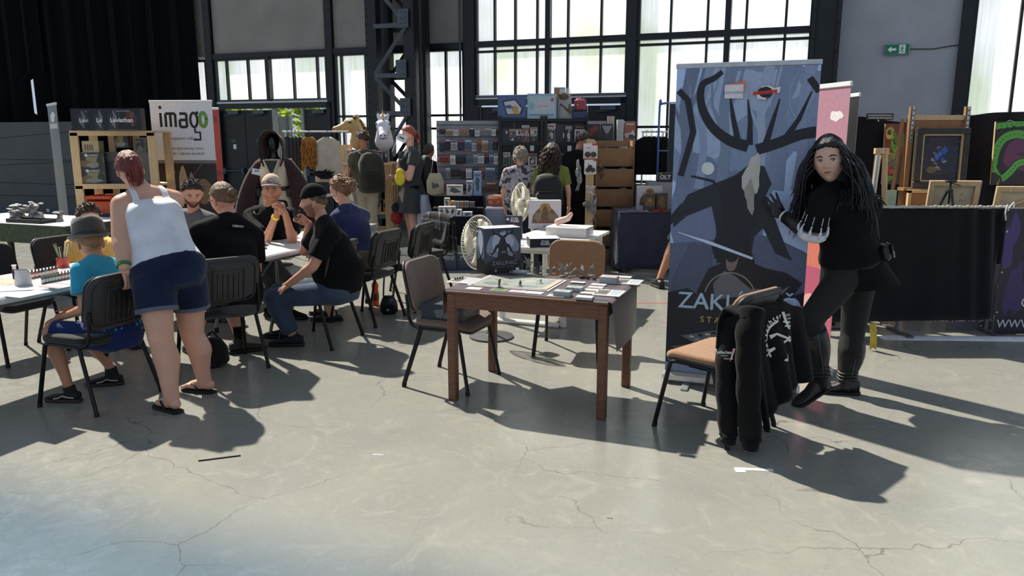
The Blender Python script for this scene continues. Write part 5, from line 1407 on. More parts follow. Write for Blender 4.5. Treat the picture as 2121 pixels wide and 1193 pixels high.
# ---- woman in navy
def tousle(p,h):
    bun(h,p['hb'],(.0,-.125,.035),.048,5,26)
    R = random.Random(8)
    for k in range(30):
        d = V((R.uniform(-1,1),R.uniform(-.8,.6),R.uniform(.3,1))).normalized();q = head_point(d,off=.014) * p['hs'];h.join(MB().tube(curve([q,q + V((R.uniform(-.02,.02),-.03,.012)),q + V((R.uniform(-.02,.02),-.055,R.uniform(-.01,.012)))],4),.005,4),p['hb'])
p = person('woman in a sleeveless navy top with a messy bun, behind the backward cap',dict(
    pel=(745,536,7.02),nek=(718,430,7.10),hd=(704,394,7.10),sL=(697,452,6.95),sR=(752,446,7.28),eL=(662,505,6.98),wL=(640,520,7.2),eR=(700,500,7.5),wR=(670,505,7.5),kL=(660,560,7.05),kR=(670,552,7.25),aL=(690,662,6.98),aR=(680,650,7.2),tL=V((0,0,0)),tR=V((0,0,0))),
    face=(-.88,.46,-.05),latP=(-.38,-.92,0),skin=SK_PALE,eyes=False,o=dict(hipw=.17,waistw=.135),hands=(None,None),hair=dict(mat=H_LBRN,mask=dict(front=.55,side=.08,back=-.5),h=.016,extra=tousle,rough=.6,seed=4))
p['tL'] = V((-.9,-.1,0));p['tR'] = V((-.9,.2,0));shirt(p,C_NAVY,0.0,-.10,.90,.016,name='sleeveless_top');trousers(p,cloth('brown_linen',(112,96,76),.4),1.6,.12,.016)
for S in 'LR': shoe(p,S,'flat',M_BLACK,M_SOLEK)
# ---- woman in the black costume leaning on the banner
M_LEATH = mat('black_leather',(24,22,22),.38,0,.2,20,.25,40);M_LEATHB = mat('brown_leather',(52,42,34),.5,0,.2,20,.2,60);M_LEGG = mat('matte_leggings',(13,13,14),.75,0,.15,12,.1,30)
p = person('woman in black costume with long black hair leaning on the tall banner',dict(
    pel=(1762,545,4.80),nek=(1738,390,4.80),hd=(1718,332,4.70),sL=(1702,414,4.60),sR=(1782,402,4.94),eL=(1682,486,4.66),wL=(1622,446,4.84),eR=(1790,470,5.05),wR=(1760,520,5.0),
    hL=(1748,576,4.70),hR=(1780,580,4.90),kL=(1678,662,4.64),kR=(1766,690,4.92),aL=(1702,796,4.72),aR=(1752,800,4.90),tL=V((0,0,0)),tR=V((0,0,0))),
    face=(-.52,-.84,-.02),head_up=(-.16,0,1),latP=(-.25,-.95,0),skin=(214,172,150),fat=1.08,gaze=(-.35,-.93,0),brow=(22,18,18),lips=(150,72,70),hs=1.14,headk=dict(nose=.7,w=1.04),
    o=dict(hipw=.185,hipd=.165,waistw=.165,waistd=.145,chestw=.18,chestd=.155,bust=.04,leg=1.14),hands=(dict(glove=M_LEATH,dir=(-.55,.25,.75),palm=(.15,1,.1),curl=.18,spread=.22,thumb=.1),dict(curl=.4)))
p['tL'] = V((-.95,-.28,0));p['tR'] = V((-.9,.2,0))
doublet = shirt(p,C_BLKW,.85,.04,.985,.022,1.15,'doublet')
# flared skirt panels of the doublet
up = (p['che'] - p['pel']).normalized();back = p['latP'].cross(up).normalized()
if back.x < 0: back = -back
def skf(u,v):
    a = lerp(-math.pi,math.pi,u);c = math.cos(a);sn = math.sin(a)
    r = lerp(.165,.20 + .045 * max(0,c) ** 2,v);dz = lerp(.045,-.15 - .03 * max(0,c),v)
    return p['pel'] + back * c * r * 1.02 + p['latP'] * sn * r * (1.15 - .1 * v) + up * dz + back * (.02 * v * max(0,c)) + V((.006 * math.sin(a * 9) * v,0,0))
MB().sheet(skf,40,7,.008).build('skirt',C_BLKW,doublet,60)
trousers(p,M_LEGG,1.95,.1,.008,'leggings',1.0)
wc = p['pel'].lerp(p['che'],.30)
def ringat(c,hw,hd,w,m,nm,par,n=28,tilt=0):
    b = MB();rg = []
    for dz,ex in ((-w / 2,0),(-w / 2,.008),(w / 2,.008),(w / 2,0)): rg.append([c + up * (dz + tilt * math.sin(q)) + p['latP'] * math.cos(q) * (hw + ex) + back * math.sin(q) * (hd + ex) for q in [2 * math.pi * i / n for i in range(n)]])
    b.loft(rg + rg[:1],False);return b.build(nm,m,par,40)
bl = ringat(wc,.178,.158,.034,M_LEATHB,'belt',p['root'])
b = MB();c = wc + back * .17 - up * .055 - p['latP'] * -.06
x,y,z = -p['latP'],up,back
mm = M4(((p['latP'].x,back.x,up.x,c.x),(p['latP'].y,back.y,up.y,c.y),(p['latP'].z,back.z,up.z,c.z),(0,0,0,1)))
po = MB().box((0,.02,0),(.15,.06,.10),mm,.018).build('belt_pouch',M_LEATH,bl,40);MB().box((0,.054,.02),(.155,.012,.06),mm,.005).build('flap',M_LEATH,po,40);MB().box((.04,.064,-.015),(.03,.006,.045),mm,.002).build('buckle_strap',M_ALU,po)
# lacing strips on the back
for k in range(4):
    a0 = p['che'] + back * .155 + p['latP'] * (-.07 + .05 * k) + up * .04;a1 = wc + back * .168 + p['latP'] * (-.05 + .035 * k) + up * .03
    MB().tube(curve([a0,a0.lerp(a1,.5) + back * .004,a1],4),.006,5).build('back_seam',M_LEATHB,doublet)
# slashed sleeve with white lining
e,w,s_ = p['eL'],p['wL'],p['sL'];cu = s_.lerp(e,.93);ax = (e - s_).normalized();x,y,z = frame(ax)
for k in range(9):
    a = 2 * math.pi * k / 9;d = x * math.cos(a) + y * math.sin(a)
    MB().tube(curve([s_.lerp(e,.66) + d * .078,s_.lerp(e,.80) + d * .088,s_.lerp(e,.98) + d * .080],4),[.004] * 4 + [.008,.009,.010,.009,.004],6).build('white_slash',C_WHITE,doublet,True)
    MB().tube([s_.lerp(e,.40) + d * .074,s_.lerp(e,.62) + d * .078],.0022,4).build('dashed_stitch',C_WHITE,doublet)
MB().tube([e - ax * .02,e + ax * .012,e + ax * .030],[.080,.086,.066],20).build('white_cuff',C_WHITE,doublet,60)
MB().tube([e,e.lerp(w,.5),w - (w - e) * .02],[.056,.050,.038],14).build('forearm_sleeve',M_LEATH,doublet,True)
MB().tube([e.lerp(w,.93),e.lerp(w,.98)],.042,16).build('cuff_edge',C_WHITE,doublet,60)
# fur collar: tufts around the shoulders
R_ = random.Random(6);b = MB();mid = (p['sL'] + p['sR']) / 2
for k in range(900):
    a = R_.uniform(0,6.28);rr = R_.uniform(.05,1);bx = p['latC'] * math.cos(a) * .25 * rr + p['latC'].cross(V((0,0,1))) * math.sin(a) * .20 * rr
    st = mid.lerp(p['nek'],.3) + bx + V((0,0,0.075 - .12 * rr * rr));d = (bx.normalized() * .8 + V((R_.uniform(-.4,.4),R_.uniform(-.4,.4),R_.uniform(-.6,.25))))
    b.tube([st,st + d * .03,st + d * .055 + V((0,0,-.018))],[.010,.008,.001],4)
b.build('fur_collar',mat('dark_fur',(20,22,26),.8,0,.4,60),doublet)
# hair
hr = MB().join(shell_mb(hair_mask(.60,.05,-.95),.018,p['hs'],4,.3),p['hb'])
hr.cap_limb(p['hb'] @ V((0,-.035,.0)),p['nek'] + V((.075,.03,-.10)),.098,.115);hb3 = p['hb'].to_3x3();inv = p['hb'].inverted()
for k in range(420):
    a = R_.uniform(.27,1.0) * math.pi * R_.choice((-1,1));zz = R_.uniform(-.25,.72);cz = math.sqrt(1 - zz * zz)
    d = V((math.sin(a) * cz,math.cos(a) * cz,zz));st = head_point(d,off=.012) * p['hs']
    s0 = p['hb'] @ st;out = hb3 @ V((d.x,d.y,0)).normalized();ln = R_.uniform(.20,.34);f = 1 if d.y < .1 else .8
    side = V((R_.uniform(-1,1),R_.uniform(-1,1),0)) * .03
    pts = [s0,s0 + out * .040 + V((0,0,-.05)),s0 + out * .085 + V((.03,.0,-.15)) * f + side * .6,s0 + out * .11 + V((.055,.01,-.17 - ln * .55)) * f + side,s0 + out * .12 + V((.05,.01,-.12 - ln)) * f + side * 1.4]
    c = curve(pts,4);hr.tube(c,[.0065 * (1 - .8 * (i / (len(c) - 1)) ** 2) for i in range(len(c))],5)
hr.build('hair',H_BLK,p['root'],True)
# boots
for S,pit in (('L',.55),('R',0)):
    k_,an = p['k' + S],p['a' + S];top = k_.lerp(an,.16);q = p['rl'][2]
    cv = (an - k_).normalized()
    bo = MB().tube(curve([top,k_.lerp(an,.4) + V((.012,0,0)),k_.lerp(an,.7),k_.lerp(an,.88),an + V((0,0,-.01))],3),[q * 1.22,q * 1.24,q * 1.24,q * 1.2,q * 1.12,q * 1.02,q * .9,q * .84,q * .80,q * .82,q * .84,q * .86,q * .86],18).build('boot',M_LEATH,p['root'],True)
    sh = shoe(p,S,'boot',M_LEATH,M_SOLEK,'boot_foot',p['t' + S],pitch=-.42 if S == 'L' else 0.0)
    sh.parent = bo
    for c_ in list(sh.children): c_.parent = bo
    MB().tube(curve([top + V((.0,-q * 1.25,0)),k_.lerp(an,.5) + V((0.0,-q * 1.22,0)),k_.lerp(an,.8) + V((0,-q * .9,0))],4),.003,5).build('zip',M_STEELG,bo)
    b = MB()
    for z_ in (.72,.78,.84): b.tube([k_.lerp(an,z_) + V((q * .9 * math.cos(w_),q * .9 * math.sin(w_),.006 * math.sin(3 * w_))) for w_ in [2 * math.pi * i / 16 for i in range(17)]],.007,6)
    b.build('creases',M_LEATH,bo,True)
# ---- shoppers at the back
def stand(label,x,top,Y,fwd,skin,sz=1.0,pose=None,**k):
    """upright figure: x/top pixel of the crown at depth Y"""
    c = AY(x,top,Y);h = c.z;u = h / 1.72;f = V((fwd[0],fwd[1],0)).normalized();l = V((-f.y,f.x,0));o0 = V((c.x,c.y,0));Z = V((0,0,1))
    J = dict(pel=o0 + Z * .93 * u,nek=o0 + Z * 1.42 * u,hd=o0 + Z * (h - .118) + f * .03,sL=o0 + Z * 1.36 * u + l * .175 * u,sR=o0 + Z * 1.36 * u - l * .175 * u,
             eL=o0 + Z * 1.10 * u + l * .235 * u - f * .02,eR=o0 + Z * 1.10 * u - l * .235 * u - f * .02,wL=o0 + Z * .88 * u + l * .23 * u + f * .07,wR=o0 + Z * .88 * u - l * .23 * u + f * .07,
             kL=o0 + Z * .49 * u + l * .095 * u + f * .02,kR=o0 + Z * .49 * u - l * .095 * u + f * .02,aL=o0 + Z * .09 + l * .10 * u - f * .02,aR=o0 + Z * .09 - l * .10 * u - f * .02,tL=V((0,0,0)),tR=V((0,0,0)))
    for a,(df,dl,dz) in (pose or {}).items(): J[a] = o0 + f * df + l * dl + Z * dz
    p = person(label,J,k.pop('face',(f.x,f.y,-.05)),skin=skin,sz=sz * u,vox=.014,**k)
    p['f'],p['l'],p['u'] = f,l,u
    p['tL'] = p['tR'] = f;return p
def backpack(p,m,m2,w=.34,h=.48,d=.20,drop=.0,extra=None):
    f,l,u = p['f'],p['l'],p['u'];c = (p['sL'] + p['sR']) / 2 - V((0,0,.22 + drop)) - f * (.13 + d / 2)
    mm = M4(((l.x,-f.x,0,c.x),(l.y,-f.y,0,c.y),(0,0,1,c.z),(0,0,0,1)))
    b = MB()
    for z,wx,dy in ((-h / 2,.7,.75),(-h * .42,.98,.98),(0,1,1.0),(h * .3,.92,.85),(h * .46,.7,.6),(h * .5,.4,.3)): pass
    rg = [[V((w / 2 * wx * math.copysign(abs(math.cos(a)) ** .6,math.cos(a)),d / 2 * dy * math.copysign(abs(math.sin(a)) ** .6,math.sin(a)),z)) for a in [2 * math.pi * i / 20 for i in range(20)]] for z,wx,dy in ((-h / 2,.7,.7),(-h * .44,.98,.96),(-.1 * h,1,1.05),(h * .25,.94,.9),(h * .44,.72,.6),(h * .5,.3,.25))]
    bp = MB().loft(rg,True,mm).build('backpack',m,p['root'],60)
    MB().box((0,d * .5,-h * .18),(w * .72,.06,h * .42),mm,.025).build('pocket',m2,bp,40)
    MB().tube([mm @ V(q) for q in ((-w * .3,d * .54,h * .05),(0,d * .56,h * .06),(w * .3,d * .54,h * .05))],.005,5).build('zip',M_STEELG,bp)
    for q,S in ((1,'L'),(-1,'R')):
        s_ = p['s' + S].lerp(p['nek'],.35)
        MB().tube(curve([mm @ V((q * w * .25,-d * .5,h * .42)),s_ + V((0,0,.055 * u)),s_ + f * .13 * u - V((0,0,.10)),p['che'] + l * q * .15 * u + f * .05 - V((0,0,.18)),mm @ V((q * w * .42,-d * .4,-h * .38))],4),.02,8,flat=.4).build('shoulder_strap',m2,bp,True)
    return bp
M_OLPACK = cloth('olive_pack',(58,58,50),.5,12);M_OLPACK2 = cloth('olive_pack_pocket',(48,48,43),.5,14)
SK_A = (176,122,94)
p = stand('man in beige shorts with an olive backpack browsing the wooden shelves',752,271,11.4,(-.55,.83),SK_A,face=(-.75,.65,-.25),eyes=False,o=dict(hipw=.18,chestw=.175),pose=dict(wL=(.22,.20,1.02),eL=(-.02,.27,1.16)),hair=dict(mat=H_DBRN,mask=dict(back=-.45),h=.010,tuft=90))
shirt(p,C_OLIVE,.62,-.02,.985,.018,1.2);trousers(p,C_BEIGE,1.02,.12,.020,'shorts',1.3);backpack(p,M_OLPACK,M_OLPACK2,.38,.58,.24)
MB().tube([p['pel'] + (p['l'] * math.cos(q) * .185 + p['f'] * math.sin(q) * .14) + V((0,0,.055)) for q in [2 * math.pi * i / 24 for i in range(25)]],.014,6).build('belt',M_LEATHB,p['root'],True)
for S in 'LR': shoe(p,S,'sneaker',C_DGREY,M_SOLEW)
def ginger(p,h):
    R = random.Random(2)
    for k in range(30):
        st = V((R.uniform(-.03,.03),-.105,.02 + R.uniform(-.02,.02)));h.join(MB().tube(curve([st,st + V((0,-.03,-.02)),st + V((R.uniform(-.02,.02),-.04,-.10)),st + V((R.uniform(-.03,.03),-.02,-.17))],4),[.01] * 8 + [.008,.006,.004,.002,.001],5),p['hb'])
p = stand('red-haired woman in a dark grey dress holding a hand to her chest',850,262,11.2,(-.88,-.35),(214,164,144),face=(-.9,-.4,-.12),fat=1.15,o=dict(bust=.06,hipw=.19,waistw=.16,arm=1.15,leg=1.15),brow=(120,70,50),pose=dict(eL=(.10,.26,1.12),wL=(.22,.10,1.26),eR=(.0,-.25,1.12),wR=(.26,-.22,1.12)),hands=(dict(curl=.9,palm=(.9,.3,0),dir=(0,.3,1)),None),hair=dict(mat=H_GING,mask=dict(front=.6,side=.1,back=-.6),h=.014,extra=ginger))
shirt(p,C_DGREY,.5,.0,.96,.014,1.1,'dress_top')
def skirt(p,m,z1,r0,r1,name='skirt',par=None,top=.10):
    c0 = p['pel'];f,l = p['f'],p['l']
    def fn(u,v):
        a = 2 * math.pi * u;r = lerp(r0,r1,v ** .8) * (1 + .05 * math.sin(a * 9) * v)
        return V((c0.x,c0.y,lerp(c0.z + top,z1,v))) + l * math.cos(a) * r + f * math.sin(a) * r * .82
    return MB().sheet(fn,48,8,.006).build(name,m,par or p['root'],60)
skirt(p,C_DGREY,.62,.165,.30);trousers(p,C_BLK,.62,.0,.010,'bike_shorts',1.05)
for S in 'LR': shoe(p,S,'flat',M_BLACK,M_SOLEK)
backpack(p,mat('black_nylon',(20,20,24),.7),mat('black_nylon_pocket',(28,28,32),.7),.28,.40,.16)
p = stand('person in black behind the red-haired woman, mostly hidden',886,298,12.2,(.5,.8),SK_A,face=(.5,.8,0),eyes=False,hair=dict(mat=H_DBRN,mask={},h=.012));shirt(p,C_BLK,.9);trousers(p,C_BLK,1.95)
for S in 'LR': shoe(p,S,'sneaker',M_BLACK,M_SOLEK)
def curly(p,h):
    R = random.Random(5)
    for k in range(110):
        d = V((R.uniform(-1,1),R.uniform(-1,.45),R.uniform(-.35,1))).normalized();h.join(MB().ell(head_point(d,off=.016) * p['hs'],(.017,) * 3,nu=7,nv=5),p['hb'])
def patterned(key,c1,c2):
    m = mat(key,c1,.85,0,.1,7,.3,12);nt = m.node_tree;n = nt.nodes
    v = n.new('ShaderNodeTexVoronoi');v.inputs['Scale'].default_value = 16;tc = n.new('ShaderNodeTexCoord');nz = n.new('ShaderNodeTexNoise');nz.inputs['Scale'].default_value = 18;nz.inputs['Detail'].default_value = 4;nt.links.new(tc.outputs['Object'],nz.inputs[0])
    r = n.new('ShaderNodeValToRGB');r.color_ramp.interpolation = 'CONSTANT';e = r.color_ramp.elements;e[0].color = (*L(c2),1);e[0].position = 0;e[1].position = .46;e[1].color = (*L(c1),1);q = e.new(.58);q.color = (*L((120,100,92)),1);q = e.new(.64);q.color = (*L(c1),1)
    nt.links.new(nz.outputs[0],r.inputs[0]);nt.links.new(r.outputs[0],n['Principled BSDF'].inputs['Base Color']);return m
p = stand('grey-haired woman in a patterned blouse seen from behind at the stall',1078,305,9.9,(.1,1),SK_PALE,face=(.1,1,-.1),eyes=False,fat=1.12,o=dict(hipw=.19,waistw=.175,arm=1.1),pose=dict(eR=(-.02,-.26,1.08),wR=(.14,-.20,1.02)),hair=dict(mat=H_GRY,mask=dict(back=-.35),h=.016,extra=curly,rough=.5))
shirt(p,patterned('floral_blouse',(176,168,172),(62,58,70)),.75,-.16,.96,.024,1.25,'blouse');trousers(p,cloth('dark_blue_trousers',(30,36,54),.4),1.95,.1)
for S in 'LR': shoe(p,S,'flat',M_BLACK,M_SOLEK)
def longcurl(p,h):
    R = random.Random(7);hb3 = p['hb']
    for k in range(120):
        d = V((R.uniform(-1,1),R.uniform(-1,.2),R.uniform(-.2,1))).normalized();st = head_point(d,off=.012) * p['hs'];o = V((d.x,d.y,0)) * .04;ln = R.uniform(.10,.34)
        pts = [st]
        for q in range(1,7): pts.append(st + o * min(1,q / 2) + V((.016 * math.sin(q * 2 + k),.016 * math.cos(q * 2 + k) - .01 * q,-ln * q / 6)))
        c = curve(pts,3);h.join(MB().tube(c,[.011 * (1 - .7 * i / len(c)) for i in range(len(c))],5),hb3)
p = stand('long curly brown-haired person with a black backpack at the stall',1143,298,9.75,(.25,1),SK_PALE,face=(.5,.85,-.1),eyes=False,hair=dict(mat=mat('dark_auburn_hair',(66,44,34),.55,0,.35,40,.6,160),mask=dict(back=-.6),h=.022,extra=longcurl))
shirt(p,cloth('lime_green_shirt',(118,130,58),.4),.7,-.12);trousers(p,C_BLK,1.95);backpack(p,mat('black_nylon',(20,20,24),.7),mat('black_nylon_pocket',(28,28,32),.7),.36,.48,.22,.04)
for S in 'LR': shoe(p,S,'sneaker',M_BLACK,M_SOLEK)
p = stand('man in a black T-shirt and black shorts beside the cardboard bins',1196,270,10.6,(.75,.66),SK_A,face=(.86,.3,-.25),eyes=False,o=dict(chestw=.175,hipw=.18),pose=dict(hd=(.10,-.01,1.64),eL=(-.05,.25,1.12),wL=(.02,.27,.87)),hair=dict(mat=H_DBRN,mask=dict(back=-.45),h=.011,tuft=90))
shirt(p,C_BLK,.72,-.10,.985,.022,1.25);trousers(p,C_BLK,1.05,.1,.022,'shorts',1.3);wband(p,'L',M_BLACK,.92,'watch',.034)
for S in 'LR': shoe(p,S,'sneaker',C_DGREY,M_SOLEW)
p = stand('person in a pale shirt hidden behind the tall banner, one bare leg showing',1470,262,8.75,(-.2,1),SK_A,face=(-.2,1,0),eyes=False,pose=dict(kL=(.05,.36,.47),aL=(-.05,.55,.09),eL=(.0,.30,1.15),wL=(.1,.30,.95)),hair=dict(mat=H_DBRN,mask={},h=.012))
shirt(p,cloth('pale_grey_shirt',(176,176,172),.4),.8,-.05);trousers(p,C_DGREY,.95,.1,.02,'shorts',1.25)
for S in 'LR': shoe(p,S,'sneaker',M_BLACK,M_SOLEK)
# ================================================================ THINGS ON AND AROUND THE TABLES
def at_obj(o,v,rz=0.0): o.location = v;o.rotation_euler = (0,0,rz);return o
def onT(px,py,z=TZ): return AZ(px,py,z)
# paint bottles in two rows
def bottle(label,loc,ci,capc,h=.062,r=.0125,grp='paint bottles on the white table'):
    t = thing('paint_bottle',label,'bottle',loc,0,grp)
    MB().lathe([(r * .95,0),(r,.004),(r,h * .62),(r * .75,h * .72),(r * .42,h * .76)],12).build('bottle',mat('paint_%d_%d_%d' % ci,ci,.35),t,40)
    MB().lathe([(r * .48,h * .75),(r * .46,h * .92),(r * .2,h)],10).build('cap',mat('capc_%d_%d_%d' % capc,capc,.4),t,40)
    MB().lathe([(r * 1.01,h * .18),(r * 1.01,h * .5)],12).build('label',mat('bottle_label',(206,200,194),.6),t,40)
    return t
FRC = [(110,108,96),(92,100,84),(108,104,92),(120,110,96),(104,108,88),(96,92,82),(140,96,76),(160,86,66),(120,120,110)]
ords = ('first','second','third','fourth','fifth','sixth','seventh','eighth','ninth','tenth','eleventh','twelfth')
for i in range(9):
    p_ = onT(90 + 6.6 * i,588 - 1.35 * i);bottle('clear-capped paint bottle, %s in the front row counting from the grey cup' % ords[i],p_,FRC[i],(150,150,140))
BKC = [(170,90,60),(150,96,74),(120,70,60),(60,64,74),(90,120,130),(70,60,56),(150,60,50),(90,70,60)]
for i in range(8):
    p_ = onT(68 + 7.0 * i,577 - 1.5 * i);bottle('dark-capped paint bottle, %s in the back row counting from the grey cup' % ords[i],p_,BKC[i],(34,28,28))
for i,(px,py,c) in enumerate(((268,540,(140,110,170)),(275,538,(190,180,196)),(281,541,(120,90,160)),(286,536,(170,150,190)),(272,531,(90,96,110)))):
    bottle('%s small bottle beside the white tank top woman\'s hip' % ('lilac','white','violet','mauve','slate')[i],onT(px,py),c,(200,196,200),.075,.014,'craft bottles near the woman')
for i,(px,py,c) in enumerate(((547,512,(60,52,46)),(553,509,(120,112,100)),(550,516,(40,36,34)))):
    bottle('%s paint pot beside the man with the bun' % ('dark brown','pale grey','black')[i],onT(px,py),c,(170,165,155),.06,.013,'paint pots by the bun man')
# grey water cup with dropper stand
cp = thing('water_cup','pale grey tapered water cup on the table edge','cup',onT(49,590))
MB().lathe([(.049,0),(.051,.003),(.041,.095),(.042,.099),(.039,.099),(.038,.01),(.0,.008)],28).build('cup',mat('grey_cup',(168,170,176),.5),cp,40)
MB().tube(curve([(.040,.0,.092),(.052,0,.085),(.050,0,.075)],3),.004,6).build('lip',mat('grey_cup',(168,170,176),.5),cp,40)
dp = thing('dropper_bottle','dropper bottle with white cap behind the grey cup','bottle',onT(32,577));MB().lathe([(.016,0),(.017,.055),(.009,.068)],14).build('bottle',mat('dark_glass',(58,44,56),.3),dp,40);MB().lathe([(.011,.066),(.011,.088),(.016,.09),(.016,.094)],12).build('cap',M_WHITE,dp,40)
def brush_cup(label,loc,cols,red=(170,48,36),h=.09,r=.038,n=9,seed=1,handle=False):
    t = thing('brush_mug' if handle else 'brush_pot',label,'mug' if handle else 'pot',loc);R = random.Random(seed)
    b = MB().lathe([(r * .96,0),(r,.004),(r,h),(r * .93,h),(r * .92,.006),(0,.006)],24).build('mug' if handle else 'pot',mat('cup_%d' % red[0],red,.35),t,40)
    if handle:
        MB().tube(curve([(r * .98,-.0,h * .82),(r * 1.5,0,h * .72),(r * 1.55,0,h * .35),(r * .98,0,h * .2)],5),.006,8).build('handle',M_WHITE,b,True)
        g = MB();g.loft([[(r * 1.012 * math.cos(a),r * 1.012 * math.sin(a),z) for a in [math.radians(-100 + 120 * i / 14) for i in range(15)]] for z in (.004,h - .004)],False,closed=False);g.build('glaze_panel',M_WHITE,b,True)
    for k in range(n):
        a = R.uniform(0,6.28);d = V((math.cos(a),math.sin(a),0));ln = R.uniform(.13,.19)
        br = MB().tube([d * r * .2 + V((0,0,.01)),d * r * R.uniform(.8,1.5) + V((0,0,ln))],[.003,.0022],6).build('brush',mat('brush_%d' % (k % len(cols)),cols[k % len(cols)],.4),t)
    return t
brush_cup('red pot full of paintbrushes in front of the boy in yellow',onT(131,553),[(40,36,34),(150,150,150),(90,130,60),(200,200,190)],(168,52,40),.07,.042,12,3)
brush_cup('red and white mug holding paintbrushes by the beige-cap man',onT(604,492),[(30,28,28),(60,56,54),(170,168,160)],(170,44,44),.095,.042,9,5,True)
def paper(label,px,py,w,d,rz,c,z=TZ,grp='papers on the white tables',art=None):
    t = thing('paper_sheet',label,'paper',onT(px,py,z),rz,grp);MB().box((0,0,.001),(w,d,.002)).build('sheet',mat('sheet_%d_%d_%d' % c,c,.6),t)
    if art: a = Art(w * .96,d * .96);art(a);a.build(t,T(-w * .48,-d * .48,.002))
    return t
RW = -math.radians(21)
paper('white painting sheet at the near table end',40,607,.30,.21,RW,(214,216,222),art=lambda a: a.stroke([(.1,.3),(.9,.6)],.002,(60,60,110)))
paper('orange and brown printed sheet behind the cup',12,583,.30,.20,RW,(190,150,140),art=lambda a: (a.rect(.02,.05,.98,.95,(176,132,118)),a.rect(.3,.3,.9,.8,(206,160,110))))
paper('red-edged score sheet in front of the bottles',118,592,.20,.14,RW,(206,200,206),art=lambda a: (a.rect(0,0,1,.2,(160,96,100)),a.rect(0,.8,1,1,(160,96,100))))
paper('white sheet in front of the backward-cap man',578,506,.28,.20,RW,(220,216,210));paper('cream pad under the red and white mug',572,488,.28,.20,RW,(214,208,200));paper('printed leaflet beside the mug',560,520,.24,.16,RW,(200,196,196))
tn = thing('brush','thin dark paintbrush lying on the white sheet','brush',onT(25,605));MB().tube([(-.10,-.03,.006),(.10,.03,.006)],[.002,.003],6).build('handle',mat('blue_handle',(50,50,110),.4),tn);MB().tube([(.10,.03,.006),(.125,.0375,.006)],[.003,.001],6).build('bristles',M_BLACK,tn)
# tin box at the far end of table two
tb = thing('metal_cash_box','light grey metal box with handle at the far table end','box',onT(752,487) + V((0,.08,0)),RW)
MB().box((0,0,.05),(.20,.15,.10),None,.008).build('body',mat('light_grey_metal',(176,174,166),.4,.3),tb);MB().box((0,0,.095),(.206,.156,.012),None,.004).build('lid',mat('light_grey_metal',(176,174,166),.4,.3),tb);MB().tube(curve([(-.05,0,.10),(-.045,0,.118),(.045,0,.118),(.05,0,.10)],3),.005,6).build('handle',M_ALU,tb);MB().box((.103,0,.055),(.008,.03,.03)).build('latch',M_ALU,tb)
# soda bottle, handbag, rucksack
sb = thing('soda_bottle','orange soda bottle standing on the floor beside the chairs','bottle',AZ(778,632))
pr = [(.030,0),(.036,.006),(.037,.05),(.034,.07),(.037,.09),(.037,.13),(.030,.16),(.035,.19),(.034,.215),(.013,.255)]
MB().lathe(pr,20).build('bottle',mat('orange_soda',(206,104,24),.15,0,.15,9,trans=.45),sb,40);MB().lathe([(.013,.254),(.013,.262),(.016,.264),(.016,.285),(.014,.287)],14).build('cap',M_WHITE,sb,40);MB().lathe([(.0378,.055),(.0378,.125)],20).build('label',mat('soda_label',(96,46,22),.4),sb,40)
hg = thing('handbag','small black leather handbag hanging on a chair by its strap','bag',AZ(806,650))
M_BAG = mat('black_bag_leather',(18,17,17),.3,0,.2,20,.2,50)
MB().loft([[(w * math.cos(a),d * math.copysign(abs(math.sin(a)) ** .6,math.sin(a)),z) for a in [2 * math.pi * i / 16 for i in range(16)]] for w,d,z in ((.06,.035,.0),(.088,.05,.03),(.085,.048,.10),(.06,.035,.16),(.045,.022,.18))],True).build('body',M_BAG,hg,60)
MB().box((0,-.045,.10),(.13,.02,.09),M4.Rotation(.3,4,'X'),.01).build('flap',M_BAG,hg);MB().box((0,-.075,.055),(.02,.006,.02),None,.002).build('clasp',M_ALU,hg)
b = MB();top = V((-.02,.20,.62));b.tube(curve([(-.05,0,.17),(-.045,.06,.36),top,(.02,.07,.36),(.05,0,.17)],5),.008,6,flat=.4);b.build('strap',M_BAG,hg)
rk = thing('rucksack','dark rucksack lying on the floor behind the standing woman\'s leg','bag',AZ(440,757))
MB().loft([[(w * math.cos(a),d * math.sin(a),z) for a in [2 * math.pi * i / 16 for i in range(16)]] for w,d,z in ((.10,.08,0),(.13,.10,.04),(.12,.10,.14),(.08,.07,.20),(.03,.02,.215))],True).build('body',cloth('dark_nylon',(24,25,28),.5),rk,60);MB().tube(curve([(-.05,.03,.2),(0,.04,.25),(.05,.03,.2)],4),.008,6).build('handle',M_BLACK,rk);MB().box((0,-.09,.07),(.15,.04,.09),None,.02).build('pocket',cloth('dark_nylon',(24,25,28),.5),rk)
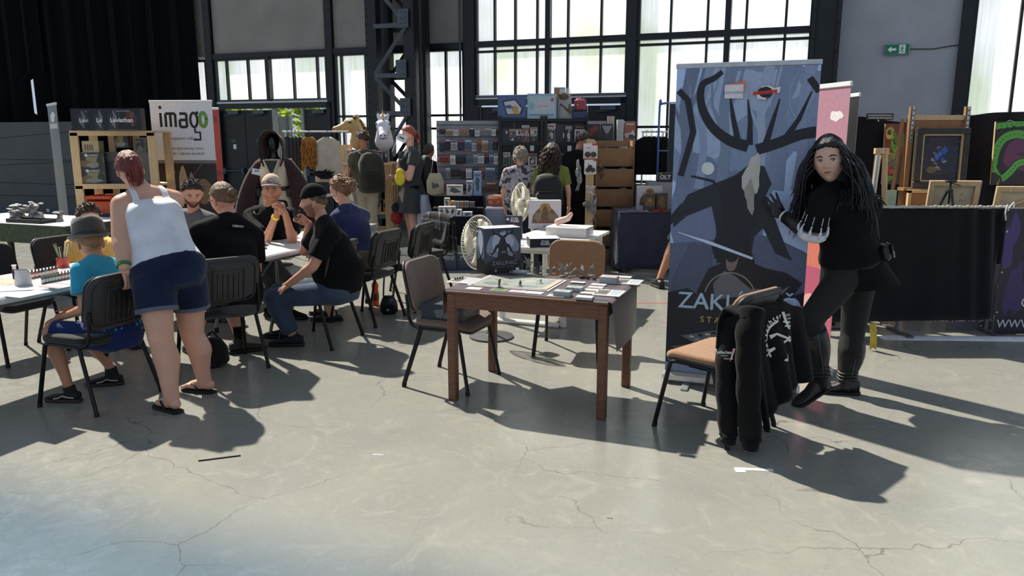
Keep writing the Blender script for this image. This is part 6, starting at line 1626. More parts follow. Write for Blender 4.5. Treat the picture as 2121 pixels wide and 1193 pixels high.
# plaid shirt over the chair back
def draped(name,label,cat,chair_loc,fwd,m,drop_b,drop_f,w=.50,seed=1,z0=.875,flare=.05,diag=False):
    f = V((fwd[0],fwd[1],0)).normalized();l = V((-f.y,f.x,0));c = V((chair_loc[0],chair_loc[1],0));t = thing(name,label,cat,c)
    L_ = drop_b + drop_f
    def fn(u,v):
        s = -drop_f + L_ * v;x = (u - .5) * w
        if diag and s > .1: s = .1 + (s - .1) * (.62 + .55 * u)
        rnd = .035
        if abs(s) < rnd * 1.57: off = math.sin(s / rnd) * rnd;dz = -rnd * (1 - math.cos(s / rnd))
        else: off = math.copysign(rnd,s);dz = -rnd - (abs(s) - rnd * 1.57)
        k = min(1,abs(s) / .3)
        fold = .020 * math.sin(u * 15 + seed) * k + .012 * math.sin(u * 31 + seed * 2) * k
        tilt = -.26 if s > 0 else -.20
        shoulder = -.04 * (2 * abs(u - .5)) ** 2.5
        p_ = l * x * (1 + flare * k) - f * (.265 + off + fold * (1 if s > 0 else .3) + (dz * -tilt * .55 if s < 0 else -dz * .12)) + V((0,0,z0 + dz + shoulder))
        return p_
    b = MB().sheet(fn,34,30,.008);o = b.build('cloth',m,t,True)
    return t,f,l,fn,o
def plaid_mat():
    m = mat('plaid_flannel',(44,45,50),.95,0,.15,12,.3,60);nt = m.node_tree;n = nt.nodes;tc = n.new('ShaderNodeTexCoord');base_ = n['Principled BSDF'].inputs['Base Color'].links[0].from_socket;prev = base_
    for d,sc,c in (('X',13,(150,148,146)),('Z',11,(150,148,146)),('X',26,(24,24,28)),('Z',22,(24,24,28))):
        w = n.new('ShaderNodeTexWave');w.bands_direction = d;w.inputs['Scale'].default_value = sc / 6;w.inputs['Distortion'].default_value = 1.2;nt.links.new(tc.outputs['Object'],w.inputs[0])
        r = n.new('ShaderNodeMapRange');r.inputs['From Min'].default_value = .95;r.inputs['From Max'].default_value = .98;r.inputs['To Max'].default_value = .5;nt.links.new(w.outputs[1],r.inputs[0])
        x = n.new('ShaderNodeMix');x.data_type = 'RGBA';x.inputs['B'].default_value = (*L(c),1);nt.links.new(r.outputs[0],x.inputs['Factor']);nt.links.new(prev,x.inputs['A']);prev = x.outputs['Result']
    nt.links.new(prev,n['Principled BSDF'].inputs['Base Color']);return m
draped('plaid_shirt','grey plaid flannel shirt hung over an empty chair back','shirt',(-1.02,8.35),(-.75,-.66),plaid_mat(),.48,.22,.52,2)
# black hoodie over the near chair
C_HOOD = cloth('black_fleece',(11,11,13),.5,9,sheen=.05)
f = V((-.68,.73,0)).normalized();l = V((-f.y,f.x,0));org = V((1.185,4.327,0))
hd = thing('hoodie','black hooded sweatshirt with white crest hanging over the near chair','hoodie',org)
TL,TR,BR_,BL = [AY(*q) - org for q in ((1532,642,3.90),(1652,624,4.26),(1673,782,4.22),(1574,892,3.98))]
def fn(u,v):
    """u from the near shoulder to the far one, v from the chair top down to the hem"""
    k = min(1,v * 2.2);p_ = TL.lerp(TR,u).lerp(BL.lerp(BR_,u),v)
    p_ += V((0,0,-.035 * (2 * u - 1) ** 2 * (1 - v) + .05 * math.sin(u * 3.14) * v * v)) - f * (.018 * math.sin(u * 13 + 2 * v) + .010 * math.sin(u * 29 + 1)) * k
    return p_
MB().sheet(fn,30,24,.03).build('back_panel',C_HOOD,hd,True)
b = MB().sheet(lambda u,v: fn(u,0) + V((0,0,.028 * math.sin(v * 3.14) - .20 * max(0,v - .5) * 2)) + f * (.13 * min(1,v * 1.5)),20,10,.012);b.build('shoulder_fold',C_HOOD,hd,True)
b = MB().sheet(lambda u,v: AY(1506,672,4.02).lerp(AY(1500,850,4.0),v).lerp(AY(1545,650,3.9).lerp(AY(1570,880,3.96),v),u) - org + f * .05 * math.sin(u * 3.1),10,12,.02);b.build('side_panel',C_HOOD,hd,True)
for pts,r0 in ((((1524,652,4.02),(1512,690,4.0),(1503,760,3.97),(1505,840,3.95),(1509,900,3.95)),.064),(((1556,640,3.94),(1550,690,3.88),(1550,760,3.85),(1551,840,3.85),(1555,912,3.88)),.068)):
    c = curve([AY(*q) - org for q in pts],6);k = len(c);MB().tube(c,[r0 * (1 - .12 * i / k) * (1 + .06 * math.sin(i * 1.3)) for i in range(k)],16,flat=.8).build('sleeve',C_HOOD,hd,True)
    MB().tube([c[-1] + V((0,0,.02)),c[-1] + V((0,0,-.045))],[r0 * .86,r0 * .78],16,flat=.8).build('cuff',C_HOOD,hd,True)
b = MB()
for k in range(3): b.tube(curve([fn(.30 + .03 * k,.02) + f * .05 + V((0,0,.02)),fn(.55,0) + f * (.06 + .02 * k) + V((0,0,.035 + .01 * k)),fn(.85 - .03 * k,.02) + f * .05 + V((0,0,.02))],6),.024,8)
remesh(b,.01,3).build('hood',C_HOOD,hd,True)
# crest: broken ring with crossed bones and lettering round it
a = Art(.26,.26);W_ = (214,212,208)
for a0,a1 in ((100,168),(178,232)): a.stroke([(.5 + .40 * math.cos(math.radians(q)),.45 + .40 * math.sin(math.radians(q))) for q in range(a0,a1,8)],.006,W_)
a.stroke([(.22,.56),(.34,.60),(.62,.42),(.66,.46)],[.012,.006,.006,.012],W_);a.stroke([(.16,.30),(.28,.33),(.60,.40),(.66,.36)],[.012,.006,.006,.010],W_);a.stroke([(.60,1.0),(.63,.8),(.68,.62)],[.010,.008,.006],W_);a.stroke([(.56,.80),(.74,.76)],.005,W_);a.stroke([(.58,.70),(.74,.68)],.004,W_);a.stroke([(.36,.06),(.44,.02),(.50,.12)],[.006,.010,.004],W_)
def arc_text(a,word,cx,cy,r,a0,step,size,c):
    for i,ch in enumerate(word):
        q = math.radians(a0 - step * i);t_ = text(ch,size,bold=.02);a.b.ink = L(c);t_.c = [a.b.ink] * len(t_.f)
        a.b.join(t_,T((cx + r * math.cos(q)) * a.w,(cy + r * math.sin(q)) * a.h,a.z()) @ rotz(q - math.pi / 2))
arc_text(a,'freifechter',.5,.45,.44,196,10.5,.036,W_);a.text('von',.70,.90,.028,W_);a.rect(.66,.84,.78,.86,W_)
def on_cloth(art,u0,v0,wu,hv,lift=.037):
    o = MB();o.f,o.c = art.b.f,art.b.c
    for x,y,z in art.b.v:
        u,v = u0 + wu * (x / art.w),v0 + hv * (1 - y / art.h);p0 = fn(u,v);o.v.append(tuple(p0 - f * (lift + z * 2)))
    return o
on_cloth(a,.22,.06,.62,.50).build('crest_print',paint_mat(),hd)
sg = Art(.12,.12);sg.text('freifechter',.42,.55,.024,W_,bold=.02);sg.rect(.30,.45,.62,.475,W_);sg.text('Ostrava',.62,.30,.015,W_);sg.stroke([(.70,.2),(.80,.8)],.003,(170,60,50));sg.stroke([(.86,.8),(.74,.3)],.003,W_)
c3 = AY(1503,735,3.86) - org;xx = V((.93,-.1,0)).normalized();nn = V((-xx.y,xx.x,0)) * -1
MB().join(sg.b,M4(((xx.x,0,nn.x,c3.x),(xx.y,0,nn.y,c3.y),(0,1,0,c3.z),(0,0,0,1))) @ T(-.06,-.06,0)).build('chest_print',paint_mat(),hd)
# ---- floor bits
def litter(name,label,px,py,b,m,rz=0.0,cat='litter'):
    o = b.build(name,m);o.location = AZ(px,py);o.rotation_euler = (0,0,rz);tag(o,label,cat);return o
litter('cable_tie','thin black stick lying on the bare floor in a shadow',455,950,MB().tube([(-.10,-.035,.004),(.10,.035,.004)],.0035,6),M_BLACK)
b = MB();b.box((.03,.0,.001),(.19,.028,.002));b.box((-.045,-.016,.0015),(.05,.055,.002));litter('tape_scrap','white tape scrap stuck to the floor near the hoodie chair',1550,972,b,M_WHITE,-.10)
b = MB();b.box((0,0,.001),(.06,.008,.002));litter('tape_scrap','tiny white tape strip alone on the open floor',783,942,b,M_WHITE,-.1)
b = MB();b.box((0,0,.001),(.025,.010,.002));litter('paper_scrap','small grey scrap on the floor below the wooden table',1263,1073,b,mat('grey_scrap',(120,118,104),.8),-.2)
yb = thing('warning_tape','yellow warning tape end hanging down to the floor by the black cloth','tape',AZ(1806,728)); 
MB().sheet(lambda u,v: (.055 * (u - .5) + .02 * (1 - v),.03 - .015 * math.sin(v * 3),.004 + .22 * v - (.02 * (1 - abs(2 * u - 1)) * -1 if v < .01 else 0)),4,10,.001).build('ribbon',mat('yellow_tape',(206,180,40),.5,0,.3,18,c2=(150,130,60)),yb)
rt = thing('floor_tape','thin red tape line on the floor behind the game table','tape',AZ(1355,628));MB().box((0,0,.001),(.9,.014,.002)).build('strip',mat('red_tape',(190,40,50),.5),rt)
# ================================================================ STALLS, BANNERS AND BACKDROPS
M_PINE = mat('pine_wood',(206,174,130),.6,0,.14,5,.08,60,stretch=(12,12,1.5));M_CARD = mat('brown_cardboard',(150,116,86),.85,0,.08,9)
PAL = [(60,66,78),(120,120,124),(190,188,186),(44,44,50),(150,70,50),(90,110,130),(166,150,128),(70,90,80),(100,60,60),(36,50,90),(206,200,190),(180,120,70)]
def rart(seed,pal=None,bars=True):
    def fn(a):
        R = random.Random(seed);P = pal or PAL
        a.rect(0,0,1,1,R.choice(P));a.rect(0,.72,1,1,R.choice(P))
        for k in range(3): a.blob(R.uniform(.25,.75),R.uniform(.2,.65),R.uniform(.1,.3),R.uniform(.1,.25),R.choice(P),seed * 7 + k)
        if bars: a.rect(.12,.80,.88,.9,R.choice(P))
    return fn
def pbox(name,label,cat,x0,y0,x1,y1,Y,d,c,art=None,group=None,rz=0.0,sides=(),z=None,lid=True):
    a,b = AY(x0,y1,Y),AY(x1,y0,Y);w,h = b.x - a.x,b.z - a.z
    return carton(name,label,cat,M4.Translation(((a.x + b.x) / 2,Y,a.z if z is None else z)) @ rotz(math.radians(rz)) @ T(0,d / 2,0),w,d,h,mat('card_%d_%d_%d' % tuple(c),c,.5),((('front',art),) if art else ()) + tuple(sides),group)
def zy(py,Y): return AY(1060,py,Y).z
# ---- pine game shelf
SY = 9.2
xs = lambda px,Y=SY: AY(px,300,Y).x
sh = thing('pine_shelf','pine slat shelf carrying dark board game boxes behind the standing woman','shelf',(xs(235),SY,0))
ox = xs(235);z1,z2 = zy(275,SY),zy(385,SY)
for px,yy in ((155,0),(315,0),(155,.42),(315,.42)): MB().box((xs(px) - ox,yy,z1 / 2),(.095,.03,z1)).build('post',M_PINE,sh)
for px in (214,266): MB().box((xs(px) - ox,.20,z1 / 2),(.07,.03,z1)).build('post',M_PINE,sh)
for z in (z1,z2,.55,.12): MB().box((0,.21,z + .012),(xs(322) - xs(148),.46,.024)).build('shelf_board',M_PINE,sh)
for z in (z1,z2): MB().box((0,-.005,z - .01),(xs(322) - xs(148),.02,.05)).build('front_rail',M_PINE,sh)
def levi(a):
    a.rect(0,0,1,1,(18,20,28));a.blob(.3,.45,.16,.5,(36,42,56),2);a.blob(.75,.55,.14,.35,(70,42,40),3);a.stroke([(.28,.9),(.34,.62),(.26,.4),(.31,.1)],[.004,.02,.03,.005],(112,110,112));a.stroke([(.8,.85),(.74,.5),(.8,.2)],[.02,.012,.02],(110,62,54))
    a.text('Leviathan',.5,.38,a.h * .28,(226,224,220),bold=.02);a.text('WARHAMMER',.55,.84,a.h * .10,(150,150,156),bold=.01);a.rect(.1,.03,.9,.05,(90,90,94))
g = 'dark box sets on the pine shelf'
pbox('game_box','dark gothic-lettered box at the front of the row on the pine shelf','box',215,226,289,272,9.0,.12,(26,28,36),levi,g,0,(('right',rart(3,[(60,52,50),(90,70,60)])),),z=z1 + .0245)
pbox('game_box','dark gothic-lettered box mostly covered, middle of the row','box',185,226,262,272,9.16,.11,(26,28,36),levi,g,0,(),z=z1 + .0245)
pbox('game_box','dark gothic-lettered box at the far outer end of the row','box',150,226,226,272,9.30,.11,(26,28,36),levi,g,0,(),z=z1 + .0245)
def quar(word,seed):
    def fn(a): a.rect(0,0,1,1,(52,54,50));a.rect(.25,.25,.95,.75,(128,122,84));a.blob(.2,.3,.22,.25,(110,90,62),seed);a.blob(.82,.45,.14,.35,(44,52,44),seed + 1);a.blob(.5,.2,.3,.15,(130,126,120),seed + 2);a.disc(.26,.84,.018,(206,200,190));a.text(word,.5,.78,a.h * .17,(206,200,190),bold=.01)
    return fn
g = 'board games on the pine shelf'
zq = z2 + .0245
pbox('board_game','lower of the two stacked grey-green games on the pine shelf','box',171,351,218,383,SY,.25,(40,42,40),quar('QUARREST',2),g,z=zq)
h_ = AY(0,351,SY).z - AY(0,383,SY).z
pbox('board_game','upper of the two stacked grey-green games on the pine shelf','box',168,319,215,351,SY,.25,(40,42,40),quar('QUARREST',4),g,z=zq + h_ + .001)
pbox('board_game','cream bottle-set box on top of the stacked games','box',171,291,203,315,SY + .02,.12,(150,140,104),lambda a: (a.rect(0,0,1,1,(170,160,120)),[a.rect(.15 + .14 * k,.2,.24 + .14 * k,.7,(110,70,60)) for k in range(4)]),g,z=zq + 2 * h_ + .002)
pbox('board_game','dark game with a picture of rocks behind the red hair','box',219,318,258,383,SY + .05,.2,(38,38,40),rart(8,[(40,40,42),(70,66,58),(100,90,70)]),g,z=zq)
pbox('board_game','purple-brown game standing at the back behind the red hair','box',239,283,264,318,SY + .1,.1,(66,54,54),quar('QU',6),g,z=zq + .42)
pbox('board_game','small dark painted-figures box at the shelf\'s inner side','box',279,286,302,318,SY + .05,.1,(44,48,42),rart(11,[(44,50,44),(80,80,66),(110,96,80)]),g,z=zq + .36)
pbox('board_game','tall grey game below the small dark box','box',281,319,309,383,SY + .05,.2,(60,62,62),rart(12,[(60,62,60),(90,90,86),(130,126,120)]),g,z=zq)
cr = thing('plastic_crate','orange plastic crate on the lower pine shelf','crate',(xs(190),SY + .2,.5745));CO = mat('orange_plastic',(206,84,40),.5)
hh = .42
for nm,c_,d_ in (('floor_panel',(0,0,.01),(.30,.34,.02)),('side',(-.15,0,hh / 2),(.015,.34,hh)),('side',(.15,0,hh / 2),(.015,.34,hh)),('end',(0,-.17,hh * .42),(.30,.015,hh * .84)),('end',(0,.17,hh / 2),(.30,.015,hh)),('rim',(0,-.17,hh - .02),(.30,.02,.04))): MB().box(c_,d_,None,.004).build(nm,CO,cr)
pbox('board_game','pale grey game box low on the pine shelf','box',205,428,226,465,SY,.2,(120,120,118),rart(19),g,z=.5745)
# ---- roll-up banners at the back
def slimdark(a): a.rect(0,0,1,1,(54,54,60));[a.stroke([(.1 * k,0),(.1 * k + .1,.5),(.1 * k - .05,1)],.02,(84,84,92)) for k in range(1,9)];a.rect(.1,.86,.9,.89,(170,170,172));a.blob(.5,.93,.25,.03,(200,200,200),2)
p0,p1 = AY(133,430,9.85),AY(150,430,9.4)
rollup('narrow dark grey roll-up banner seen almost edge-on beside the pine shelf',(p0.x - .10,9.9),(p1.x - .06,9.4),AY(130,216,9.6).z,slimdark,0,None)
def imago(a):
    a.rect(0,0,1,1,(40,36,36));a.rect(0,.645,1,1,(222,222,226));a.rect(0,.63,1,.65,(120,116,116));K = (30,30,30)
    # the wordmark, drawn with round strokes
    X = lambda v: .14 + v * .78;Yb = .852
    def st(pts,c=K,r=.017): a.stroke([(X(x),Yb + y * .085) for x,y in pts],r,c)
    st([(.03,0),(.03,1)]);a.disc(X(.03),Yb + .118,.021,K)
    st([(.13,0),(.13,.95)]);st([(.13,.95),(.33,.95)]);st([(.23,0),(.23,.95)]);st([(.33,0),(.33,.95)])
    st([(.42,.95),(.56,.95)]);st([(.56,0),(.56,.95)]);st([(.42,.0),(.56,0)]);st([(.42,.5),(.56,.5)]);st([(.42,0),(.42,.5)])
    ring = lambda cx,cy,rx,ry,c,r: a.stroke([(X(cx + rx * math.cos(math.radians(q))),Yb + (cy + ry * math.sin(math.radians(q))) * .085) for q in range(0,373,12)],r,c)
    ring(.71,.5,.072,.5,K,.016);st([(.76,.9),(.80,1.08)]);st([(.72,-.1),(.72,-.38),(.82,-.38),(.82,-.9),(.68,-.9)],K,.014)
    ring(.90,.52,.066,.48,(112,150,70),.023)
    a.text('Spojujeme světy...',.5,.775,.052,(60,60,62));a.text('vše pro dobrodruhy, lovce',.5,.715,.046,(60,60,62));a.text('monster i sběrače komiksů',.5,.683,.046,(60,60,62))
    for x,w,h,c in ((.22,.05,.20,(110,124,150)),(.22,.03,.17,(200,196,190)),(.30,.045,.19,(46,44,46)),(.45,.07,.23,(176,160,140)),(.58,.06,.18,(150,136,116)),(.78,.13,.14,(128,104,78))): a.blob(x,.40 + h * .4,w,h * .55,c,int(x * 100),.12); 
    for x,y in ((.22,.57),(.30,.575),(.45,.60)): a.disc(x,y,.02,(196,160,136))
    a.stroke([(.1,.3),(.5,.5),(.8,.64)],.004,(120,116,112));a.rect(0,0,1,.3,(34,30,30))
p0,p1 = AY(347,420,9.85),AY(462,420,9.8)
rollup('white and dark roll-up banner with the green-ringed wordmark',(p0.x - .12,9.85),(p1.x - .05,9.80),AY(380,210,9.82).z,imago,0,None,topmat=M_WHITE)
def red(a): a.rect(0,0,1,1,(150,44,40));[a.blob(.5,.1 + .12 * k,.4,.04,((186,72,56),(110,30,34),(190,120,100))[k % 3],k) for k in range(8)]
p0,p1 = AY(452,420,10.3),AY(474,420,10.25)
rollup('red roll-up banner peeking out behind the white banner',(p0.x - .45,10.3),(p1.x - .05,10.25),AY(460,225,10.25).z,red)
# ---- hooded robe mannequin
MX,MY = AY(572,400,10.2).x,10.2
mq = thing('robe_mannequin','black mannequin in a brown hooded robe over a beige belted tunic','mannequin',(MX,MY,0))
C_ROBE = cloth('brown_robe',(58,40,40),.6,7);C_TUN = cloth('cream_tunic',(206,188,162),.5,8)
zt = AY(570,250,MY).z;k_ = zt / 1.98
b = MB();b.lathe([(.05,1.42 * k_),(.055,1.5 * k_),(.05,1.56 * k_)],14);b.ell((0,-.01,1.68 * k_),(.078,.095,.125));b.ell((0,-.1,1.665 * k_),(.012,.02,.02));b.ell((0,0,1.25 * k_),(.17,.11,.26));b.lathe([(.012,.02),(.012,.9)],8);remesh(b,.012,3).build('form',mat('black_mannequin',(16,16,18),.3),mq,True)
MB().lathe([(.17,0),(.17,.012),(.03,.03),(.015,.05)],24).build('base_plate',M_BLACK,mq,40)
tr = MB();rg = []
for z,w,d in ((.78,.25,.17),(.9,.235,.165),(1.05,.20,.15),(1.10,.195,.145),(1.2,.205,.15),(1.33,.215,.14),(1.42,.20,.11),(1.47,.12,.09)): rg.append([(w * math.cos(a) * (1 + .02 * math.sin(7 * a)),d * math.sin(a),z * k_) for a in [2 * math.pi * i / 28 for i in range(28)]])
tr.loft(rg,True);tu = tr.build('tunic',C_TUN,mq,60)
MB().add([(-.085,-.135,1.45 * k_),(.085,-.135,1.45 * k_),(0.0,-.160,1.26 * k_)],[(0,2,1)]).build('neck_opening',mat('black_mannequin',(16,16,18),.3),tu)
b = MB();b.tube(curve([(.10,-.135,1.46 * k_),(.02,-.165,1.25 * k_),(-.12,-.155,1.10 * k_)],5),.012,6);b.tube(curve([(-.10,-.135,1.46 * k_),(-.03,-.162,1.28 * k_),(0,-.168,1.24 * k_)],5),.012,6);b.build('lapel',C_TUN,tu,True)
for s in (-1,1): MB().tube(curve([(s * .085,0,.80 * k_),(s * .09,-.01,.45 * k_),(s * .085,0,.08)],4),[.11,.105,.10,.095,.09,.085,.08,.08,.08],14).build('trouser_leg',C_TUN,mq,True)
b = MB();b.loft([[(w * math.cos(a),d * math.sin(a),z * k_) for a in [2 * math.pi * i / 28 for i in range(28)]] for w,d,z in ((.208,.16,1.045),(.215,.168,1.05),(.212,.165,1.095),(.205,.158,1.10))],True);bl = b.build('belt',M_LEATH,mq,40)
for x in (-.10,-.03,.05,.12): MB().box((x,-.168,1.072 * k_),(.035,.02,.035)).build('belt_stud',M_LEATHB,bl)
for s in (-1,1): MB().box((s * .2,-.09,1.02 * k_),(.06,.07,.11),None,.01).build('belt_pouch',M_LEATH,bl)
def robe(s):
    def fn(u,v):   # u from front edge round to the back, v from top to hem
        a = lerp(-1.05,1.62,u);z = lerp(1.47,.52,v) * k_;r = lerp(.15,.42 + .05 * math.sin(u * 14),v ** .8)
        x = s * (.02 + r * math.cos(a) * 1.0 + .05 * v) if True else 0
        return (s * abs(.06 + r * math.cos(a * .92)) ,.02 + r * .62 * math.sin(a) + .012 * math.sin(u * 22) * v,z + .03 * math.sin(u * 9) * v)
    return fn
for s in (-1,1): MB().sheet(robe(s),30,16,.012).build('robe_side',C_ROBE,mq,True)
for s in (-1,1): MB().tube(curve([(s * .16,0,1.42 * k_),(s * .28,-.02,1.2 * k_),(s * .36,-.05,.95 * k_),(s * .41,-.06,.68 * k_)],4),[.07,.085,.09,.10,.105,.11,.115,.12,.125,.13,.135,.14,.15],16).build('robe_sleeve',C_ROBE,mq,True)
def hood(u,v):
    a = lerp(-2.5,2.5,u);y = lerp(-.13,.12,v);r = (.155 - .02 * v) * (1 - .45 * max(0,v - .6) / .4);zz = 1.66 * k_ + math.cos(a) * r * 1.22 - .02 * v
    if abs(a) > 1.7: zz -= (abs(a) - 1.7) * .16
    return (math.sin(a) * r * (1 + .25 * max(0,abs(a) - 1.6)),y - .02 * math.cos(a),zz)
MB().sheet(hood,30,12,.014).build('hood',C_ROBE,mq,True)
tg = MB().box((-.17,-.20,1.30 * k_),(.13,.004,.075),M4.Translation((-.17,-.2,1.3 * k_)) @ M4.Rotation(.2,4,'Y') @ M4.Translation((.17,.2,-1.3 * k_))).build('price_card',M_WHITE,mq)
MB().box((-.17,-.203,1.315 * k_),(.06,.002,.012)).build('card_print',mat('blue_ink',(60,70,120),.6),tg)
# ---- costume rail behind the mannequin
RX,RY = AY(655,300,10.9).x,10.9
cr = thing('clothes_rail','metal clothes rail behind the hooded robe','clothes rail',(RX,RY,0));zr = AY(650,273,RY).z
for s in (-1,1): MB().tube([(s * .42,0,.03),(s * .42,0,zr)],.012,8).build('upright',M_ALU,cr);MB().box((s * .42,0,.02),(.03,.45,.03)).build('foot',M_ALU,cr)
MB().tube([(-.46,0,zr),(.46,0,zr)],.013,8).build('hanging_bar',M_ALU,cr)
def garment(label,x,w,ln,m,cat='garment',th=.05,hook=True,grp='costumes on the rail',fur=None,base_=None,y=0):
    bx,by,bz = base_ or (RX,RY,zr);t = thing('hanging_garment',label,cat,(bx + x,by + y,bz),0,grp)
    def fn(u,v): 
        a = 2 * math.pi * u;sh_ = min(1,v / .12);ww = lerp(.05,w / 2 * (1 + .12 * v),sh_ ** .7);return (ww * math.cos(a),th * math.sin(a) * (.6 + .4 * v) + .008 * math.sin(a * 6),-.07 - ln * v)
    MB().sheet(fn,24,10,.003).build('cloth',m,t,True)
    h = MB();h.tube(curve([(-w * .45,0,-.12),(0,0,-.06),(w * .45,0,-.12)],4),.006,6);h.tube(curve([(0,0,-.06),(0,0,-.02),(.015,0,.012),(0,0,.02),(-.012,0,.008)],4),.003,6);h.build('hanger',M_BLACK,t)
    if fur:
        R = random.Random(3);b = MB()
        for k in range(200):
            z = -R.uniform(.12,ln + .05);a = R.uniform(0,6.28);st = V((w * .42 * math.cos(a),th * 1.2 * math.sin(a),z));b.tube([st,st + V((math.cos(a) * .03,math.sin(a) * .03 - .01,-.05)),st + V((math.cos(a) * .03,math.sin(a) * .02,-.10))],[.012,.009,.001],4)
        b.build('fur',fur,t)
    return t
garment('orange fur tail hanging on the costume rail',-.10,.20,.40,mat('orange_fur',(164,110,44),.9,0,.3,40),'costume tail',.06,fur=mat('orange_fur',(164,110,44),.9,0,.3,40))
R_ = random.Random(9);tp = thing('fur_tail_tip','black furry tip lying below the orange tail','costume tail',(RX + .07,RY - .1,zr - .57));b = MB()
for k in range(120): a = R_.uniform(-.5,.5);st = V((R_.uniform(-.08,.06),R_.uniform(-.03,.03),R_.uniform(-.03,.03)));b.tube([st,st + V((.08,a * .1,-.02 + a * .05)),st + V((.14,a * .15,a * .1))],[.012,.008,.001],4)
b.build('fur',mat('black_fur',(18,17,18),.9),tp)
garment('cream costume gown on the rail beside the orange tail',.16,.34,.62,cloth('cream_gown',(190,180,162),.5),'costume',.07)
for i,x in enumerate((-.40,-.34,-.29,-.24)): garment('dark leather strap costume, %s from the robe on the rail' % ords[i],x,.06,.34 + .04 * i,M_LEATH,'costume',.03)
# ---- wooden merchandise rack with the animal masks
WY_ = 11.9;wx = lambda px: AY(px,350,WY_).x
wr = thing('wooden_rack','pale wooden rack of goods behind the man with the backpack','shelf',(wx(760),WY_,0));ox = wx(760);zt = zy(300,WY_)
for px,y_ in ((712,0),(808,-.2),(712,.4),(808,.35)): MB().box((wx(px) - ox,y_,zt / 2 * (1 if px < 750 else .82)),(.11,.05,zt * (1 if px < 750 else .82))).build('post',M_PINE,wr)
for py in (338,382,440,476): MB().box((0,.12,zy(py,WY_)),(wx(812) - wx(706),.5,.03)).build('shelf_board',M_PINE,wr)
R_ = random.Random(21)
for row,py in enumerate((338,382,440)):
    for i in range(7):
        px = 716 + 13 * i;c = R_.choice(PAL);pbox('book','%s upright book from the window side on the %s board of the wooden rack' % (ords[i],('top','middle','lowest')[row]),'book',px,py - R_.uniform(22,30),px + 8,py,WY_ - .05,.2,c,rart(row * 10 + i),'books on the wooden rack',R_.uniform(-6,6),z=zy(py,WY_) + .016)
# horse mask, unicorn mask
def mask_head(label,px,py,Y,face,m,mane,horn=None,sc=1.0,eye=(30,20,18)):
    c = AY(px,py,Y);t = thing('animal_mask',label,'mask',c,0,'animal head masks on the rack');B = basis(face)
    b = MB();K = lambda a,d,r0,r1,fl=1.0: b.cap_limb(B @ (V(a) * sc),B @ (V(d) * sc),r0 * sc,r1 * sc,14,fl)
    K((0,0,-.02),(0,.10,.0),.115,.105);K((0,.10,-.01),(0,.27,-.07),.095,.062);K((0,.27,-.07),(0,.33,-.085),.060,.058);K((0,-.02,-.03),(0,-.06,-.20),.105,.11);K((0,.06,-.06),(0,.16,-.09),.075,.06)
    K((0,-.06,-.16),(0,-.05,-.28),.12,.15)
    for s in (-1,1): b.tube([B @ (V((s * .06,-.04,.08)) * sc),B @ (V((s * .075,-.045,.13)) * sc),B @ (V((s * .075,-.035,.18)) * sc)],[.03 * sc,.028 * sc,.006 * sc],8);b.ell(B @ (V((s * .075,.08,.045)) * sc),(.035 * sc,) * 3,nu=10,nv=8)
    remesh(b,.012,4).build('head',m,t,True)
    for s in (-1,1):
        MB().ell(B @ (V((s * .098,.10,.035)) * sc),(.022 * sc,) * 3).build('eye',mat('eye_%d' % eye[0],eye,.2),t,True);MB().ell(B @ (V((s * .032,.372,-.07)) * sc),(.014 * sc,) * 3).build('nostril',mat('dark_nostril',(34,24,22),.6),t,True)
    MB().tube([B @ (V((-.05,.345,-.115)) * sc),B @ (V((0,.385,-.115)) * sc),B @ (V((.05,.345,-.115)) * sc)],.008 * sc,6).build('mouth',mat('dark_nostril',(34,24,22),.6),t)
    R = random.Random(2);b = MB()
    for k in range(90):
        v = R.uniform(0,1);st = V((R.uniform(-.02,.02),lerp(.04,-.16,v),lerp(.115,-.16,v ** 1.5))) * sc;d = V((R.uniform(-.05,.05),-.05,R.uniform(-.02,.05))) * sc;b.tube([B @ st,B @ (st + d),B @ (st + d * 1.6 + V((0,-.01,-.06)) * sc)],[.012 * sc,.009 * sc,.001],4)
    b.build('mane',mane,t,True)
    if horn: MB().tube([B @ (V((0,.07,.10)) * sc),B @ (V((0,.10,.17)) * sc),B @ (V((0,.12,.26)) * sc)],[.026 * sc,.017 * sc,.002],10).build('horn',horn,t,True)
    return t
mask_head('tan latex horse head mask facing the doors',735,258,11.75,(-.93,-.36,0),mat('tan_latex',(176,148,96),.5,0,.15,8,.2,25),mat('brown_mane',(120,88,56),.8),sc=.88)
mask_head('white unicorn head mask with golden horn beside the lattice column',794,258,11.55,(.12,-.98,-.28),mat('white_latex',(216,216,226),.5,0,.06,8,.2,25),mat('white_mane',(226,222,232),.7),mat('golden_horn',(206,186,130),.35,.3),.95,(60,90,100))
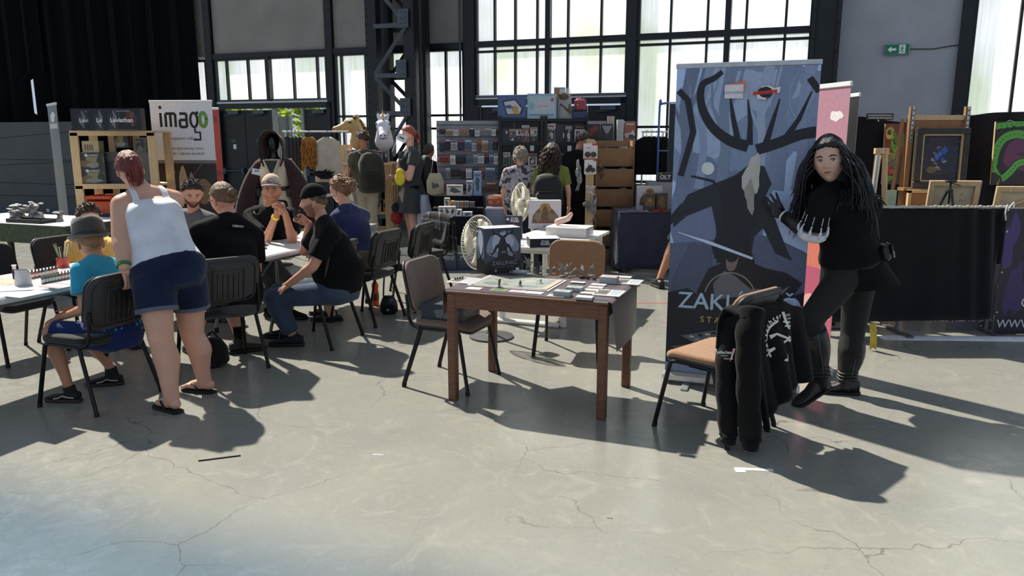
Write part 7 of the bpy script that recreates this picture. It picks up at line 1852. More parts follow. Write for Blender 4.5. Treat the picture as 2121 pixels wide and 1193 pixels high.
# hanging soft toys, tote, plastic bags, price card
yt = thing('yellow_pouch','plain yellow plush pouch hanging at the rack post','pouch',AY(829,385,10.9));b = MB();b.ell((0,0,.10),(.075,.05,.10));b.ell((0,-.01,.19),(.055,.045,.055));remesh(b,.01,4).build('body',mat('yellow_plush',(232,206,60),.95,0,.1,60,.3,300),yt,True);MB().tube([(0,0,.22),(0,0,.42)],.003,5).build('cord',M_BLACK,yt)
rh = thing('plush_toy','red and black plush hanging low on the rack post','toy',AY(822,465,11.1));b = MB();b.ell((0,0,.10),(.09,.07,.10));b.build('body',mat('red_plush',(140,34,36),.9,0,.2,40),rh,True);b = MB();b.ell((0,0,.24),(.07,.06,.08));b.build('head',mat('black_plush',(24,20,24),.9),rh,True);MB().tube([(0,0,.3),(.01,0,.52)],.004,5).build('cord',M_BLACK,rh)
pc = thing('price_card','white price card on a stick held up before the red-haired woman','sign',AY(825,302,11.0));c_ = M4.Rotation(.45,4,'Y');MB().box((0,0,.12),(.14,.004,.10),c_).build('card',M_WHITE,pc);MB().tube([(-.09,0,-.08),(-.01,0,.10)],.004,5).build('stick',M_WHITE,pc);MB().box((0,-.003,.12),(.07,.002,.02),c_).build('print',mat('blue_ink',(60,70,120),.6),pc)
tt = thing('tote_bag','beige canvas tote with a dark print hanging beside the peg display','bag',AY(902,405,10.9));C_TOTE = cloth('beige_canvas',(176,164,142),.4,14)
MB().loft([[(w * math.cos(a),d * math.copysign(abs(math.sin(a)) ** .7,math.sin(a)),z) for a in [2 * math.pi * i / 20 for i in range(20)]] for w,d,z in ((.06,.02,0),(.12,.05,.04),(.125,.055,.20),(.08,.04,.31))],True).build('body',C_TOTE,tt,60);MB().tube(curve([(-.06,-.02,.29),(-.02,-.02,.5),(0,0,.56),(.02,-.02,.5),(.06,-.02,.29)],4),.012,6,flat=.4).build('handle',C_TOTE,tt)
a = Art(.12,.12);a.blob(.5,.5,.3,.4,(70,72,80),4,.8);a.build(tt,T(-.06,-.056,.08) @ FACE)
wb = thing('plastic_bag','long white plastic bag at the red-haired woman\'s side','bag',AY(881,470,11.0));MB().sheet(lambda u,v: ((.11 + .02 * math.sin(v * 5)) * math.cos(2 * math.pi * u) * (1 - .35 * v),.05 * math.sin(2 * math.pi * u) + .01 * math.sin(14 * u),.46 * v),26,10,.002).build('body',mat('bluish_plastic_film',(196,202,222),.4,0,.06,9,.5,14,trans=.35),wb,True)
wb = thing('plastic_bag','clear plastic bag of goods held by the man with the backpack','bag',AY(722,440,11.2));MB().sheet(lambda u,v: (.13 * math.cos(2 * math.pi * u) * (1 - .5 * v ** 2),.07 * math.sin(2 * math.pi * u),.34 * v + .01 * math.sin(u * 19)),24,10,.002).build('body',mat('clear_film',(206,204,198),.25,0,.1,9,.8,20,trans=.4),wb,True)
# ---- peg display board with hanging packs
BY = 11.3;bxm,bx0,bx1 = AY(969,350,BY).x,AY(906,350,BY).x,AY(1033,350,BY).x
pb_ = thing('peg_display','grey slat display board full of small hanging packs','display board',(bxm,BY,0));zt = zy(250,BY)
MB().box((0,.02,zt / 2 + .05),(bx1 - bx0,.03,zt - .1)).build('panel',mat('grey_board',(142,142,146),.5),pb_);MB().box((0,.1,.03),(bx1 - bx0,.45,.06)).build('foot',M_STEELG,pb_)
for k in range(20): MB().box((0,.002,zt - .06 - .085 * k),(bx1 - bx0,.008,.012)).build('slat_groove',M_STEELG,pb_)
R_ = random.Random(33);side_n = ('column side','shelf side')
cols_ = dict(grey=(150,152,156),white=(226,224,220),silver=(186,186,190),black=(40,40,46),navy=(44,54,84),brown=(120,84,60),red=(150,66,54),blue=(96,122,150),olive=(100,104,84),tan=(170,140,110))
rows = ((264,283),(288,315),(318,341),(346,372),(377,399),(403,428))
for ri,(ya,yb_) in enumerate(rows):
    n = 10;x = 908 + R_.uniform(0,3);i = 0
    while x < 1028 and i < 12:
        w = R_.uniform(9,15) if R_.random() > .12 else 22;cn = R_.choice(list(cols_));c = cols_[cn];h0 = ya + R_.uniform(0,4);h1 = yb_ - R_.uniform(0,6)
        pa,pb2 = AY(x,h1,BY - .07),AY(min(1032,x + w),h0,BY - .07);ww,hh = (pb2.x - pa.x) * .93,pb2.z - pa.z
        t = thing('hanging_pack','%s hanging pack, %s from the column in the %s row of the peg display' % (cn,ords[i],ords[ri]),'pack',(pa.x + ww / 2,BY - .07,pa.z),R_.uniform(-.12,.12),'small packs on the peg display')
        MB().box((0,0,hh / 2),(ww,.004,hh)).build('card',mat('packcard_' + cn,c,.5),t);MB().box((0,-.012,hh * .4),(ww * .72,.022,hh * .5),None,.006).build('blister',mat('blister_' + cn,tuple(max(0,int(v * .72)) for v in c),.25),t)
        MB().box((0,-.003,hh * .88),(ww * .9,.003,hh * .14)).build('header',mat('hdr_%d' % (i % 3),((176,80,62),(196,192,186),(70,72,84))[i % 3],.5),t);MB().tube([(0,-.03,hh * .97),(0,.075,hh * .99)],.0025,5).build('peg',M_ALU,t)
        x += w * 1.02;i += 1
# ---- black steel shelving
KY = 11.2;kx = lambda px,Y=KY: AY(px,300,Y).x;ks = thing('black_shelving','black shelving unit crowded with toys and boxed figures','shelf',(kx(1125),KY,0));ox = kx(1125)
for px in (1036,1122,1130,1216):
    for y_ in (0,.42): MB().box((kx(px) - ox,y_,zy(240,KY) / 2),(.045,.03,zy(240,KY))).build('post',M_BLACK,ks)
SHZ = [zy(q,KY) for q in (246,294,344,398)] + [.3]
for z in SHZ: MB().box((0,.21,z - .02),(kx(1220) - kx(1033),.46,.04)).build('shelf_board',M_BLACK,ks)
g = 'toys on the black shelving'
def frame_art(a): a.rect(0,0,1,1,(76,98,140));a.poly([(.15,.75),(.62,.85),(.92,.42),(.82,.15),(.3,.15)],(60,58,62));a.poly([(.22,.7),(.6,.78),(.84,.42),(.76,.2),(.34,.2)],(196,196,204));a.blob(.38,.5,.12,.1,(70,90,130),3,.6);a.blob(.62,.36,.12,.16,(190,150,70),5,.4);a.rect(0,0,1,.08,(40,56,100))
def pastel(a): a.rect(0,0,1,1,(150,176,196));a.rect(.05,.1,.95,.9,(176,196,204));a.poly([(.3,.3),(.78,.4),(.8,.75),(.34,.65)],(196,196,206));a.stroke([(.35,.45),(.5,.52),(.7,.5)],.01,(206,150,166));a.blob(.85,.75,.06,.07,(190,80,90),2);a.blob(.15,.5,.07,.2,(130,180,180),4,.5);a.rect(.06,.12,.9,.18,(110,130,150))
zt = SHZ[0] + .0015
pbox('toy_box','blue boxed drawing tablet on top of the black shelving','box',1031,191,1090,240,KY,.09,(70,90,130),frame_art,g,z=zt);pbox('toy_box','pale pastel boxed drawing board on top of the black shelving','box',1092,188,1153,240,KY,.09,(160,180,190),pastel,g,z=zt)
pbox('picture_card','small framed orange picture standing behind the toys','picture',1147,174,1171,240,KY + .25,.02,(110,112,108),lambda a: (a.rect(0,0,1,1,(132,134,128)),a.rect(.25,.68,.72,.92,(206,112,50))),g,z=zt)
pl = thing('bagged_plush','brown plush creature sealed in a clear bag on the top shelf','toy',AY(1171,240,KY));pl.location.z = zt;b = MB();b.ell((0,.1,.13),(.075,.06,.13));b.ell((-.01,.08,.30),(.075,.07,.07));b.cap_limb((-.06,.05,.2),(.03,-.0,.12),.02,.018);b.cap_limb((.06,.05,.2),(.07,0,.08),.02,.018)
for s in (-1,1): b.ell((s * .07,.09,.33),(.03,.02,.03))
remesh(b,.011,3).build('plush',mat('brown_plush',(110,88,72),.95,0,.2,40,.3,200),pl,True);MB().sheet(lambda u,v: ((.11 - .03 * v) * math.cos(2 * math.pi * u),.1 + .10 * math.sin(2 * math.pi * u) * (1 - .4 * v),.002 + .42 * v + .012 * math.sin(u * 25) * v),26,10,.001).build('clear_bag',glass('clear_bag',(236,238,242),.22,.12),pl,True)
pl = thing('doll_pouch','dusty pink doll-sized rucksack at the end of the top shelf','toy',AY(1203,240,KY));pl.location.z = zt;MB().box((0,.1,.20),(.17,.12,.19),None,.04).build('bag',mat('dusty_pink',(150,74,84),.7),pl);MB().box((0,.03,.16),(.12,.03,.08),None,.015).build('pocket',mat('dusty_pink',(150,74,84),.7),pl);MB().box((0,.1,.052),(.22,.14,.10),None,.006).build('stand_box',mat('navy_stand',(60,74,104),.6),pl);MB().tube(curve([(-.04,.1,.29),(0,.1,.33),(.04,.1,.29)],4),.006,6).build('handle',mat('dusty_pink',(150,74,84),.7),pl)
WP_ = [(206,204,202),(60,62,70),(150,90,70),(100,116,110),(180,172,160),(44,44,52)]
spec = [(1,[(1039,16,28),(1055,13,26),(1069,11,26),(1081,15,34),(1098,15,30)]),(1,[(1134,17,38),(1152,17,36),(1170,16,34),(1190,22,36)]),(2,[(1042,15,28),(1059,13,22),(1074,17,30),(1094,18,26)]),(2,[(1134,20,28),(1158,18,26),(1180,22,30)]),(3,[(1041,16,30),(1060,18,28),(1082,20,30),(1136,20,28),(1160,22,30)])]
nm = {0: 'second',1: 'second',2: 'third',3: 'fourth'};cnt = {}
for si,items in spec:
    for (px,w,h) in items:
        i = cnt.get(si,0);cnt[si] = i + 1;sd = si * 20 + i;z = SHZ[si] + .0015;c = WP_[sd % 6];py = (294,294,344,398)[si]
        h1 = h / 2 if (w < 16 and h > 24 and si == 1) else h
        pbox('figure_box','%s boxed figure from the peg display on the %s shelf of the black unit' % (ords[i],nm[si]),'box',px,py - h1,px + w,py,KY + .03,.12,c,lambda a,s_=sd: (rart(s_,WP_)(a),a.rect(.15,.1,.85,.62,(50,50,56)),a.blob(.5,.36,.22,.2,WP_[(s_ + 3) % 6],s_)),'boxed figures on the black shelving',z=z)
        if h1 != h:
            hh = AY(0,py - h1,KY + .03).z - AY(0,py,KY + .03).z
            pbox('figure_box','boxed figure stacked on the %s one of the second shelf' % ords[i],'box',px,py - h1,px + w,py,KY + .03,.12,WP_[(sd + 2) % 6],rart(sd + 50,WP_),'boxed figures on the black shelving',z=z + hh + .001)
# boxes beside the shelving, on a lower counter
ct = thing('counter','dark counter behind the cardboard bins','counter',(AY(1268,300,11.0).x,11.0,0));zc = zy(292,11.0);MB().box((0,.2,zc - .02),(.75,.45,.04)).build('top',M_STEELG,ct);MB().box((0,.2,(zc - .04) / 2),(.7,.4,zc - .04)).build('body',M_BLACK,ct)
g = 'boxes on the dark counter';zc += .0015
pbox('art_box','red and black art print box on the counter','box',1217,256,1243,291,10.85,.05,(30,24,26),lambda a: (a.rect(0,0,1,1,(34,26,28)),a.blob(.5,.6,.35,.3,(120,50,36),2,.5),a.blob(.6,.4,.2,.2,(60,30,30),3)),g,z=zc);pbox('art_box','grey and black art print box on the counter','box',1244,256,1270,291,10.85,.05,(30,30,32),lambda a: (a.rect(0,0,1,1,(36,38,40)),a.poly([(.1,.9),(.5,.3),(.95,.9)],(140,144,146)),a.blob(.6,.3,.2,.2,(50,56,50),3)),g,z=zc)
pbox('figure_box','tall white figure box at the window end of the counter','box',1278,247,1292,291,10.9,.1,(200,198,196),lambda a: a.rect(.1,.05,.9,.95,(176,176,178)),g,z=zc);pbox('figure_box','window-fronted collector box next to the tall white one','box',1293,250,1317,291,10.9,.1,(190,186,182),rart(77,WP_),g,z=zc);pbox('figure_box','pink and green box behind the art prints','box',1258,240,1273,291,11.05,.08,(170,150,140),lambda a: (a.rect(0,0,1,1,(176,150,140)),a.rect(.6,0,1,1,(150,176,140))),g,z=zc);pbox('figure_box','wide grey box lying behind the art prints','box',1217,250,1257,291,11.1,.15,(150,150,152),None,g,z=zc)
# ---- cardboard bin tower and the goggles hanging beside it
CY = 10.2;cx0,cx1 = AY(1236,400,CY).x,AY(1311,400,CY).x;cw = cx1 - cx0
bt = thing('cardboard_bins','tower of open brown cardboard bins beside the man in black','bin rack',((cx0 + cx1) / 2,CY,0))
MB().box((0,.42,.82),(cw,.02,1.64)).build('back_panel',M_CARD,bt)
for s in (-1,1): MB().box((s * (cw / 2 + .004),.22,.82),(.008,.42,1.64)).build('side_panel',M_CARD,bt)
tops = [zy(q,CY) for q in (307,350,392,434,476,516)]
for i,z in enumerate(tops):
    b = MB();zb = z - .235;b.add([(-cw / 2,.0,z),(cw / 2,0,z),(cw / 2,.10,zb),(-cw / 2,.10,zb),(-cw / 2,.012,z),(cw / 2,.012,z),(cw / 2,.112,zb),(-cw / 2,.112,zb)],[(0,3,2,1),(4,5,6,7),(0,1,5,4),(3,7,6,2)]);b.build('bin_front',M_CARD,bt);MB().box((0,.26,max(.01,zb)),(cw,.31,.01)).build('bin_floor',M_CARD,bt)
    for s in (-1,1): MB().add([(s * cw / 2,0,z),(s * cw / 2,.42,z + .03),(s * cw / 2,.10,z - .03)],[(0,1,2),(2,1,0)]).build('bin_flap',M_CARD,bt)
R_ = random.Random(8)
for i,z in enumerate(tops):
    for k in range(3):
        t = thing('folded_garment','%s folded item in the %s cardboard bin' % (('dark','black','grey')[k],('top','second','third','fourth','fifth','lowest')[i]),'garment',((cx0 + cx1) / 2 + (-.13 + .13 * k),CY + .22,z - .12),R_.uniform(-.4,.4),'folded goods in the bins');b = MB();b.box((0,0,.07),(.115,.2,.13),None,.03);b.build('cloth',cloth('bin_cloth_%d' % k,((40,38,40),(24,24,28),(150,148,146))[k],.5),t)
hs = thing('gadget_stand','pine post stand with hooks for goggle packs','stand',(AY(1222,400,9.8).x,9.85,0));MB().box((0,.03,.83),(.10,.04,1.66)).build('post',M_PINE,hs);MB().box((0,.06,.02),(.4,.3,.04)).build('foot',M_PINE,hs)
g = 'goggle packs on the pine post'
def gpack(label,x0,y0,x1,y1,Y,art):
    a_,b_ = AY(x0,y1,Y),AY(x1,y0,Y);w,h = b_.x - a_.x,b_.z - a_.z;t = thing('goggle_pack',label,'pack',((a_.x + b_.x) / 2,Y,a_.z),0,g);MB().box((0,0,h / 2),(w,.006,h)).build('card',mat('pack_white',(214,210,206),.5),t);a = Art(w,h);art(a);a.build(t,T(-w / 2,-.003,0) @ FACE)
    for s in (-1,1): MB().lathe([(w * .2,0),(w * .2,.03),(w * .13,.032),(w * .12,.02)],14,T(s * w * .21,-.004,h * .3) @ M4.Rotation(math.pi / 2,4,'X')).build('goggle_cup',mat('brass_goggles',(84,66,50),.4,.4),t,40)
    MB().tube([(0,0,h),(0,.06,h + .01)],.003,5).build('hook',M_ALU,t);return t
rw = lambda a: (a.rect(0,0,1,1,(222,218,214)),a.rect(.62,.86,1,1,(200,60,60)),a.rect(0,0,1,.06,(200,60,60)),a.rect(.2,.7,.5,.74,(170,60,60)))
gpack('upper white goggle pack on the pine post',1208,297,1238,330,9.7,rw)
gpack('lower white eyepatch pack on the pine post',1210,331,1235,361,9.68,lambda a: (a.rect(0,0,1,1,(224,222,218)),a.rect(.75,.9,1,1,(200,60,60)),a.stroke([(.3,.8),(.5,.45),(.75,.12)],.003,(40,34,30)),a.blob(.48,.5,.2,.16,(52,50,40),2,.1)))
for i,(x0,y0,x1,y1,c,w_) in enumerate(((1192,330,1206,395,(150,156,160),'clear bag of silver gadgets'),(1213,382,1235,404,(206,204,204),'white card with brown goggles'),(1206,405,1222,440,(130,130,128),'bundle of silver chains'),(1222,400,1236,460,(150,150,150),'steel tool set'),(1236,340,1252,372,(66,48,38),'brown leather mask with dangling straps'))):
    a_,b_ = AY(x0,y1,9.72),AY(x1,y0,9.72);w,h = b_.x - a_.x,b_.z - a_.z;t = thing('hanging_accessory',w_ + ' hanging on the pine post','accessory',((a_.x + b_.x) / 2,9.72,a_.z),0,'costume accessories on the pine post');b = MB();R2 = random.Random(i)
    for k in range(7): b.ell((R2.uniform(-.35,.35) * w,R2.uniform(-.02,.02),R2.uniform(.15,.85) * h),(w * R2.uniform(.15,.3),.02,h * R2.uniform(.08,.16)),nu=10,nv=6)
    for k in range(3): b.tube(curve([(R2.uniform(-.3,.3) * w,-.02,h * .8),(R2.uniform(-.5,.5) * w,-.03,h * .4),(R2.uniform(-.5,.5) * w,-.02,0)],4),.005,5)
    b.build('pieces',mat('acc_%d_%d_%d' % c,c,.35,.3 if i in (0,2,3) else 0),t,True);MB().tube([(0,0,h * .9),(0,.06,h)],.003,5).build('hook',M_ALU,t)
# ---- stepped goods table with black cloth
GY = 10.0;gx = lambda px: AY(px,430,GY).x;C_DRP = cloth('black_table_cloth',(12,13,20),.4,8)
st = thing('display_table','stepped display table under a black cloth in front of the peg display','table',(gx(945),GY,0));z1_ = zy(449,GY);wt = gx(1000) - gx(893)
for nmz,y0,z in (('lower_step',0,z1_),('middle_step',.25,zy(431,GY + .25)),('upper_step',.5,zy(406,GY + .5))): MB().box((0,y0 + .13,z / 2 + .02),(wt,.25,z - .04)).build(nmz,C_DRP,st)
MB().sheet(lambda u,v: ((u - .5) * wt * (1 + .05 * (1 - v)),-.012 - .02 * math.sin(u * 24) * (1 - v),.06 + (z1_ - .06) * v),40,8,.004).build('front_drape',C_DRP,st,True)
g = 'small boxed goods on the stepped table'
z1b,z2b,z3b = z1_ + .0015,zy(431,GY + .25) + .0015,zy(406,GY + .5) + .0015
for lab,x0,y0,x1,y1,Y,z,c in (('white card game leaning at the aisle end of the front step',908,429,920,449,10.04,z1b,(206,206,206)),('red-dotted white card game on the front step',920,429,932,449,10.04,z1b,(214,200,198)),('second red-dotted card game on the front step',932,429,943,449,10.04,z1b,(210,198,196)),('plain white small box on the front step',944,435,956,449,10.04,z1b,(214,212,208)),('flat pile of white packs at the end of the front step',958,440,978,449,10.04,z1b,(190,194,196)),
        ('cream dice box on the middle step',920,411,931,431,10.28,z2b,(190,182,168)),('orange pot on the middle step',932,417,941,431,10.28,z2b,(206,150,50)),('blue and white round-fronted box on the middle step',942,418,951,431,10.28,z2b,(110,130,160)),('brown round-fronted box on the middle step',952,418,960,431,10.28,z2b,(150,110,80)),('grey ringed box on the middle step',961,418,971,431,10.28,z2b,(110,108,104)),('dark ringed box at the end of the middle step',972,419,983,431,10.28,z2b,(80,82,84)),
        ('stack of white dice trays on the upper step',925,384,958,406,10.53,z3b,(190,186,180)),('leaning grey booklet on the upper step',966,376,979,406,10.6,z3b,(176,178,184)),('tall blue and white lizard-print box on the upper step',981,356,997,406,10.55,z3b,(120,150,190))):
    sd = sum(map(ord,lab)) % 97
    pbox('small_box',lab,'box',x0,y0,x1,y1,Y,.1,c,(lambda a,c=c,sd=sd: (a.rect(.04,.04,.96,.96,c),a.blob(.5,.5,.3,.25,(120,60,50) if 'red' in str(c) else (70,76,86),sd,.4),a.rect(.1,.8,.9,.9,(90,96,110)))),g,z=z)
    if 'dice trays' in lab: pass
g = 'toy packs on the floor under the stepped table'
def minib(a): a.rect(0,0,1,1,(58,66,82));a.rect(0,.72,1,1,(92,110,90));a.rect(0,.66,1,.72,(176,178,176));a.text('MINI',.5,.42,a.w * .34,(150,160,176),bold=.03,shear=.15);a.rect(0,0,1,.1,(50,56,100))
fz = lambda y1,Y: 0.004
for lab,x0,x1,Y,art in (('blue MINI pack standing beside the yellow toy blister',909,945,9.75,minib),('second blue MINI pack next to the fan',947,984,9.78,minib)): pbox('toy_pack',lab,'box',x0,491,x1,541,Y,.06,(50,58,80),art,g,z=.004)
pbox('toy_pack','clear blue blister with a yellow figure at the outer end','box',886,493,908,539,9.72,.05,(120,140,160),lambda a: (a.rect(0,0,1,1,(110,130,156)),a.rect(.15,.05,.85,.7,(150,164,170)),a.blob(.5,.25,.25,.2,(190,180,80),3,.3),a.blob(.5,.5,.12,.08,(60,60,60),4)),g,z=.004)
pbox('snack_crate','open crate of orange and white packets beyond the fan','box',1012,405,1052,428,10.3,.2,(150,100,70),rart(5,[(190,110,70),(206,190,160),(150,70,50)]),None)
gb = thing('fabric_cube','grey-blue fabric storage cube behind the fans','box',AY(1032,430,10.2));gb.location.z = 0;zt = zy(429,10.2);MB().box((0,.1,zt / 2),(.34,.34,zt),None,.02).build('body',cloth('grey_blue_cube',(120,128,150),.3),gb);MB().lathe([(.035,0),(.035,.01),(.026,.012)],16,T(.1,-.072,zt * .6) @ M4.Rotation(math.pi / 2,4,'X')).build('grommet',M_BLACK,gb)
# ---- fans
M_FANW = mat('cream_plastic',(222,216,196),.45,0,.05,8)
def fan(label,c,face,r,floor=True,z0=0.0,ty=0.0):
    t = thing('pedestal_fan',label,'fan',(c.x,c.y,z0),0,'cream pedestal fans');ch = c.z - z0;B = basis(face,(0,0,1),(0,0,ch))
    gd = MB()
    for k in range(44):
        a = 2 * math.pi * k / 44;d = V((math.cos(a),0,math.sin(a)));gd.tube(curve([d * .05 * 1 + V((0,.075,0)),d * r * .6 + V((0,.065,0)),d * r + V((0,.0,0)),d * r * .6 + V((0,-.07,0)),d * .05 + V((0,-.085,0))],3),.0016,4)
    for q,yy in ((1,0),(.75,.05),(.45,.07),(.75,-.055)): gd.tube([V((math.cos(a) * r * q,yy,math.sin(a) * r * q)) for a in [2 * math.pi * i / 40 for i in range(41)]],.0035 if q == 1 else .002,5)
    MB().join(gd,B).build('guard',M_FANW,t)
    hub = MB().lathe([(.045,-.02),(.045,.02),(.02,.035)],18,M4.Rotation(-math.pi / 2,4,'X'));MB().join(hub,B).build('hub',M_FANW,t,40)
    for k in range(3):
        a0 = 2 * math.pi * k / 3;bl_ = MB().sheet(lambda u,v: (lambda rr,aa: (rr * math.cos(aa),.03 * (u - .5),rr * math.sin(aa)))(lerp(.04,r * .86,v),a0 + (u - .5) * (1.1 + .5 * v)),8,6,.003);MB().join(bl_,B).build('blade',M_FANW,t,True)
    mo = MB().lathe([(.03,0),(.06,.02),(.062,.10),(.04,.13)],16,M4.Translation((0,-.08,0)) @ M4.Rotation(math.pi / 2,4,'X'));MB().join(mo,B).build('motor',M_FANW,t,40)
    pp = B @ V((0,-.14,-.03));MB().tube([(pp.x,pp.y,.02),pp],.016,10).build('pole',M_FANW,t,True);MB().lathe([(.19,0),(.19,.015),(.05,.035),(.02,.08)],24,T(pp.x,pp.y,0)).build('base',mat('grey_fan_base',(74,76,78),.4),t,40)
    return t
fan('cream pedestal fan right behind the dark board game box',AY(990,502,6.3),(-.75,-.62,.12),.225)
fan('cream fan turned edgeways behind the white desk',AY(1078,420,8.35),(-.93,-.30,.05),.215)
# ---- white desk
DM = M4(((-WU.x,WV.x,0,.50),(-WU.y,WV.y,0,6.60),(0,0,1,0),(0,0,0,1)))
dk = base('white_desk',M4(((WU.x,WV.x,0,.50),(WU.y,WV.y,0,6.60),(0,0,1,0),(0,0,0,1))));tag(dk,'white office desk behind the game table with boxes on top','desk')
M_DESK = mat('white_laminate',(216,214,208),.4,0,.03,6)
MB().box((-.375,.72,.714),(.75,1.44,.03),None,.006).build('desk_top',M_DESK,dk)
for x,y_ in ((-.08,.10),(-.67,.10),(-.08,1.34),(-.67,1.34)): MB().box((x,y_,.35),(.05,.05,.70),None,.008).build('leg',M_DESK,dk)
for y_ in (.10,1.34): MB().box((-.375,y_,.68),(.6,.04,.04)).build('rail',M_DESK,dk);MB().box((-.42,y_ - .02,.02),(.62,.07,.04),None,.012).build('foot_bar',M_DESK,dk)
z_ = .7305
g = 'boxes on the white desk'
sw = lambda sz: (lambda a: (a.rect(0,0,1,1,(42,36,56)),a.blob(.45,.4,.3,.25,(90,66,96),2),a.stroke([(.2,.2),(.7,.6)],.004,(190,90,120)),a.text('STAR',.55,.84,a.w * sz,(214,210,216),bold=.03),a.text('WARS',.55,.73,a.w * sz,(214,210,216),bold=.03),a.disc(.13,.86,.014,(206,206,206))))
pz = onT(1064,494,z_);carton('game_box','upright purple-black game box on the white desk','box',M4.Translation((pz.x,pz.y,z_)) @ rotz(-.1) @ T(0,.04,0),.155,.08,.215,M_DKBOX,(('front',sw(.2)),),g)
pz = onT(1129,512,z_);carton('game_box','low dark blue game box lying at the desk front','box',M4.Translation((pz.x,pz.y,z_)) @ rotz(RW * -.3) @ T(0,.11,0),.27,.22,.075,mat('dark_blue_box',(24,26,46),.4),(('front',lambda a: (a.rect(0,0,1,1,(26,28,48)),a.text('STAR',.5,.52,.030,(206,206,214),bold=.03),a.text('WARS',.5,.22,.030,(206,206,214),bold=.03))),('top',lambda a: a.rect(0,0,1,1,(196,204,214)))),g)
def gold(a): a.rect(0,0,1,1,(190,186,190));a.poly([(.08,.2),(.12,.48),(.28,.7),(.4,.78),(.6,.78),(.74,.68),(.9,.46),(.94,.2)],(96,66,48));a.blob(.5,.72,.17,.2,(150,112,50),4,.1);a.blob(.5,.62,.09,.18,(84,62,40),5,.1);a.blob(.28,.42,.13,.15,(120,108,86),6,.4);a.blob(.72,.42,.13,.15,(116,100,88),7,.4);a.rect(.3,.27,.7,.31,(150,70,46));a.rect(.44,.08,.56,.11,(40,40,40))
pz = onT(1129,474,z_);carton('game_box','white upright box with a golden crowned statue on the white desk','box',M4.Translation((pz.x,pz.y,z_)) @ rotz(.05) @ T(0,.05,0),.34,.10,.30,mat('pale_box',(196,192,194),.5),(('front',gold),),g)
og = thing('parts_organizer','clear plastic compartment box on the white desk corner','organizer',onT(1182,492,z_) + V((0,.12,0)),RW);MB().box((0,0,.004),(.40,.27,.008)).build('floor_panel',glass('clear_organizer',(230,228,230),.45),og)
for x in (-.2,-.1,0,.1,.2): MB().box((x,0,.045),(.006,.27,.09)).build('divider',glass('clear_organizer',(230,228,230),.45),og)
for y_ in (-.135,0,.135): MB().box((0,y_,.045),(.40,.006,.09)).build('divider',glass('clear_organizer',(230,228,230),.45),og)
MB().box((0,0,.094),(.41,.28,.008)).build('lid',M_WHITE,og)
R_ = random.Random(6);zp = .099
ps = thing('plush_slipper','pale pink slipper-like pouch lying on the organizer','pouch',onT(1168,470,z_ + zp) + V((0,.1,0)),-.5);b = MB();b.cap_limb((-.06,0,.035),(.05,.0,.075),.035,.03);b.cap_limb((.05,0,.075),(.085,0,.12),.028,.02);remesh(b,.008,3).build('body',mat('pale_pink',(206,172,160),.7),ps,True)
for i,(px,py,w,d) in enumerate(((1090,487,.22,.15),(1085,500,.18,.13),(1165,503,.16,.10),(1062,507,.2,.14))): paper(('pink-white leaflet behind the low blue box','blue-white leaflet at the desk\'s fan side','white booklet beside the organizer','grey cards at the desk\'s front corner')[i],px,py,w,d,RW + .1 * i,((206,196,198),(176,184,196),(210,208,206),(150,152,160))[i],z_,'papers on the white desk')
# ---- cloth-covered table and rack beside the tall banner
TY = 9.6;c0,c1 = AY(1283,500,TY).x,AY(1500,500,TY).x;zt = zy(440,TY)
ctb = thing('covered_table','table under a slate grey cloth behind the tall banner','table',((c0 + c1) / 2,TY,0));C_SLATE = cloth('slate_cloth',(54,56,72),.4,6);wt = c1 - c0
MB().box((0,.38,zt - .02),(wt,.76,.03)).build('table_top',M_TOP,ctb)
def cl(u,v):
    # around the front and left side
    s = lerp(-.76,wt,u);dz = (1 - v) * (zt - .05)
    if s < 0: x,y_,nx,ny = -wt / 2,-s,-1,0
    else: x,y_,nx,ny = -wt / 2 + s,0,0,-1
    k = (1 - v);w_ = .014 + .03 * k + .016 * math.sin(s * 18) * k; 
    return (x + nx * w_,y_ + ny * w_,zt - dz)
MB().sheet(cl,70,8,.004).build('cloth_skirt',C_SLATE,ctb,True);MB().box((0,.38,zt + .001),(wt + .03,.80,.005)).build('cloth_top',C_SLATE,ctb)
for x in (-1,1): MB().box((x * (wt / 2 - .08),.38,zt / 2 - .02),(.04,.6,zt - .05)).build('leg',M_GREYM,ctb)
zb = zt + .0045;g = 'games on the slate cloth'
pbox('board_game','white boxed game with a statue picture on the slate cloth','box',1319,387,1372,437,TY + .25,.08,(190,188,192),gold,g,z=zb);pbox('board_game','brown-gold game box in front of the white statue box','box',1334,401,1358,438,TY + .12,.08,(70,60,54),lambda a: (a.rect(0,0,1,1,(72,64,62)),a.blob(.5,.5,.35,.3,(120,92,56),3,.3),a.blob(.5,.6,.15,.12,(150,120,60),4)),g,z=zb);pbox('board_game','second brown-gold game box near the tall banner','box',1359,401,1383,438,TY + .12,.08,(64,58,56),lambda a: (a.rect(0,0,1,1,(66,62,64)),a.blob(.5,.5,.35,.3,(112,86,54),5,.3)),g,z=zb)
for i,(x0,x1) in enumerate(((1352,1368),(1370,1386))): pbox('card_pack',('first','second')[i] + ' red card pack at the slate cloth edge','box',x0,437,x1,441,TY + .02,.09,(150,40,44),None,'red card packs on the slate cloth',z=zb)
for i,px in enumerate((1310,1332)): 
    t = thing('leaflet_pile',('outer','inner')[i] + ' thin leaflet pile at the slate cloth edge','paper',(AY(px,440,TY + .05).x,TY + .08,zb),.1 * i,'leaflets on the slate cloth');MB().box((0,0,.005),(.13,.10,.01)).build('sheets',mat('leaflet_%d' % i,((120,116,136),(150,120,150))[i],.5),t)
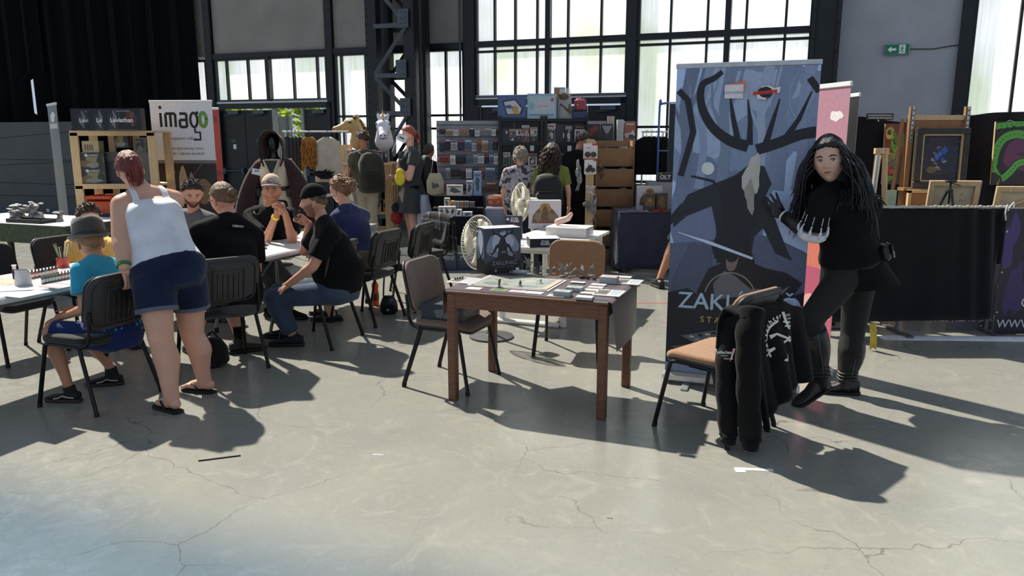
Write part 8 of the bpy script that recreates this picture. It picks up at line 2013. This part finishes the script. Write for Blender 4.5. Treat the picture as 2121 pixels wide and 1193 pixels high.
pbox('board_game','black box with big white letters behind the slate cloth games','box',1362,349,1400,384,TY + .45,.06,(36,38,42),lambda a: (a.rect(0,0,1,1,(40,42,46)),a.text('OLT',.42,.62,a.h * .34,(214,212,210),bold=.03),a.stroke([(.14,.9),(.2,.98)],.004,(214,212,210)),a.rect(0,.0,1,.3,(54,56,60))),g,z=zb + .25)
pbox('display_block','pale grey riser block under the lettered black box','block',1340,386,1400,441,TY + .42,.2,(150,152,156),None,None,z=zb)
R2X,R2Y = AY(1352,300,10.9).x,10.9;zr2 = AY(1352,273,R2Y).z;cr2 = thing('clothes_rail','chrome clothes rail of black shirts before the window','clothes rail',(R2X,R2Y,0))
for s in (-1,1): MB().tube([(s * .14,0,.03),(s * .14,0,zr2)],.011,8).build('upright',M_ALU,cr2);MB().box((s * .14,0,.02),(.03,.5,.03)).build('foot',M_ALU,cr2)
MB().tube([(-.16,0,zr2),(.2,0,zr2)],.011,8).build('hanging_bar',M_ALU,cr2)
for i in range(4): garment('black T-shirt, %s from the window side on the chrome rail' % ords[i],-.09 + .07 * i,.30,.52,C_BLK,'shirt',.03,grp='black shirts on the chrome rail',base_=(R2X,R2Y,zr2))
ht = thing('hand_truck','blue tubular hand truck frame behind the tall banner','hand truck',(AY(1374,300,10.8).x,10.8,0));b = MB();zt2 = AY(1374,214,10.8).z;b.tube(curve([(-.07,0,.05),(-.07,0,zt2 - .12),(-.05,0,zt2 - .02),(0,0,zt2),(.14,0,zt2),(.19,0,zt2 - .02),(.21,0,zt2 - .12),(.21,0,.05)],4),.016,8);b.build('frame',mat('blue_enamel',(50,84,150),.35),ht,True)
for z in (.5,1.0,1.5): MB().tube([(-.07,0,z),(.21,0,z)],.012,8).build('rung',mat('blue_enamel',(50,84,150),.35),ht)
MB().box((.07,-.1,.02),(.3,.22,.012)).build('toe_plate',mat('blue_enamel',(50,84,150),.35),ht)
p0 = AY(1376,500,10.5)
rollup('black roll-up banner with a blue light streak, mostly behind the tall banner',(p0.x,10.5),(p0.x + .85,10.48),AY(1390,214,10.6).z,lambda a: (a.rect(0,0,1,1,(20,26,38)),a.poly([(0,.2),(1,.2),(1,.62),(0,.5)],(34,62,104)),a.stroke([(0,.5),(.4,.62),(1,.75)],.006,(150,180,210))))
# ================================================================ THE ARTIST'S CORNER
def sunset(a): a.rect(0,0,1,1,(196,112,96));a.rect(0,.75,1,1,(176,130,146));a.rect(0,.45,1,.62,(212,120,84));a.rect(0,0,1,.35,(170,84,110));a.blob(.4,.55,.3,.05,(226,150,100),2);a.blob(.6,.2,.3,.06,(206,160,160),3);a.blob(.75,.9,.12,.02,(226,220,222),4);a.text('e',.85,.56,.16,(230,226,222));a.rect(.7,.65,.8,.68,(230,226,222));a.rect(.84,.65,.94,.68,(230,226,222))
rollup('pink and orange sunset roll-up banner squeezed behind the costumed woman',(2.13,5.75),(2.235,5.22),2.03,sunset,0,None,topmat=M_WHITE)
p0,p1 = AY(1716,500,7.1),AY(1752,500,6.75)
rollup('black roll-up banner behind the sunset banner',(p0.x + .02,7.15),(p1.x,6.72),AY(1730,198,6.9).z,lambda a: (a.rect(0,0,1,1,(30,30,32)),a.disc(.2,.65,.03,(170,160,120))),topmat=M_WHITE)
# black cloth backdrop on poles
KB = 8.7;s0,s1 = AY(1752,240,KB).x,AY(2230,240,KB).x
bd = thing('cloth_backdrop','black cloth backdrop strung behind the paintings','backdrop',((s0 + s1) / 2,KB,0));zt = AY(1900,240,KB).z
C_BKD = cloth('black_backdrop',(20,21,27),.4,5);wb_ = s1 - s0
MB().sheet(lambda u,v: ((u - .5) * wb_,.03 * math.sin(u * 40) * (1 - .5 * v) + .02 * math.sin(u * 17),.03 + (zt - .03 - .10 * math.sin(min(1,u * 1.5) * math.pi) ** 2 + .06 * u) * v),60,12,.004).build('cloth',C_BKD,bd,True)
for x in (-.5,0,.5): MB().tube([(x * wb_,.06,0),(x * wb_,.06,zt + .03)],.016,8).build('pole',M_STEEL,bd)
a_,b_ = AY(1794,248,KB - .06),AY(1851,235,KB - .06);sgn = thing('name_sign','small black sign with two white text lines above the backdrop','sign',((a_.x + b_.x) / 2,KB - .06,a_.z));w_,h_ = b_.x - a_.x,b_.z - a_.z
MB().box((0,0,h_ / 2),(w_,.006,h_)).build('board',M_BLACK,sgn);a = Art(w_,h_)
R_ = random.Random(2)
for row,y_ in enumerate((.58,.18)):
    x = .06
    while x < .94: q = R_.uniform(.03,.05);a.rect(x,y_,min(.96,x + q * .8),y_ + .22,(180,180,182));x += q
a.build(sgn,T(-w_ / 2,-.003,0) @ FACE);MB().tube([(0,.01,-.02),(0,.06,.02)],.006,5).build('clip',M_STEEL,sgn)
def canvas(name,label,x0,y0,x1,y1,Y,art,lean=0.06,frame_m=None,fw=0.0,z=None,th=.025,group='paintings in the artist corner',inner=None):
    a_,b_ = AY(x0,y1,Y),AY(x1,y0,Y);w,h = b_.x - a_.x,b_.z - a_.z;t = base(name,M4.Translation(((a_.x + b_.x) / 2,Y,a_.z if z is None else z)) @ M4.Rotation(-lean,4,'X'));tag(t,label,'painting',group)
    MB().box((0,th / 2,h / 2),(w - .004,th,h - .004)).build('stretcher',M_PINE,t)
    if fw:
        for c_,d_ in (((0,h - fw / 2),(w,fw)),((0,fw / 2),(w,fw)),((-w / 2 + fw / 2,h / 2),(fw,h - 2 * fw)),((w / 2 - fw / 2,h / 2),(fw,h - 2 * fw))): MB().box((c_[0],-.012,c_[1]),(d_[0],.045,d_[1]),None,.006).build('frame_bar',frame_m,t)
        for c_,d_ in (((0,h - fw - .006),(w - 2 * fw,.012)),((0,fw + .006),(w - 2 * fw,.012)),((-w / 2 + fw + .006,h / 2),(.012,h - 2 * fw)),((w / 2 - fw - .006,h / 2),(.012,h - 2 * fw))): MB().box((c_[0],-.012,c_[1]),(d_[0],.03,d_[1])).build('inner_fillet',M_PINE,t)
    a = Art(w - 2 * fw,h - 2 * fw);art(a);a.build(t,T(-w / 2 + fw,-.0005,fw) @ FACE)
    if not fw: MB().tube(curve([(-w * .3,.03,h * .9),(0,.10,h * 1.03),(w * .3,.03,h * .9)],3),.003,5).build('hanging_wire',M_ALU,t)
    return t
GR = (92,170,60);GD = (34,74,34)
def plant(a):
    a.rect(0,0,1,1,(120,62,46));a.rect(0,0,1,.5,(56,62,56));a.blob(.25,.85,.2,.1,(196,180,110),2,.2);a.disc(.25,.86,.03,(110,50,44));a.blob(.7,.7,.35,.2,(96,120,70),4,.5)
    for k in range(7): a.stroke([(p.x,p.y) for p in curve([(.3 + .07 * k,.95 - .1 * k,0),(.5 + .05 * k,.6,0),(.75,.35,0),(.5,.12,0),(.2,.06 + .02 * k,0)],5)],[.012 * (1 - .3 * math.sin(i)) for i in range(21)],(GR,(120,190,90),GD)[k % 3])
    a.disc(.36,.45,.05,(170,160,100));a.disc(.36,.45,.035,(130,120,80));a.disc(.5,.35,.045,(84,110,110));a.disc(.3,.22,.05,(120,52,44));a.disc(.62,.2,.05,(50,56,50));a.disc(.1,.3,.06,(150,72,62));a.disc(.45,.22,.03,(180,80,60))
canvas('painting','green and red tendril painting behind the easel',1826,256,1878,382,8.6,plant)
def tent(a):
    a.rect(0,0,1,1,(52,30,40));P_ = (122,62,96);a.blob(.75,.48,.45,.28,P_,3,.15)
    for k in range(14): a.rect(.3 + .06 * k,.25,.305 + .06 * k,.75,(160,100,130))
    for k in range(22): a.rect(.28,.24 + .023 * k,1,.244 + .023 * k,(96,46,78))
    g1 = [(p.x,p.y) for p in curve([(0,.25,0),(.06,.55,0),(.25,.74,0),(.6,.80,0),(1.0,.72,0)],7)];a.stroke(g1,.050,GD);a.stroke(g1,.042,GR)
    g2 = [(p.x,p.y) for p in curve([(.02,.26,0),(.22,.10,0),(.45,.2,0),(.65,.34,0),(1,.38,0)],7)];a.stroke(g2,.042,GD);a.stroke(g2,.034,(104,180,70))
    g3 = [(p.x,p.y) for p in curve([(0,.92,0),(.4,.95,0),(.8,.97,0),(1,.9,0)],7)];a.stroke(g3,.038,GD);a.stroke(g3,.030,GR)
    for k in range(3): a.disc(.14 + .16 * k,.86 + .02 * k,.022,(44,26,34))
    for g_ in (g1,g2,g3):
        for i in range(1,len(g_) - 1,2): a.disc(g_[i][0],g_[i][1],.006,GD)
    a.stroke([(.6,.5),(.75,.48),(1,.55)],[.004,.012,.016],GD)
    a.poly([(0,0),(.3,0),(.22,.14),(.05,.2),(0,.2)],(58,34,40));a.stroke([(.15,.0),(.2,.1)],[.012,.002],GR)
canvas('painting','bright green tentacle painting at the frame edge',2052,251,2150,383,8.4,tent)
# large studio easel with the framed cosmic painting
EY = 8.0;ex = lambda px: AY(px,320,EY).x;es = thing('studio_easel','tall brown wooden studio easel holding the dark framed painting','easel',(ex(1942),EY + .05,0));ox = ex(1942);M_EAS = mat('brown_easel_wood',(150,110,74),.55,0,.15,5,.08,60,stretch=(12,12,1.5));zt = AY(1942,220,EY).z
for px in (1890,2004):
    MB().box((ex(px) - ox,.04,zt / 2),(.05,.04,zt)).build('upright',M_EAS,es);b = MB();b.box((ex(px) - ox,.015,zt - .18),(.022,.012,.36));b.build('ratchet_rail',M_ALU,es)
    for k in range(7): MB().box((ex(px) - ox,.008,zt - .04 - .05 * k),(.010,.008,.014)).build('ratchet_hole',M_BLACK,es)
for py in (243,420): MB().box((0,.05,AY(0,py,EY).z),(ex(2004) - ex(1890),.03,.05)).build('cross_bar',M_PINE if py < 300 else M_EAS,es)
MB().box((0,.055,AY(0,258,EY).z),(ex(2004) - ex(1890),.015,.12)).build('head_panel',mat('amber_panel',(150,104,60),.5),es)
for px in (1872,1884): MB().tube([(ex(px) - ox - (.06 if px < 1880 else 0),.1,.0),(ex(px) - ox + .04,.12,zt - .12)],.022,4).build('rear_strut',M_EAS,es)
zl = AY(0,392,EY).z;MB().box((0,-.0,zl),(ex(2010) - ex(1880),.14,.03)).build('ledge',M_EAS,es)
for s in (-1,1): MB().box((s * .3,.1,.03),(.06,.6,.05)).build('foot',M_EAS,es)
MB().box((0,.05,.05),(.62,.05,.05)).build('base_bar',M_EAS,es)
pn = thing('panel_picture','small amber panel picture below the easel ledge','picture',(ex(1918),EY - .05,.0));a0,a1 = AY(1876,430,EY - .05),AY(1960,396,EY - .05);pn.location = ((a0.x + a1.x) / 2,EY - .08,a0.z - .35);MB().box((0,0,.26),(a1.x - a0.x,.02,.52)).build('panel',mat('amber_panel',(150,104,60),.5),pn); 
for s in (-1,1): MB().box((s * (a1.x - a0.x) / 2,-.01,.26),(.03,.04,.54)).build('frame_bar',M_PINE,pn)
MB().box((0,-.01,.52),(a1.x - a0.x + .03,.04,.03)).build('frame_bar',M_PINE,pn)
for s in (-1,1): MB().box((s * .15,.02,-.3),(.03,.03,.62)).build('leg',M_PINE,pn)
def cosmos(a):
    a.rect(0,0,1,1,(26,22,38));a.blob(.4,.55,.4,.4,(44,30,46),2,.2);a.blob(.75,.45,.25,.35,(30,36,56),3,.3);a.blob(.3,.25,.12,.08,(110,96,40),4,.2);R = random.Random(5)
    for k in range(16): a.disc(R.uniform(.05,.95),R.uniform(.05,.95),R.uniform(.001,.004),(190,190,200))
    B = ((46,86,160),(30,60,128),(70,110,180),(24,44,96))
    for k,(x,y,s) in enumerate(((.58,.66,.10),(.45,.62,.07),(.40,.52,.08),(.52,.52,.08),(.56,.47,.06),(.36,.45,.06),(.48,.58,.06))): r = .3 * k;a.poly([(x + s * math.cos(r + q * 1.571),y + s * math.sin(r + q * 1.571)) for q in range(4)],B[k % 4])
    for k,(x,y) in enumerate(((.34,.60),(.30,.46),(.38,.38),(.44,.30),(.48,.26),(.60,.42),(.42,.72))): a.blob(x,y,.05,.03,(150,140,136) if k % 2 else (120,100,92),k + 9,.5)
    a.stroke([(.2,.3),(.4,.15),(.7,.2),(.9,.45)],.002,(90,96,120))
canvas('painting','dark framed cosmic painting with blue crystals on the easel',1888,267,2010,391,EY,cosmos,.03,mat('dark_rustic_frame',(52,46,40),.6,0,.3,20,.3,60),.065,z=zl + .016)
# canvases seen from behind on the table, A-frame stand, tripod
tbz = zl - .1
at_ = thing('artist_table','low black table behind the cloth barrier','table',(AY(1960,400,7.5).x,7.5,0));zta = AY(1960,432,7.4).z - .03;MB().box((0,0,zta - .02),(2.6,.6,.04)).build('table_top',M_BLACK,at_)
for sx in (-1,1):
    for sy in (-1,1): MB().box((sx * 1.2,sy * .25,(zta - .04) / 2),(.05,.05,zta - .04)).build('leg',M_BLACK,at_)
def back_canvas(label,x0,y0,x1,y1,Y,rz,edge,lean=.15):
    a_,b_ = AY(x0,y1,Y),AY(x1,y0,Y);w,h = b_.x - a_.x,b_.z - zta;t = base('canvas_back',M4.Translation(((a_.x + b_.x) / 2,Y,zta + .001)) @ rotz(rz) @ M4.Rotation(lean,4,'X'));tag(t,label,'canvas','canvases turned to face away')
    MB().box((0,.028,h / 2),(w,.004,h)).build('canvas_sheet',cloth('raw_canvas',(196,178,150),.2,60),t)
    for c_,d_ in (((0,h - .025),(w,.05)),((0,.025),(w,.05)),((-w / 2 + .025,h / 2),(.05,h - .1)),((w / 2 - .025,h / 2),(.05,h - .1))): MB().box((c_[0],.012,c_[1]),(d_[0],.026,d_[1]),None,.003).build('stretcher_bar',M_PINE,t)
    MB().box((w / 2 + .002,.015,h / 2),(.004,.034,h)).build('painted_edge',mat('edge_%d' % edge[0],edge,.6),t)
    a = Art(w * .7,h * .5);a.stroke([(.7,.2),(.75,.35),(.8,.2),(.85,.3)],.002,(90,76,60));a.stroke([(.7,.6),(.78,.8)],.002,(90,76,60));a.build(t,T(-w * .35,.0255,h * .2) @ FACE,'pencil_marks')
    return t
back_canvas('canvas seen from behind with a violet edge, beside the tripod',1921,374,2027,430,7.45,-.12,(96,70,150))
c2 = back_canvas('cross-braced canvas back with a pink edge by the purple banner',2060,386,2160,430,7.3,-.1,(190,140,150))
MB().tube([(-.18,.012,.02),(.2,.012,.16)],.018,4).build('cross_brace',M_PINE,c2)
af = thing('table_easel','pale wooden A-frame easel at the costumed woman\'s back','easel',(AY(1822,430,6.92).x,6.92,0));zt = AY(1815,308,6.92).z
for x0,x1 in ((-.12,-.06),(.10,.0)): MB().tube([(x0,-.05,0),(x1,0,zt)],.026,4).build('leg',M_PINE,af)
MB().box((-.03,0,zt - .02),(.12,.04,.05)).build('head_block',M_PINE,af);MB().tube([(-.03,.22,0),(-.03,.03,zt - .06)],.02,4).build('rear_leg',M_PINE,af);MB().box((-.02,-.04,.55),(.24,.04,.04)).build('cross_bar',M_PINE,af)
for x in (-.075,-.05): MB().tube([(x - .045,-.045,.6),(x,-.02,zt - .05)],.008,6).build('slide_rail',M_WHITE,af)
tp = thing('camera_tripod','black camera tripod in front of the violet-edged canvas','tripod',(AY(1964,430,7.2).x,7.2,zta + .001));zt = AY(1964,374,7.2).z - zta
for k in range(3):
    a = -1.57 + k * 2.094;MB().tube([(.02 * math.cos(a),.02 * math.sin(a),zt * .7),(.10 * math.cos(a),.10 * math.sin(a),0)],[.014,.009],8).build('leg',M_BLACK,tp)
MB().tube([(0,0,zt * .3),(0,0,zt * .95)],.010,8).build('centre_column',M_BLACK,tp);MB().lathe([(.026,zt * .64),(.03,zt * .68),(.026,zt * .74)],12).build('collar',M_BLACK,tp);MB().box((0,0,zt * .97),(.09,.05,.02),None,.004).build('head_plate',M_BLACK,tp);MB().tube([(0,0,zt * .92),(.06,-.06,zt * .86)],.005,6).build('pan_handle',M_BLACK,tp)
for i,(px,py,c) in enumerate(((1852,395,(190,200,170)),(1850,408,(180,182,200)))):
    q = AY(px,py,7.5);t = thing('note_block',('greenish','lilac')[i] + ' note card propped behind the A-frame easel','card',(q.x,7.55 + .03 * i,zta + .001));hh = q.z - zta;MB().box((0,0,hh / 2),(.10 + .03 * i,.01,hh)).build('card',mat('note_%d' % i,c,.6),t)
# ---- cloth-covered barrier
FY = 6.52;f0,f1 = AY(1688,560,FY).x,AY(2062,560,FY).x;f2 = AY(2200,560,FY).x;zt = AY(1900,430,FY).z
br = thing('crowd_barrier','low metal barrier frame inside the black cloth','barrier',(f0,FY + .04,0))
for x in (0.02,(f1 - f0) * .5,f1 - f0,f2 - f0): MB().tube([(x,0,.0),(x,0,zt - .02)],.018,8).build('upright',M_GREYM,br);MB().box((x,0,.012),(.05,.5,.02)).build('foot',M_GREYM,br)
MB().tube([(0,0,zt - .02),(f2 - f0,0,zt - .02)],.018,8).build('top_rail',M_GREYM,br)
cb = thing('black_drape','black cloth hung over the barrier behind the costumed woman','cloth',((f0 + f1) / 2,FY,0));wb_ = f1 - f0
def drape(u,v):
    x = (u - .5) * wb_;bot = .10 + .03 * u;z = lerp(bot,zt - .004,v);k = max(0.,u - .72) / .28
    return (x,-.012 - .006 * math.sin(u * 31) * (1 - v) - k * .035 * math.sin((u * 60 + v * 3)) * (.4 + .6 * v) - .02 * (1 - v) * (1 + .5 * math.sin(u * 9)),z - .01 * k * math.sin(u * 50))
MB().sheet(drape,70,14,.004).build('cloth',C_BKD,cb,True)
b = MB()
for k in range(46): x = (k / 45 - .5) * wb_;b.tube(curve([(x - .02,-.02,zt + .002),(x,-.024,zt + .012 + .004 * math.sin(k * 2.3)),(x + .022,-.016,zt + .004)],3),.010,6)
b.tube([((k / 60 - .5) * wb_,-.012,zt + .006 + .002 * math.sin(k)) for k in range(61)],.011,6)
b.build('hem_roll',cloth('cream_hem',(190,184,172),.5),cb,True)
def purple(a):
    a.rect(0,0,1,1,(34,26,40));a.blob(.1,.75,.1,.2,(70,48,110),2,.5);a.blob(.25,.35,.12,.25,(58,40,92),3,.5);a.blob(.7,.6,.2,.3,(52,36,80),5,.5);a.poly([(.27,.84),(.34,.86),(.5,.83),(.34,.835)],(110,190,130));a.text('WWW.',.04,.055,.10,(206,204,206),align='LEFT',bold=.005);a.text('C',.36,.22,.13,(206,204,206),align='LEFT')
pq = thing('printed_banner','dark purple printed banner tied to the barrier at the frame edge','banner',(f1 + .01,FY - .05,0));wq,hq = f2 - f1,zt - .01
MB().box((wq / 2,.002,hq / 2 + .004),(wq,.003,hq)).build('sheet',mat('grey_banner_back',(120,120,124),.6),pq);a = Art(wq,hq);purple(a);a.build(pq,T(0,.0,.004) @ FACE)
for z in (.2,.55,.9): MB().lathe([(.008,0),(.008,.004),(.004,.005)],10,T(-.02 + .03,-.004,z) @ M4.Rotation(math.pi / 2,4,'X')).build('eyelet',M_ALU,pq)
b = MB();b.tube(curve([(.0,-.01,zt - .02),(-.02,-.02,zt + .03),(-.03,-.02,zt - .04),(-.02,-.02,zt - .10)],4),.005,5);b.tube(curve([(.0,-.01,zt),(.03,-.02,zt + .05),(.035,-.02,zt + .01)],4),.005,5);b.build('tie_cord',M_WHITE,pq)
lw = thing('printed_banner','second dark printed banner showing below the black cloth','banner',(AY(1960,670,FY + .10).x,FY + .10,0));wl = f1 - AY(1960,670,FY + .1).x + .1
MB().box((wl / 2,.002,.3),(wl,.003,.59)).build('sheet',mat('grey_violet_sheet',(92,84,96),.5),lw);a = Art(wl,.59);a.rect(0,0,1,1,(96,88,100));a.text('TAK KLAUDAMIZA',.55,.13,.085,(214,210,210),bold=.01,space=1.1);a.disc(.75,.06,.008,(230,230,226));a.build(lw,T(0,0,.005) @ FACE)
ws_ = thing('floor_sheet','white glossy sheet strip lying on the floor along the purple banner','sheet',(AY(2010,705,0).x if False else AZ(2060,703).x,AZ(2060,703).y,0));MB().sheet(lambda u,v: (lerp(-.95,.9,u),lerp(-.10,.06,v) - .10 * u + .08,.003 + .02 * math.sin(v * 3.1) * min(1,u * 2)),30,8,.002).build('sheet',mat('white_gloss_film',(222,226,236),.25),ws_,True)
pp = thing('wooden_pallet','grey wooden pallet piece behind the costumed woman\'s legs','pallet',AZ(1716,668)); 
for z in (.02,.10): MB().box((0,0,z),(.34,.5,.022)).build('deck_board',mat('weathered_wood',(130,124,112),.8,0,.2,6),pp)
for x in (-.13,0,.13): MB().box((x,0,.06),(.08,.5,.058)).build('block',mat('weathered_wood',(130,124,112),.8,0,.2,6),pp)
# ---- terrain table at the far side
tt = thing('terrain_table','display table with a thick mossy edge and white top at the outer side','table',(AY(20,470,8.3).x,8.3,0),RW);zt = .78
MB().box((0,.3,zt - .10),(1.9,.8,.20),None,.01).build('mossy_slab',mat('moss_turf',(74,82,62),.95,0,.4,30,.6,80),tt);MB().box((0,.3,zt + .003),(1.92,.82,.012),None,.004).build('white_top',M_TOP,tt)
for sx in (-1,1):
    for sy in (0,.6): MB().box((sx * .85,sy,(zt - .2) / 2),(.05,.05,zt - .2)).build('leg',M_BLACK,tt)
R_ = random.Random(12)
for i,(px,py,s) in enumerate(((6,452,.16),(40,455,.17),(96,458,.10),(20,470,.12))):
    q = tt.location + rotz(RW) @ V(((-.08,.12,.5,.02)[i],(.2,.25,.2,.06)[i],0));t = thing('terrain_model',('round-topped','tall figure-like','clustered mushroom-like','low dark')[i] + ' snow-speckled model on the terrain table','model',(q.x,q.y,zt + .0095),0,'models on the terrain table');b = MB()
    for k in range(12): d = V((R_.uniform(-1,1) * s * .5,R_.uniform(-1,1) * s * .35,R_.uniform(.1,1) * s));b.ell(d,(s * R_.uniform(.12,.24),) * 3,nu=8,nv=6)
    b.lathe([(s * .45,0),(s * .4,.02),(s * .2,s * .4)],10);remesh(b,.012,1).build('model',mat('dark_terrain',(52,48,46),.8,0,.5,20,c2=(170,166,164)),t,True)
    cb_ = MB()
    for k in range(6): cb_.ell((R_.uniform(-1,1) * s * .45,R_.uniform(-1,1) * s * .3 - .03,s * R_.uniform(.85,1.15)),(s * .16,s * .16,s * .05),nu=8,nv=5)
    cb_.build('snow_caps',M_WHITE,t,True)
tr = thing('black_tray','long black tray lying on the terrain table','tray',tt.location + rotz(RW) @ V((.3,.03,zt + .0095)),RW + .03);MB().box((0,0,.006),(.5,.18,.012)).build('floor_panel',M_BLACK,tr)
for c_,d_ in (((0,.09),(.5,.01)),((0,-.09),(.5,.01)),((.25,0),(.01,.18)),((-.25,0),(.01,.18))): MB().box((c_[0],c_[1],.02),(d_[0],d_[1],.04)).build('rim',M_BLACK,tr)
